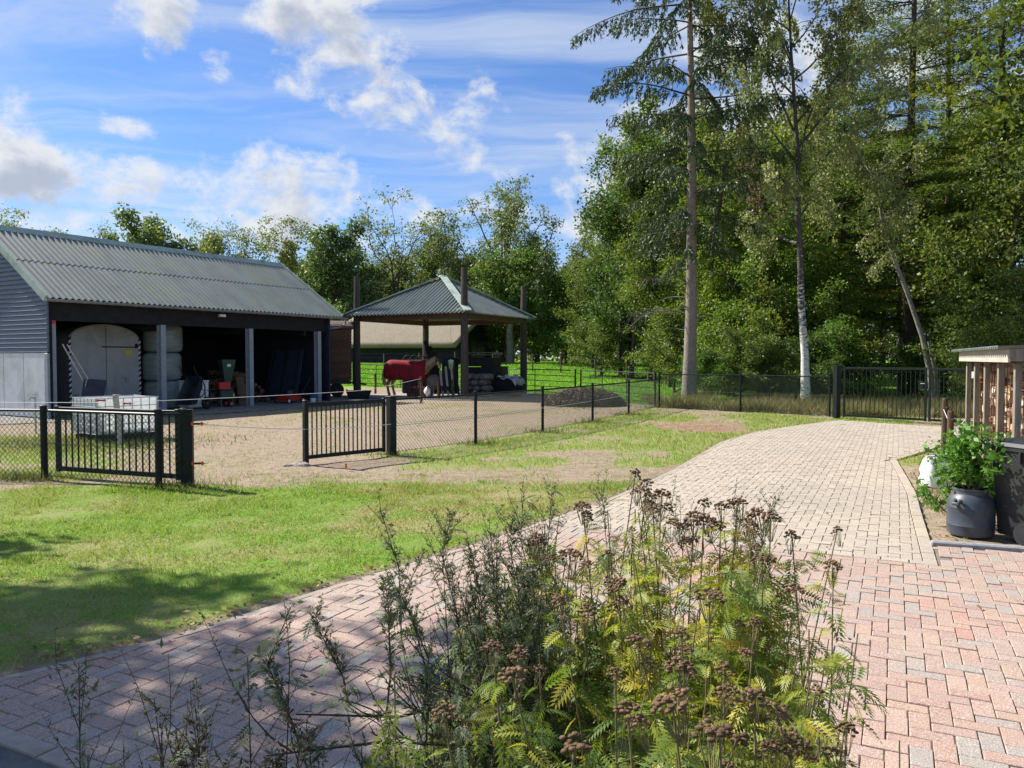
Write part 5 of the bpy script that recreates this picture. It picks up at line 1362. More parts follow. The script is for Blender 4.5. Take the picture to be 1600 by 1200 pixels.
def path(rg, p, d, L, n, wob, up=0.0, droop=0.0):
    pts = [p.copy()]; d = d/np.linalg.norm(d)
    for i in range(n):
        d = d+rg.normal(0, wob, 3); d[2] += up/n-droop/n*(i+1)/n*2; d /= np.linalg.norm(d)
        p = p+d*L/n; pts.append(p.copy())
    return np.array(pts)
def lerp_path(P, f):
    k = f*(len(P)-1); i = min(int(k), len(P)-2); return P[i]+(P[i+1]-P[i])*(k-i), P[min(i+1, len(P)-1)]-P[i]
def broadleaf(seed, H, R, tr, clear=.25, nl=12, n2=6, n3=5, lpt=40, ls=.16, spread=.35, elev=(15, 60), droop=0.0, lean=(0, 0), top=.88, bark=None, leaf=None, curve=.04, prof='round', hang=0.0, limb_r=.42, aspect=.62):
    """returns (trunk_mesh, crown_mesh)"""
    rg = np.random.default_rng(seed); tb = MB(); tips = []
    T = path(rg, np.zeros(3), np.array([lean[0], lean[1], 1.0]), H*top, 9, curve, up=.25)
    tb.tube(T, [tr*(1.25 if i == 0 else 1)*(1-.86*i/9) for i in range(10)], 8, cap=False)
    for k in range(nl):
        f = clear+(1-clear)*(k+rg.uniform(0, .8))/nl; f = min(f, .99)
        p, dd = lerp_path(T, f)
        h = (f-clear)/(1-clear)
        if prof == 'round': w = math.sqrt(max(.05, 1-(2*h-.75)**2/1.6))
        elif prof == 'vase': w = .55+.5*h
        else: w = 1-.8*h
        az = k*2.4+rg.uniform(-.5, .5); e = rad(rg.uniform(*elev)+(28*h if prof != 'cone' else 0)); e = min(e, rad(82))
        d = np.array([math.cos(az)*math.cos(e), math.sin(az)*math.cos(e), math.sin(e)])
        Ln = R*w*rg.uniform(.8, 1.12)/max(.5, math.cos(e)*.9)
        Ln = min(Ln, H*.55)
        r0 = tr*(1-.84*f)*limb_r*1.3+.012
        Lp = path(rg, p, d, Ln, 6, .10, up=.25, droop=droop); tb.tube(Lp, [r0*(1-.8*i/6) for i in range(7)], 5, cap=False)
        for j in range(n2):
            g = .22+.78*(j+rg.uniform(0, .9))/n2; g = min(g, 1.0)
            q, dq = lerp_path(Lp, min(g, .999)); dq = unit(dq)
            d2 = unit(dq*.75+rg.normal(0, .6, 3)+np.array([0, 0, .12])); L2 = Ln*rg.uniform(.25, .45)*(1.15-.5*g)
            B = path(rg, q, d2, L2, 4, .14, up=.1, droop=droop); tb.tube(B, [r0*.32*(1-.75*i/4)+.004 for i in range(5)], 4, cap=False)
            for m in range(n3):
                s, ds = lerp_path(B, min(.999, .25+.75*(m+rg.uniform(0, .9))/n3)); d3 = unit(unit(ds)*.5+rg.normal(0, .7, 3)); L3 = L2*rg.uniform(.35, .6)
                if hang: d3 = unit(d3*.5+np.array([0, 0, -hang])); L3 = rg.uniform(.5, 1.3)
                C = path(rg, s, d3, L3, 3, .12, droop=hang*.5); tips.append(C)
                if m < 2: tb.tube(C, [.008, .006, .004, .003], 3, cap=False)
    tips = np.array(tips); nT = len(tips)
    idx = np.repeat(np.arange(nT), lpt); ff = rg.uniform(.0, 1.05, len(idx))*3; i0 = np.minimum(ff.astype(int), 2); fr = (ff-i0)[:, None]
    C = tips[idx, i0]*(1-fr)+tips[idx, np.minimum(i0+1, 3)]*fr
    keep = rg.random(nT) > .08; C = C+rg.normal(0, 1, C.shape)*spread*(.5 if hang else 1)*np.array([1, 1, .75]); C = C[keep[idx]]
    zs = np.percentile(C[:, 2], 99.2); rs = np.percentile(np.hypot(C[:, 0], C[:, 1]), 96); sc = np.array([np.clip(R/rs, .5, 1.7)]*2+[H/zs]); C = C*sc; tb.V = [tuple(np.array(v)*sc) for v in tb.V]
    A = unit(rg.normal(0, 1, C.shape)+np.array([0, 0, -.25-hang])); N = unit(rg.normal(0, .8, C.shape)+np.array([0, 0, .7]))
    L = ls*rg.uniform(.6, 1.35, len(C))
    V, Q = leaf_quads(C, A, N, L, L*aspect)
    return tb.mesh('trunk', bark or M_bark, True), np_mesh('crown', V, Q, mat=leaf or L_oak)
def conifer(seed, H, R, tr, clear, step, leaf, bark, sag=.35, dens=1.0, ragged=.35, needle=(.22, .05), hang=.5, profile=None, tip_up=.2, keep=1.0, flat=False, tw=1.0):
    rg = np.random.default_rng(seed); tb = MB(); br = MB(); Cs, As, Ns = [], [], []
    T = path(rg, np.zeros(3), np.array([rg.uniform(-.02, .02), rg.uniform(-.02, .02), 1.0]), H, 12, .008)
    tb.tube(T, [tr*(1.25 if i == 0 else 1)*(1-.93*i/12) for i in range(13)], 10, cap=False)
    z = clear; nb_ = 0
    while z < H*.985:
        f = z/H
        for k in range(rg.integers(3, 6)):
            if rg.random() > keep: continue
            p, _ = lerp_path(T, min(.998, (z+rg.uniform(-.2, .2))/H)); nb_ += 1; az = rg.uniform(0, 6.283) if tw == 1 else nb_*2.399+rg.uniform(-.3, .3)
            w = profile(f) if profile else (1-f)**.75
            Ln = R*w*rg.uniform(1-ragged, 1.1)+.2
            d = np.array([math.cos(az), math.sin(az), rg.uniform(-.05, .25)]); n = 7
            B = path(rg, p, d, Ln, n, .035, droop=sag*1.4)
            B[-2:, 2] += tip_up*np.array([.05, .14])*Ln*.4
            br.tube(B, [max(.006, .020*(Ln/3)+.010)*(1-.8*i/n) for i in range(n+1)], 4, cap=False)
            m = int(Ln/.17*dens)
            for j in range(m):
                g = .15+.85*(j+rg.random())/m; s, ds = lerp_path(B, min(.999, g)); ds = unit(ds); side = np.array([-ds[1], ds[0], 0])*(1 if j % 2 else -1)
                Lt = (.28+.5*(1-abs(g-.55)))*rg.uniform(.6, 1.2)*min(1.3, .55+Ln/4)*tw
                dt = unit(side*rg.uniform(.4, 1)+ds*rg.uniform(.2, .8)+np.array([0, 0, -hang*rg.uniform(.5, 1.5)])) if not flat else unit(side*rg.uniform(.6, 1)+ds*.6+np.array([0, 0, rg.uniform(-.15, .08)]))
                c = max(5, int(Lt/needle[0]*(5.0 if tw == 1 else 9.0))); u = rg.random(c)
                P = s+np.outer(u*Lt, dt)+rg.normal(0, .02, (c, 3)); P[:, 2] -= (0 if flat else .18)*(u*Lt)**2
                a = unit(dt+rg.normal(0, .45, (c, 3))+np.array([0, 0, -.25 if not flat else -.05])); Cs.append(P); As.append(a)
                Ns.append(unit(rg.normal(0, .5, (c, 3))+np.array([0, 0, 1.0 if flat else .3])))
        z += step*rg.uniform(.7, 1.3)
    C = np.concatenate(Cs); A = np.concatenate(As); N = np.concatenate(Ns); L = needle[0]*rg.uniform(.6, 1.3, len(C))
    V, Q = leaf_quads(C, A, N, L, needle[1]*rg.uniform(.7, 1.3, len(C)))
    return tb.mesh('trunk', bark, True), np_mesh('crown', V, Q, mat=leaf), br.mesh('branches', M_bark, True)
def plant(name, label, cat, meshes, loc, rz=0.0, sc=1.0, group=None, names=('trunk', 'crown', 'branches')):
    t = thing(name, label, cat, (loc[0], loc[1], float(gz(loc[0], loc[1]))-.03 if len(loc) < 3 else loc[2]), rz, group)
    for nm, me in zip(names, meshes): link(nm, me, t)
    t.scale = (sc, sc, sc) if not hasattr(sc, '__len__') else sc
    return t
# ------------------------------------------------------------------ spruce with the bare trunk
M_sprucebark = pm('spruce_bark', (.29, .25, .205), (.17, .145, .115), 5, .9, 1.0, 10, stretch=(4, 4, 2.2), dirt=(.17, .14, .11), dscale=1.6)
def spruce():
    tm, cm, bm_ = conifer(3, 21, 4.0, .25, 5.6, .80, L_spruce, M_sprucebark, sag=.30, dens=1.5, ragged=.35, needle=(.15, .042), hang=1.3, keep=.95, profile=lambda f: min(1.0, .5+1.6*max(0, f-.27)) if f < .72 else (1-f)**.6*2.1, tw=.62)
    t = plant('spruce_tree', 'tall spruce with long bare pale trunk and drooping branches', 'tree', (tm, cm, bm_), (6.55, 28.4), .9)
    rg = np.random.default_rng(8); dm = pm('dead_twig', (.16, .14, .12), (.10, .085, .07), 6, .9)
    for k in range(34):
        q = MB()
        z = rg.uniform(1.5, 8); az = rg.uniform(0, 6.28); L = rg.uniform(.35, 1.3) if k > 5 else rg.uniform(1.6, 2.6)
        if k <= 5: z = rg.uniform(2.8, 6.5); az = rg.uniform(2.6, 3.9)-.9
        P = path(rg, np.array([math.cos(az)*.2, math.sin(az)*.2, z]), np.array([math.cos(az), math.sin(az), .3]), L, 5, .12, droop=.5)
        q.tube(P, [.018*(1-.8*i/5)+.003 for i in range(6)], 4, cap=False)
        if k <= 5:
            for m in range(14):
                s, ds = lerp_path(P, rg.uniform(.4, .99)); q.tube(path(rg, s, unit(ds)+rg.normal(0, .5, 3), .5, 3, .15, droop=.3), [.006, .005, .004, .003], 3, cap=False)
        q.build('dead_branch' if k <= 5 else 'branch_stub', dm, t)
spruce()
# ------------------------------------------------------------------ birches
def birch_bark():
    m, nt, b = new_mat('birch_bark'); tc = nt.node('ShaderNodeTexCoord'); v = tc.outputs['Object']
    n1 = nt.noise(nt.mapv(v, (2.2, 2.2, 7)), 2.5, 5, .65); x, y, z = nt.sep(v)
    thr = nt.ss(z, 1.5, 6.5, .56, .26, 'LINEAR'); low = nt.ss(z, 0, .9, .12, 0)
    f = nt.ss(nt.m('ADD', n1, low), thr, nt.m('ADD', thr, .08))
    nt.put(b.inputs['Base Color'], nt.mix(f, (.62, .59, .53), (.06, .052, .045))); b.inputs['Roughness'].default_value = .8
    return m
M_birch = birch_bark()
b1 = broadleaf(12, 17.5, 3.9, .17, .34, 22, 7, 6, 42, .11, .19, (10, 55), .35, (.015, -.01), .95, M_birch, L_birch, .035, 'round', .9, .34, .75)
plant('birch_tree', 'birch with white lower trunk in front of the wood', 'tree', b1, (10.55, 27.6), 2.0)
def bent_birch():
    rg = np.random.default_rng(5); q = MB()
    P = np.array([(0, 0, 0), (-.15, 0, 1.3), (-.5, 0, 2.8), (-1.1, .1, 4.6), (-1.75, .1, 6.2), (-2.25, .1, 7.8), (-2.5, 0, 9.2), (-3.3, -.2, 10.2)])
    q.tube(P, [.14, .12, .105, .09, .08, .07, .055, .04], 8, cap=False)
    q.tube([(.25, .1, 0), (.12, .1, 1.4), (-.2, .0, 2.6)], [.11, .1, .07], 7, cap=False)
    tips = []
    for k in range(26):
        s, ds = lerp_path(P, rg.uniform(.55, .99)); d = unit(unit(ds)*.3+rg.normal(0, .7, 3)+np.array([-.1, -.2, .2])); B = path(rg, s, d, rg.uniform(1.0, 2.8), 5, .12, droop=.4)
        q.tube(B, [.025*(1-.8*i/5)+.003 for i in range(6)], 4, cap=False)
        for m in range(9):
            e, de = lerp_path(B, rg.uniform(.25, .99)); tips.append(path(rg, e, unit(rg.normal(0, .5, 3)+np.array([0, 0, -.9])), rg.uniform(.4, 1.1), 3, .1))
    tips = np.array(tips); idx = np.repeat(np.arange(len(tips)), 34); i0 = rg.integers(0, 3, len(idx)); C = tips[idx, i0]+(tips[idx, i0+1]-tips[idx, i0])*rg.random((len(idx), 1))+rg.normal(0, .09, (len(idx), 3))
    L = .10*rg.uniform(.6, 1.3, len(C)); V, Q = leaf_quads(C, unit(rg.normal(0, 1, C.shape)+np.array([0, 0, -.8])), rg.normal(0, 1, C.shape), L, L*.75)
    plant('birch_tree', 'slender birch with a trunk bending left behind the driveway gate', 'tree', (q.mesh('trunk', M_barkg, True), np_mesh('crown', V, Q, mat=L_birch)), (16.0, 29.2), .0, .9)
bent_birch()
# ------------------------------------------------------------------ larches and the dead conifer
la = conifer(21, 25, 5.2, .30, 3.6, .60, L_larch, M_bark, sag=.16, dens=1.35, ragged=.4, needle=(.20, .045), hang=.45, keep=.95, flat=True, profile=lambda f: min(1, .75+f) if f < .5 else (1-f)**.7*1.62)
lb = conifer(22, 21, 4.6, .24, 2.6, .62, L_larch, M_bark, sag=.22, dens=1.2, ragged=.45, needle=(.20, .045), hang=.5, keep=.95, flat=True, profile=lambda f: min(1, .8+f) if f < .45 else (1-f)**.7*1.55)
plant('larch_tree', 'large feathery conifer with dark straight trunk behind the driveway gate', 'tree', la, (17.9, 34.6), .4)
plant('larch_tree', 'feathery conifer at the upper right edge', 'tree', lb, (24.2, 36.0), 1.9, 1.1)
plant('larch_tree', 'yellow-green conifer left of the dark straight trunk', 'tree', lb, (15.6, 36.6), 3.6, .8)
plant('larch_tree', 'dense feathery conifer filling the upper right', 'tree', lb, (20.6, 32.5), 4.1, 1.12)
plant('larch_tree', 'tall feathery conifer behind the bent birch', 'tree', la, (22.5, 40.0), 2.6, .95)
dd = conifer(31, 16, 2.1, .16, 4.0, .5, L_dead, M_bark, sag=.3, dens=.8, ragged=.4, needle=(.18, .04), hang=.7, keep=.9)
plant('dead_conifer', 'brown dying conifer at the back of the wood', 'tree', dd, (11.3, 39.4), .0, (1.1, 1.1, .86))
plant('dead_conifer', 'second brown dying conifer left of the first one', 'tree', dd, (12.6, 42.5), 2.0, (1.1, 1.1, .92))
# ------------------------------------------------------------------ broadleaved trees of the wood on the right
A1 = broadleaf(41, 12, 3.4, .16, .08, 20, 6, 5, 40, .145, .26, (5, 45), leaf=L_maple)
A2 = broadleaf(42, 13, 3.6, .17, .16, 22, 6, 5, 34, .18, .32, (5, 50), leaf=L_oak)
A3 = broadleaf(43, 9, 3.3, .13, .05, 18, 6, 5, 34, .16, .28, (5, 40), leaf=L_maple, droop=.15)
A4 = broadleaf(44, 17, 4.2, .25, .22, 20, 6, 5, 32, .23, .34, (10, 50), leaf=L_oak)
A5 = broadleaf(45, 15, 4.0, .22, .12, 20, 5, 5, 34, .22, .42, (5, 50), leaf=L_oak)
A6 = broadleaf(46, 8.5, 3.8, .16, .05, 18, 6, 5, 36, .155, .26, (0, 42), leaf=L_shrub, droop=.1)
plant('broadleaf_tree', 'sunlit round tree at the left end of the wood', 'tree', A2, (6.9, 44.5), .3, (1.0, 1.0, .98))
plant('broadleaf_tree', 'dull low tree at the corner of the meadow', 'tree', A5, (5.3, 51.0), 1.3, .55)
plant('broadleaf_tree', 'dark leafy tree close behind the spruce trunk', 'tree', A2, (8.3, 40.5), 2.2, .85)
plant('broadleaf_tree', 'bright maple right of the spruce trunk', 'tree', A1, (9.6, 37.2), .5, .82)
plant('broadleaf_tree', 'bright leafy tree between spruce and birch', 'tree', A3, (11.3, 35.4), 2.7, .92)
plant('broadleaf_tree', 'tall tree directly behind the birch crown', 'tree', A1, (14.0, 40.0), 1.2, 1.05)
plant('broadleaf_tree', 'low green tree right of the birch trunk', 'tree', A3, (13.2, 33.8), 4.4, .7)
plant('broadleaf_tree', 'sunlit oak above the log store', 'tree', A6, (19.0, 29.5), .0, (1.1, 1.1, 1.15))
plant('broadleaf_tree', 'pale bushy tree at the right edge above the log store roof', 'tree', A6, (17.3, 26.2), 2.1, (.75, .75, .55))
plant('broadleaf_tree', 'tall oak reaching in at the upper right corner', 'tree', A4, (21.3, 27.5), 1.0, 1.08)
plant('broadleaf_tree', 'green tree behind the two crossing trunks', 'tree', A1, (20.5, 36.5), 3.0, .8)
rg0 = random.Random(77); n0 = 0
for (y, x0, x1, st) in ((49, 9.5, 31, 3.6), (55, 8, 37, 4.2), (62, 9, 40, 5.0)):
    x = x0
    while x < x1:
        me = rg0.choice((A5, A5, A4, A2)); s = rg0.uniform(.85, 1.15)
        plant('wood_tree', 'dark leafy tree deep in the wood on the right', 'tree', me, (x+rg0.uniform(-.8, .8), y+rg0.uniform(-1.5, 1.5)), rg0.uniform(0, 6.28), s, 'trees deep in the wood')
        x += st; n0 += 1
for k, (x, y, lb) in enumerate(((19.4, 38.4, 'thin reddish trunk left of the crossing trunks'), (9.2, 36.0, 'slim dark trunk just right of the spruce'), (7.8, 43.5, 'dark trunk at the wood edge left of the spruce'), (6.6, 47.0, 'thin trunk at the shaded corner of the meadow'))):
    rgk = np.random.default_rng(60+k); P = path(rgk, np.zeros(3), np.array([0, 0, 1.0]), 11, 7, .03)
    q = MB().tube(P, [.16*(1-.6*i/7) for i in range(8)], 8, cap=False)
    for m in range(6):
        s, _ = lerp_path(P, rgk.uniform(.3, .9)); q.tube(path(rgk, s, np.array([rgk.normal(), rgk.normal(), .4]), 1.2, 3, .1), [.03, .02, .012, .006], 4, cap=False)
    c = broadleaf(70+k, 6, 2.0, .05, .2, 8, 5, 4, 26, .17, .3, leaf=L_oak)[1]
    t = plant('slim_tree', lb, 'tree', (q.mesh('trunk', M_barkg if k == 0 else M_bark, True),), (x, y)); link('crown', c, t, (P[5][0], P[5][1], 7.0))
S1 = broadleaf(51, 3.2, 1.7, .05, .03, 16, 6, 4, 30, .095, .14, (10, 70), leaf=L_shrub)
S2 = broadleaf(52, 2.6, 1.5, .04, .03, 16, 6, 4, 30, .085, .12, (10, 75), leaf=L_maple)
shr = [(7.6, 30.6, S2, .75, 'low green bush right of the spruce foot'), (8.9, 31.0, S1, .9, 'yellowish bush behind the thin fence post'), (10.0, 30.2, S1, .8, 'leafy bush left of the birch foot'), (11.7, 29.6, S1, .85, 'pale green bush right of the birch foot'), (12.9, 30.6, S2, 1.2, 'green bush behind the left gate leaf'), (14.4, 31.5, S1, .9, 'bush behind the middle of the driveway gate'), (17.0, 31.6, S2, 1.0, 'dark bush at the foot of the crossing trunks'), (18.0, 28.6, S1, .9, 'bush behind the right gate leaf'), (15.6, 24.6, S1, .9, 'light bush behind the log store'), (5.4, 46.5, S1, 1.1, 'bush at the far right corner of the meadow'), (7.6, 36.0, S1, 1.3, 'shaded bush behind the spruce trunk'), (9.4, 33.4, S2, 1.5, 'rounded bush under the bright maple'), (11.0, 33.0, S1, 1.5, 'broad bush under the tree between spruce and birch')]
for x, y, me, s, lb in shr: plant('bush', lb, 'bush', me, (x, y), x*3.3, s, names=('stems', 'foliage'))
# ------------------------------------------------------------------ trees beyond the yard on the left
B1 = broadleaf(81, 15, 4.2, .24, .22, 14, 7, 5, 17, .24, .33, (25, 60), leaf=L_far, prof='vase', curve=.03)
B2 = broadleaf(82, 15, 4.6, .22, .28, 12, 6, 5, 15, .23, .28, (30, 62), leaf=L_far, prof='vase', limb_r=.6)
B3 = broadleaf(83, 16.5, 5.6, .30, .20, 15, 7, 5, 19, .25, .34, (28, 62), leaf=L_far, prof='round', limb_r=.62)
B4 = broadleaf(84, 11, 3.6, .20, .06, 18, 6, 5, 30, .28, .42, (5, 50), leaf=L_far)
B5 = broadleaf(85, 13, 2.4, .16, .15, 14, 6, 4, 20, .23, .30, (25, 60), leaf=L_far, prof='vase')
far = [(-50, 75, B1, 1.0, 'dark treetop above the left end of the shed roof'), (-42, 76, B2, .93, 'pale thin treetop above the shed ridge'), (-35.7, 75, B4, 1.36, 'dense round treetop above the shed ridge'), (-30.4, 77, B4, 1.08, 'low yellowish treetop right of the dense one over the ridge'),
       (-24.9, 72, B1, .93, 'broad airy treetop above the right end of the shed ridge'), (-20.9, 72.5, B5, 1.07, 'slender treetop right of the broad airy one'), (-18.6, 76, B4, .97, 'low rounded tree at the lower end of the shed roof'), (-15.0, 69, B4, 1.16, 'dense green tree left of the barrack'),
       (-46.3, 77, B4, 1.22, 'rounded treetop left of the pale thin one over the ridge'), (-39.2, 78, B4, 1.2, 'mid green treetop between the pale thin and the dense round one'), (-28.2, 74, B4, 1.12, 'treetop just left of the broad airy one over the ridge'),
       (-10.7, 70, B2, 1.04, 'open tree with visible limbs behind the left barrack pole'), (-6.3, 71, B5, 1.1, 'narrow open tree above the barrack peak'), (-.8, 68, B3, 1.0, 'largest spreading tree behind the barrack'), (4.3, 69, B5, 1.05, 'thin leaning tree right of the largest one')]
for k, (x, y, me, s, lb) in enumerate(far):
    t = plant('field_tree', lb, 'tree', me, (x, y), k*1.7, s*.95)
    if k == 14: t.rotation_euler = (0, rad(16), .4)
x = -23.0; k = 0
while x < 15:
    plant('far_tree', 'green tree in the low row beyond the paddock', 'tree', (B4, A2, B4, A5)[k % 4], (x+rg0.uniform(-.6, .6), 83+rg0.uniform(-3, 3)), rg0.uniform(0, 6.28), rg0.uniform(.85, 1.1)*(.8 if k % 4 == 3 else 1), 'low row of trees beyond the paddock'); x += 2.9; k += 1
for k, (x, y, s, lb) in enumerate(((-15.5, 62, 1.6, 'large bush left of the thatched barn'), (-.4, 60, 1.9, 'dark bush right of the thatched barn'), (1.8, 59, 1.7, 'broad dark bush at the far end of the meadow'), (4.0, 57, 1.9, 'dark bush left of the wood at the meadow end'), (6.3, 56, 2.0, 'tall dark bush filling the corner of the wood'), (-19, 64, 1.8, 'bush far behind the shed end'))):
    plant('bush', lb, 'bush', S1 if k % 2 else S2, (x, y), k*2.1, (s, s, s*1.15), names=('stems', 'foliage'))
q = MB(); P = path(np.random.default_rng(3), np.zeros(3), np.array([-.05, 0, 1.0]), 3.6, 5, .04); q.tube(P, [.36, .32, .3, .27, .24, .2], 9, cap=False)
c = broadleaf(90, 7, 3.2, .1, .15, 12, 6, 4, 28, .24, .4, leaf=L_oak)[1]
t = plant('field_tree', 'grey-trunked tree standing right of the thatched barn', 'tree', (q.mesh('trunk', M_barkg, True),), (-.15, 57.5)); link('crown', c, t, (-.2, 0, 1.6))
# tree out of view on the left: its shade lies on the lawn corner
sh = broadleaf(99, 9.9, 2.8, .16, .5, 14, 6, 5, 34, .17, .24, (10, 55), leaf=L_oak)
plant('broadleaf_tree', 'leafy tree left of the view that shades the lawn corner', 'tree', sh, (-10.9, 7.6), .6)

def far_wood():
    rg = np.random.default_rng(101); n = 32000; x = rg.uniform(-130, 110, n); y = 104+rg.normal(0, 5, n); top = 9+3.5*vn(x, y*0, .09, 3)+1.5*vn(x, y*0, .5, 2)
    z = 1.3+top*rg.random(n)**1.25; C = np.stack([x, y, z], -1); L = rg.uniform(.5, 1.1, n)
    V, Q = leaf_quads(C, rg.normal(0, 1, (n, 3)), rg.normal(0, 1, (n, 3)), L, L*.8)
    tag(link('distant_wood', np_mesh('distant_wood', V, Q, mat=L_far)), 'distant mass of trees closing the view behind the paddock', 'wood', kind='stuff')
far_wood()

# ------------------------------------------------------------------ grass
def grass_blades(name, label, X, Y, Z, Hh, Wd, dry, seed, mat):
    rg = np.random.default_rng(seed); n = len(X); az = rg.uniform(0, 6.283, n); base = np.stack([X, Y, Z], -1)
    s = np.stack([np.cos(az), np.sin(az), np.zeros(n)], -1)*Wd[:, None]*.5
    l = rg.normal(0, .42, (n, 2))*Hh[:, None]
    tip = base+np.stack([l[:, 0], l[:, 1], Hh*rg.uniform(.7, 1.0, n)], -1)
    V = np.stack([base-s, base+s, tip], 1).reshape(-1, 3)
    me = np_mesh(name, V, tris=np.arange(n*3).reshape(-1, 3), mat=mat)
    a = me.attributes.new('dry', 'FLOAT', 'POINT'); a.data.foreach_set('value', np.repeat(dry, 3).astype(np.float32))
    o = link(name, me); tag(o, label, 'grass', kind='stuff'); return o
def grass_mat(name, greens, straw):
    m, nt, b = new_mat(name)
    r = nt.node('ShaderNodeNewGeometry').outputs['Random Per Island']; dry = nt.node('ShaderNodeAttribute', attribute_name='dry').outputs['Fac']
    n = len(greens); g = nt.ramp(r, [(i/(n-1), c) for i, c in enumerate(greens)]); st = nt.ramp(r, [(0, straw[0]), (1, straw[1])])
    col = nt.mix(dry, g, st); nt.put(b.inputs['Base Color'], col); b.inputs['Roughness'].default_value = .55; b.inputs['Specular IOR Level'].default_value = .3
    t = nt.node('ShaderNodeBsdfTranslucent'); nt.put(t.inputs[0], nt.mix(1.0, col, (1.3, 1.35, .7), 'MULTIPLY')); mx = nt.node('ShaderNodeMixShader'); mx.inputs[0].default_value = .35
    nt.l.new(b.outputs[0], mx.inputs[1]); nt.l.new(t.outputs[0], mx.inputs[2]); nt.l.new(mx.outputs[0], nt.n['Material Output'].inputs[0]); return m
GM = grass_mat('lawn_blade', [(.13, .25, .025), (.19, .34, .035), (.25, .41, .045), (.15, .27, .03)], ((.32, .27, .13), (.46, .38, .20)))
MM = grass_mat('meadow_blade', [(.12, .27, .02), (.18, .36, .03), (.23, .42, .04)], ((.30, .30, .10), (.40, .36, .15)))
def lawn():
    rg = np.random.default_rng(1)
    n = 520000; x = rg.uniform(-10.5, 3.2, n); y = 3.2+7.9*rg.random(n)**.85
    ok = (np.abs(x) < .70*y+.6); x, y = x[ok], y[ok]
    ed, _ = edge_dist(x, y); ok = (ed < -.015) | ((ed < .035) & (rg.random(len(x)) < .25)); x, y, ed = x[ok], y[ok], ed[ok]
    G, D, R, MD = cover(x, y); ok = rg.random(len(x)) < (.04+.96*G)*.75; x, y, D, G, ed = x[ok], y[ok], D[ok], G[ok], ed[ok]
    cl = vn(x+5, y+9, 1.7, 3); c2_ = vn2(x, y, 5.0, 2); h = .012+.046*rg.random(len(x))**1.5*(.15+1.5*cl*cl+1.3*sstep(.6, .8, c2_)); h *= np.where(ed > -.12, 1.25, 1.0)
    w = .0035+.0008*y
    dry = np.clip(np.where(rg.random(len(x)) < .12+.75*D, rg.uniform(.5, 1, len(x)), rg.uniform(0, .2, len(x))), 0, 1)
    grass_blades('lawn_grass', 'short bright green lawn grass with drier patches', x, y, np.full(len(x), -.015), h, w, dry, 2, GM)
    # worn yard and verge: sparse
    n = 420000; x = rg.uniform(-13, 13, n); y = 9.5+19*rg.random(n); ok = (np.abs(x) < .70*y+.3); x, y = x[ok], y[ok]
    x = np.concatenate([x, rg.uniform(3.4, 8.5, 16000)]); y = np.concatenate([y, rg.uniform(6.6, 9.6, 16000)])
    inp = in_poly(x, y, YEL_POLY) | in_poly(x, y, RED_POLY); x, y = x[~inp], y[~inp]
    G, D, R, MD = cover(x, y); ok = rg.random(len(x)) < np.clip(G*.9+.02, 0, 1)*.62; x, y, D, G = x[ok], y[ok], D[ok], G[ok]
    h = .02+.06*rg.random(len(x))**1.6*(.5+G); w = .004+.00075*y
    dry = np.clip(np.where(rg.random(len(x)) < .15+.55*D, rg.uniform(.5, 1, len(x)), rg.uniform(0, .25, len(x))), 0, 1)
    grass_blades('yard_grass', 'thin patchy grass on the worn yard and verges', x, y, np.full(len(x), -.012), h, w, dry, 3, GM)
    n = 150000; x = rg.uniform(-16, 9, n); y = 26+32*rg.random(n)**1.1; ok = (x > -.66*y) & (x < .3*y); x, y = x[ok], y[ok]
    G, D, R, MD = cover(x, y); ok = (MD > .5); x, y = x[ok], y[ok]
    grass_blades('meadow_grass', 'lush bright green meadow grass beyond the tube fence', x, y, gz(x, y)-.02, .05+.10*rg.random(len(x)), .012+.0011*y, np.where(rg.random(len(x)) < .05, .7, 0), 4, MM)
lawn()
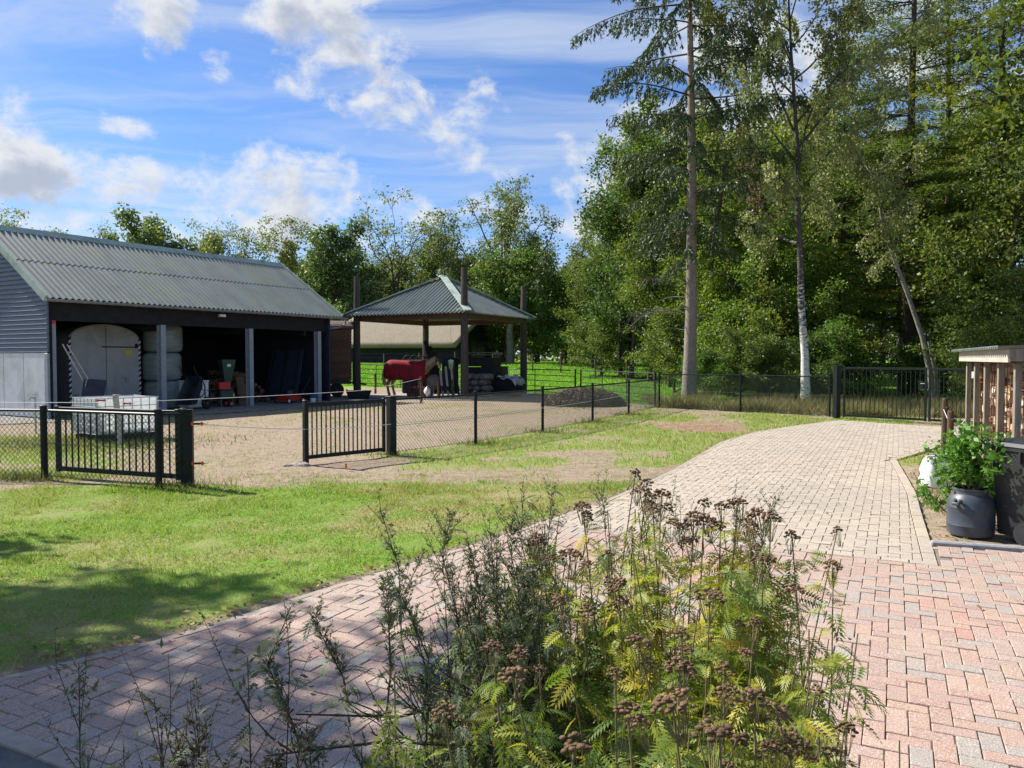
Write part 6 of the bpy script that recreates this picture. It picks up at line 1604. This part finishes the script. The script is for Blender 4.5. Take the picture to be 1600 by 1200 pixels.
def tall_weeds():
    """dry tall grass and weeds behind the thin fence, at the wood edge, at fence feet"""
    rg = np.random.default_rng(6); X = []; Y = []; Hh = []; D = []
    n = 26000; u = rg.random(n); x = 5.0+8.6*u; base = np.interp(x, [4.96, 7.12, 9.1, 13.5], [25.9, 23.95, 22.0, 21.2]); y = base+.15+5.0*rg.random(n)**1.5
    cl = vn(x, y, .9, 3); keep = rg.random(n) < .2+1.2*sstep(.35, .65, cl); x, y, cl = x[keep], y[keep], cl[keep]
    X.append(x); Y.append(y); Hh.append(.10+.85*rg.random(len(x))**1.4*cl*1.1); D.append(np.clip(rg.normal(.58, .34, len(x))+.7*(vn2(x, y, .8, 2)-.5), 0, 1))
    n = 5000; x = rg.uniform(13, 24, n); y = rg.uniform(22, 31, n); X.append(x); Y.append(y); Hh.append(.1+.35*rg.random(n)); D.append(np.clip(rg.normal(.35, .3, n), 0, 1))
    # tufts at fence posts and edges
    for (px, py) in [*FENCE, (-6.45, 10.57), (-4.52, 9.8), (-4.2, 9.93), (-8, 10.75), (-8.8, 10.9)]:
        m = 160; X.append(rg.normal(px, .28, m)); Y.append(rg.normal(py, .16, m)); Hh.append(.05+.16*rg.random(m)); D.append(np.clip(rg.normal(.35, .3, m), 0, 1))
    m = 2600; f = rg.random(m); X.append(-12.5+6.1*f); Y.append(11.55-.95*f+rg.normal(0, .12, m)); Hh.append(.05+.16*rg.random(m)); D.append(np.clip(rg.normal(.3, .3, m), 0, 1))
    m = 3500; X.append(rg.normal(-8.6, 1.2, m)); Y.append(rg.normal(14.9, .8, m)); Hh.append(.04+.13*rg.random(m)); D.append(np.clip(rg.normal(.25, .25, m), 0, 1))
    m = 1500; X.append(rg.uniform(4.6, 7.4, m)); Y.append(8+ (X[-1]-4.6)*1.7+rg.normal(.3, .3, m)); Hh.append(.03+.09*rg.random(m)); D.append(np.clip(rg.normal(.4, .3, m), 0, 1))
    x = np.concatenate(X); y = np.concatenate(Y); ok = ~in_poly(x, y, YEL_POLY); h = np.concatenate(Hh); d = np.concatenate(D)
    x, y, h, d = x[ok], y[ok], h[ok], d[ok]
    WM = grass_mat('weed_blade', [(.08, .125, .03), (.12, .17, .04), (.16, .20, .055)], ((.17, .125, .075), (.31, .24, .14)))
    grass_blades('tall_weeds', 'dry tall grass and weeds along the fences and wood edge', x, y, gz(x, y)-.02, h, .008+.0007*y, d, 7, WM)
tall_weeds()
def fallen_leaves():
    rg = np.random.default_rng(12); n = 380
    f = rg.random(n)*10; i = np.minimum(f.astype(int), len(LE)-2); fr = (f-i)[:, None]; p = LE[i]+(LE[i+1]-LE[i])*fr+rg.normal(0, .05, (n, 2))+np.array([-.05, .05])
    m = 130; q = np.stack([rg.uniform(-5, 2, m), rg.uniform(4.5, 10, m)], -1); k = 60; r = np.stack([rg.normal(-2.55, .3, k), rg.normal(4.35, .12, k)], -1); e = np.stack([rg.uniform(.5, 4.5, 26), rg.uniform(3.3, 9, 26)], -1); v = np.stack([rg.uniform(3.9, 6.2, 140), np.zeros(140)], -1); v[:, 1] = 6.9+(v[:, 0]-3.8)*1.5*rg.random(140); e = np.concatenate([e, v])
    p = np.concatenate([p, q, r, e]); C = np.concatenate([p, np.full((len(p), 1), .012)], 1); C[n:n+m, 2] = .035
    a = rg.uniform(0, 6.28, len(p)); A = np.stack([np.cos(a), np.sin(a), rg.normal(.1, .2, len(p))], -1); L = rg.uniform(.02, .055, len(p)); L[n:n+m] *= 1.2
    V, Q = leaf_quads(C, A, unit(rg.normal(0, .35, (len(p), 3))+np.array([0, 0, 1])), L, L*.65)
    o = link('fallen_leaves', np_mesh('fallen_leaves', V, Q, mat=leafm('fallen_leaf', [(.16, .075, .03), (.25, .13, .05), (.32, .20, .09), (.14, .08, .04), (.50, .42, .05)], .2)))
    tag(o, 'brown and yellow fallen leaves along the lawn edge', 'leaves', kind='stuff')
fallen_leaves()

# ------------------------------------------------------------------ shrub in and behind the barrel
def barrel_shrub():
    rg = np.random.default_rng(4); t = thing('potted_shrub', 'lush light green leafy shrub growing in and behind the slate barrel', 'shrub', (4.34, 7.22, .40))
    q = MB(); tips = []
    for k in range(34):
        d = np.array([rg.normal(0, .45), rg.normal(.05, .35), 1.0])
        s0 = np.array([rg.normal(0, .05), rg.normal(0, .05), 0])
        if k > 18: v_ = rg.uniform(.25, 1.1); s0 = np.array([rg.uniform(-.12, .45)+.5*v_, v_, -.4]); d = np.array([rg.normal(0, .3), rg.normal(0, .3), 1.0])
        P = path(rg, s0, d, rg.uniform(.35, .72)*(1 if k <= 18 else 1.35), 5, .12); q.tube(P, [.008, .007, .006, .005, .004, .003], 5, cap=False)
        for m in range(11): s, ds = lerp_path(P, rg.uniform(.3, .99)); tips.append(path(rg, s, unit(rg.normal(0, .8, 3)+np.array([0, 0, .3])), rg.uniform(.08, .2), 3, .2))
    q.build('stems', pm('green_stem', (.10, .13, .04), (.08, .09, .03), 8, .7), t)
    tips = np.array(tips); idx = np.repeat(np.arange(len(tips)), 9); i0 = rg.integers(0, 3, len(idx)); C = tips[idx, i0]+(tips[idx, i0+1]-tips[idx, i0])*rg.random((len(idx), 1))+rg.normal(0, .02, (len(idx), 3))
    L = .062*rg.uniform(.6, 1.4, len(C)); V, Q = leaf_quads(C, unit(rg.normal(0, 1, C.shape)+np.array([0, -.2, -.2])), unit(rg.normal(0, .6, C.shape)+np.array([0, 0, .9])), L, L*.55)
    link('foliage', np_mesh('foliage', V, Q, mat=L_lush), t)
barrel_shrub()

# ------------------------------------------------------------------ tansy bed right before the camera
def attr_leaf(name, stops, trans=.35, gloss=.35):
    m, nt, b = new_mat(name); f = nt.node('ShaderNodeAttribute', attribute_name='tint').outputs['Fac']; r = nt.node('ShaderNodeNewGeometry').outputs['Random Per Island']
    col = nt.ramp(nt.m('ADD', f, nt.m('MULTIPLY', nt.m('SUBTRACT', r, .5), .10)), stops); nt.put(b.inputs['Base Color'], col); b.inputs['Roughness'].default_value = .5; b.inputs['Specular IOR Level'].default_value = gloss
    t = nt.node('ShaderNodeBsdfTranslucent'); nt.put(t.inputs[0], nt.mix(1.0, col, (1.3, 1.35, .6), 'MULTIPLY')); mx = nt.node('ShaderNodeMixShader'); mx.inputs[0].default_value = trans
    nt.l.new(b.outputs[0], mx.inputs[1]); nt.l.new(t.outputs[0], mx.inputs[2]); nt.l.new(mx.outputs[0], nt.n['Material Output'].inputs[0]); return m
TANSY = attr_leaf('tansy_leaf', [(0, (.06, .115, .03)), (.4, (.13, .205, .035)), (.68, (.32, .355, .05)), (.86, (.55, .44, .06)), (1.0, (.22, .13, .055))], .42)
def pinnate(npair=11, sub=3):
    """flat fern-like leaf of length 1 along +x"""
    V = []; Q = []
    def dia(p, a, L, W):
        d = np.array([math.cos(a), math.sin(a)]); s = np.array([-d[1], d[0]]); o = len(V)
        for u, w in ((0, 0), (.45, .5), (1, 0), (.45, -.5)): c = np.array(p)+d*L*u+s*W*w; V.append((c[0], c[1], 0))
        Q.append((o, o+1, o+2, o+3))
    dia((0, 0), 0, 1.0, .02)
    for i in range(npair):
        f = .16+.84*i/npair; L = .34*math.sin(math.pi*(.16+.80*(f)))**.8+.03
        for s in (-1, 1):
            a = s*rad(62-22*f); dia((f, 0), a, L, L*.15+.012)
            for k in range(sub):
                g = .3+.5*k/sub; p = (f+math.cos(a)*L*g, math.sin(a)*L*g)
                for s2 in (-1, 1): dia(p, a+s2*rad(42), L*.30*(1.1-g*.6), L*.10)
    return np.array(V), np.array(Q)
PV, PQ = pinnate(8, 1)
def place_leaves(rg, P0, D0, Ls, tints):
    """instances of the pinnate leaf -> verts, quads, tint"""
    n = len(P0); D0 = unit(D0); up = np.array([0, 0, 1.0]); S = unit(np.cross(up, D0)+rg.normal(0, .15, (n, 3))); N = unit(np.cross(D0, S))
    roll = rg.normal(0, .5, n)[:, None]; S2 = S*np.cos(roll)+N*np.sin(roll); N2 = np.cross(D0, S2)
    x, y = PV[:, 0], PV[:, 1]; curl = rg.uniform(.2, 1.25, n); cup = rg.uniform(-.5, .9, n)
    L = Ls[:, None]
    zz = -curl[:, None]*x[None]**2*.8+cup[:, None]*np.abs(y)[None]*.6
    V = P0[:, None]+D0[:, None]*(x[None]*L*(1-.25*curl[:, None]*x[None]))[..., None]+S2[:, None]*(y[None]*L)[..., None]+N2[:, None]*(zz*L)[..., None]
    Q = (PQ[None]+(np.arange(n)*len(PV))[:, None, None]).reshape(-1, 4)
    return V.reshape(-1, 3), Q, np.repeat(tints, len(PV))
def button_meshes():
    m = pm('seed_head', (.155, .092, .05), (.30, .185, .10), 60, .95, .6, 400, objvar=.2); out = []
    rg = random.Random(14)
    for v in range(6):
        q = MB(); st = MB(); nb = (32, 25, 38, 21, 28, 16)[v]; R = (.025, .022, .029, .020, .023, .016)[v]
        for k in range(nb):
            a = k*2.39996+rg.uniform(-.3, .3); f = math.sqrt((k+.5)/nb); x = math.cos(a)*f*R*rg.uniform(.85, 1.1); y = math.sin(a)*f*R*rg.uniform(.85, 1.1); z = .006*(1-f*f)*2+rg.uniform(-.006, .006)
            r = rg.uniform(.0036, .0050); q.blob((x, y, z), (r, r, r*.58), k, 8, 5, .14)
            if k % 3 == 0: st.tube([(x*.2, y*.2, -.035-R*.6), (x*.75, y*.75, -.018), (x, y, z-.003)], [.0007, .0006, .0005], 4)
        out.append((q.mesh('flower_head', m, True), st.mesh('flower_stalks', MATS.get('tansy_stem') or pm('tansy_stem', (.15, .115, .05), (.20, .19, .075), 30, .8))))
    return out
HEADS = [(.33, 2.05, 1.35), (.35, 2.0, 1.31), (.38, 1.95, 1.31), (.35, 2.1, 1.3), (.18, 1.95, 1.28), (.49, 1.95, 1.29), (.52, 1.9, 1.29), (.56, 1.9, 1.3), (.59, 1.85, 1.28), (.61, 1.8, 1.28), (.66, 1.8, 1.24), (.83, 1.95, 1.22), (.80, 1.9, 1.14), (.06, 1.8, 1.23), (.13, 1.7, 1.22), (.22, 1.75, 1.21), (.56, 1.7, 1.21), (.35, 1.9, 1.28), (.44, 1.85, 1.27),
         (.21, 1.5, 1.21), (.09, 1.45, 1.2), (.43, 1.35, 1.19), (.01, 1.15, 1.21), (-.03, 1.2, 1.2), (.11, .9, 1.25), (.13, .85, 1.26), (.22, 1.0, 1.25), (.25, .98, 1.25), (.28, 1.0, 1.25), (.18, .95, 1.24), (.06, .72, 1.29), (.10, .74, 1.28), (.19, .9, 1.25), (.22, .8, 1.26), (.22, .75, 1.26), (.32, 1.0, 1.21), (.35, 1.0, 1.19), (.50, 1.25, 1.11), (.53, 1.2, 1.07), (.49, 1.2, 1.07), (.37, 1.0, 1.15), (.17, .7, 1.28), (0, 1.05, 1.22), (.03, 1.0, 1.23), (.15, 1.1, 1.2), (.20, 1.2, 1.21), (-.09, 1.0, 1.19), (-.06, 1.0, 1.21), (.30, 1.35, 1.17), (.39, 1.5, 1.19)]
def tansy():
    rg = np.random.default_rng(17); BM = button_meshes(); sm = MATS['tansy_stem']
    t = thing('tansy_clump', 'tall clump of faded tansy with brown seed heads right before the camera', 'plant', (.25, 1.45, 0)); O = np.array([.25, 1.45, 0])
    def stem(top, base, leaves, tint, r=.0021, head=None, l0=.25, lmax=.15):
        mid = (top+base)/2+rg.normal(0, .045, 3); P = np.array([base, base*.6+mid*.4+rg.normal(0, .008, 3), mid, mid*.5+top*.5+rg.normal(0, .012, 3), top])-O
        s = MB().tube(P, [r*1.3, r*1.2, r*1.1, r, r*.7], 6).build('stem', sm, t)
        if leaves:
            f = l0+(.96-l0)*np.sort(rg.random(leaves)); P0 = np.array([lerp_path(P, q)[0] for q in f]); az = np.arange(leaves)*2.4+rg.uniform(0, 6); e = rg.normal(.1, .35, leaves)
            D0 = np.stack([np.cos(az), np.sin(az), e], -1); Ls = lmax*rg.uniform(.5, 1.25, leaves)*(1.2-.5*f); ti = np.clip(tint+rg.normal(0, .13, leaves)+.12*(1-f), 0, 1)
            V, Q, T = place_leaves(rg, P0, D0, Ls, ti); me = np_mesh('foliage', V, Q, mat=TANSY)
            a = me.attributes.new('tint', 'FLOAT', 'POINT'); a.data.foreach_set('value', T.astype(np.float32)); link('foliage', me, s)
        if head is not None:
            for k in range(head):
                v = rg.integers(0, 6); off = np.zeros(3) if k == 0 else np.array([rg.normal(0, .035), rg.normal(0, .03), -rg.uniform(.015, .06)])
                p = P[-1]+off; rot = (rg.normal(0, .22), rg.normal(0, .22), rg.uniform(0, 6.28)); sc = rg.uniform(.8, 1.15)*(1 if k == 0 else .8)*(.85 if top[1] < 1.3 else 1.0)
                link('flower_head', BM[v][0], s, p, rot, (sc,)*3); link('flower_stalks', BM[v][1], s, p, rot, (sc,)*3)
                if k: MB().tube([p-np.array([0, 0, .045]), P[-1]+np.array([0, 0, -.13])], .0014, 4).build('side_stalk', sm, s)
    for i, h in enumerate(HEADS):
        if i in (24, 27, 29, 31, 34, 41, 43, 47): continue
        top = np.array(h); near = top[1] < 1.3
        base = np.array([top[0]*.75+.06+rg.normal(0, .06), top[1]*.85+.12+rg.normal(0, .06), 0])
        if 11 <= i <= 12: base = np.array([.52, 1.55, 0])
        stem(top, base, int(rg.integers(44, 60)) if i not in (11, 12) else 34, rg.uniform(.42, .78) if not near else rg.uniform(.3, .58), head=(int(rg.integers(1, 3)) if near else int(rg.integers(2, 4))) if i not in (11, 12) else 1, l0=.36 if i not in (11, 12) else .45, lmax=.088 if not near else .07)
    for k in range(155):          # leafy shoots without heads fill the clump
        x = rg.uniform(-.18, .62); y = rg.uniform(.85, 2.0); x += .12*(y-1.4); hgt = rg.uniform(.86, 1.22)-.12*abs(x-.28)-(.10 if y < 1.2 else 0)
        if k >= 120: y = rg.uniform(1.5, 2.05); x = rg.uniform(.05, .62); hgt = rg.uniform(1.08, 1.27)
        b = np.array([x+rg.normal(0, .05), y+rg.normal(0, .05), 0]); tp = np.array([x+rg.normal(0, .06), y+rg.normal(0, .06), hgt])
        stem(tp, b, int(rg.integers(44, 58)), rg.uniform(.2, .66) if x < .25 else rg.uniform(.46, .78), .0018, None, .42, .095 if y > 1.25 else .078)
tansy()
# ------------------------------------------------------------------ mugwort leaning out to the left, and single weeds
MUG = attr_leaf('mugwort_leaf', [(0, (.06, .09, .05)), (.5, (.11, .14, .08)), (.8, (.17, .19, .10)), (1, (.055, .04, .032))], .25, .12)
M_mugstem = pm('mugwort_stem', (.055, .035, .028), (.085, .055, .04), 30, .8)
def shoot(rg, par, O, a, b, r, nl, ll, dark, branches=0, bud=0, name='stem'):
    a = np.array(a, float); b = np.array(b, float); m1 = a*.65+b*.35+rg.normal(0, .015, 3); m2 = a*.3+b*.7+rg.normal(0, .02, 3); P = np.array([a, m1, m2, b])-O
    s = MB().tube(P, [r, r*.85, r*.6, r*.3], 5).build(name, M_mugstem, par); C = []; A = []; L = []; q = MB()
    ln = np.linalg.norm(b-a)
    def fill(Pth, n, l):
        for k in range(n):
            p, d = lerp_path(Pth, rg.uniform(.12, .99)); az = rg.uniform(0, 6.28); C.append(p); A.append(unit(unit(d)*.55+np.array([math.cos(az), math.sin(az), .2])*.8)); L.append(l*rg.uniform(.5, 1.2))
            for u in range(2): C.append(p+A[-1-u]*l*.3); A.append(unit(A[-1-u]+rg.normal(0, .6, 3))); L.append(l*rg.uniform(.3, .6))
    fill(P, nl, ll)
    for k in range(branches):
        f = rg.uniform(.25, .95); p, d = lerp_path(P, f); az = rg.uniform(0, 6.28); B = path(rg, p, unit(unit(d)*.7+np.array([math.cos(az), math.sin(az), .7])*.6), ln*rg.uniform(.12, .3)*(1.2-f*.6), 3, .12, up=.3)
        q.tube(B, [r*.4, r*.32, r*.25, r*.15], 4); fill(B, max(4, nl//5), ll*.55)
    if q.V: stuff(q.build('twigs', M_mugstem, s))
    C = np.array(C); A = np.array(A); L = np.array(L); V, Q = leaf_quads(C, A, rg.normal(0, 1, C.shape), L, L*.17+.0008); me = np_mesh('foliage', V, Q, mat=MUG)
    at = me.attributes.new('tint', 'FLOAT', 'POINT'); at.data.foreach_set('value', np.repeat(np.clip(rg.normal(dark, .2, len(C)), 0, 1), 4).astype(np.float32)); link('foliage', me, s)
    n = max(6, nl//3); f = np.sort(rg.uniform(.1, .97, n)); P0 = np.array([lerp_path(P, v)[0] for v in f]); az = rg.uniform(0, 6.28, n); V, Q, T = place_leaves(rg, P0, np.stack([np.cos(az), np.sin(az), rg.normal(.35, .3, n)], -1), ll*2.8*rg.uniform(.6, 1.2, n)*(1.2-.6*f), np.clip(rg.normal(dark, .15, n), 0, 1))
    me = np_mesh('foliage', V, Q, mat=MUG); at = me.attributes.new('tint', 'FLOAT', 'POINT'); at.data.foreach_set('value', T.astype(np.float32)); link('foliage', me, s); return s
def mugwort():
    rg = np.random.default_rng(23); O = np.array([.05, 1.5, 0]); t = thing('mugwort_clump', 'dark grey-green mugwort leaning left out of the tansy', 'plant', (.05, 1.5, 0))
    for a, b in (((.30, 1.75, .95), (-.37, 1.3, 1.05)), ((.2, 1.6, .85), (-.39, 1.2, 1.03)), ((.15, 1.7, .7), (-.2, 1.4, 1.02))):
        shoot(rg, t, O, a, b, .0045, 34, .028, .45, 10)
        MB().tube([np.array([.2, 1.7, 0])-O, np.array([.28, 1.75, .5])-O, np.array(a)-O], .0055, 5).build('stem', M_mugstem, t)
    tops = [((-.33, 1.9, 1.29), (-.20, 1.62, .93)), ((-.14, 1.8, 1.30), (-.14, 1.6, .93)), ((-.42, 1.6, 1.14), (-.30, 1.4, .98)), ((-.44, 1.5, 1.16), (-.37, 1.38, .9)), ((-.27, 1.6, 1.20), (-.24, 1.45, .98)), ((-.20, 1.7, 1.22), (-.17, 1.5, .95)), ((-.05, 1.8, 1.25), (.0, 1.62, .9)), ((.0, 1.9, 1.28), (.05, 1.65, .9)), ((.03, 2.0, 1.31), (.08, 1.7, .9)), ((-.09, 1.7, 1.23), (-.06, 1.55, .9)), ((.11, 2.1, 1.31), (.14, 1.8, .8)), ((-.20, 1.5, 1.16), (-.16, 1.42, .9)),
            ((.02, 1.75, 1.18), (.06, 1.6, .8)), ((-.02, 1.6, 1.17), (.04, 1.5, .75)), ((.06, 1.85, 1.2), (.1, 1.7, .8)), ((-.06, 1.9, 1.2), (.02, 1.7, .85)), ((.62, 2.15, 1.27), (.5, 1.9, .8)), ((.72, 2.1, 1.28), (.55, 1.85, .85)), ((.25, 2.15, 1.30), (.27, 1.95, .8)), ((.45, 2.2, 1.27), (.42, 1.95, .8)), ((-.02, 1.45, 1.10), (.0, 1.4, .7)), ((-.10, 1.4, 1.08), (-.07, 1.35, .7)), ((-.05, 1.3, 1.07), (-.03, 1.3, .6)), ((-.14, 1.3, 1.05), (-.1, 1.3, .6))]
    for b, a in tops: shoot(rg, t, O, a, b, .0022, 60, .021, .5, 18)
    for k in range(24):
        x = rg.uniform(-.16, .12); y = rg.uniform(1.5, 1.95); shoot(rg, t, O, (x+.08, y-.1, .6), (x, y, rg.uniform(1.08, 1.27)), .002, 60, .02, .55, 16)
    for k in range(36):
        x = rg.uniform(-.34, .05); y = rg.uniform(1.0, 1.6); h = rg.uniform(.72, 1.02)
        shoot(rg, t, O, (x+.06, y, .3), (x+rg.normal(0, .04), y, h), .0025, 44, .028, .38 if k % 2 else .8, 8)
mugwort()
def weeds():
    rg = np.random.default_rng(31)
    for k, (b, a, lb, dk) in enumerate((((-.77, 1.35, 1.12), (-.70, 1.28, .4), 'tall weed with blue-green tip at the lower left corner', .35), ((-.59, 1.25, 1.10), (-.565, 1.2, .4), 'thin dark weed stalk left of the withered plants', .9), ((-.47, 1.35, 1.13), (-.455, 1.3, .5), 'small weed with a green tuft above the withered plants', .5), ((-.38, 1.3, 1.15), (-.36, 1.28, .5), 'slim bare weed stalk beside the mugwort', .8))):
        t = thing('weed_stalk', lb, 'weed', (a[0], a[1], 0)); O = np.array([a[0], a[1], 0]); s = shoot(rg, t, O, (a[0], a[1], 0), b, .0026, 70, .02, .95 if k != 0 else .6, 12)
        tip = np.array(b)-O; n = 60 if k in (0, 2) else 20; C = tip+rg.normal(0, 1, (n, 3))*np.array([.018, .018, .03])-np.array([0, 0, .03]); L = .02*rg.uniform(.5, 1.2, n); V, Q = leaf_quads(C, unit(rg.normal(0, 1, (n, 3))+np.array([0, 0, .5])), rg.normal(0, 1, (n, 3)), L, L*.3)
        me = np_mesh('leaf_tuft', V, Q, mat=MUG); at = me.attributes.new('tint', 'FLOAT', 'POINT'); at.data.foreach_set('value', np.full(len(V), .55, np.float32)); stuff(link('leaf_tuft', me, t))
    t = thing('withered_weeds', 'black withered weeds at the bottom left of the bed', 'weeds', (-.42, 1.1, 0)); O = np.array([-.42, 1.1, 0])
    for k in range(26):
        x = rg.uniform(-.60, -.16); y = rg.uniform(1.0, 1.3); shoot(rg, t, O, (x, y, .3), (x+rg.normal(0, .07), y+rg.normal(0, .04), rg.uniform(.97, 1.13)), .0026, 60, .026, 1.0 if k % 3 else .6, 10)
weeds()
# bare soil of the flower bed
def bed():
    p = [NEAR0-UU*.53-VVv*1.2, NEAR0-UU*.53+VVv*6.5, NEAR0-UU*6+VVv*6.5, NEAR0-UU*6-VVv*1.2]
    q = MB(); n = 24
    for i in range(n+1):
        for j in range(n+1):
            a = p[0]+(p[1]-p[0])*i/n; b = p[3]+(p[2]-p[3])*i/n; c = a+(b-a)*j/n; q.V.append((c[0], c[1], .01+.03*float(vn(c[0], c[1], 3, 3))))
    for i in range(n):
        for j in range(n): a = i*(n+1)+j; q.F.append((a, a+n+1, a+n+2, a+1))
    struct(q.build('flower_bed_soil', pm('bed_soil', (.06, .042, .028), (.10, .075, .05), 12, .95, .7, 40), smooth=True))
bed()
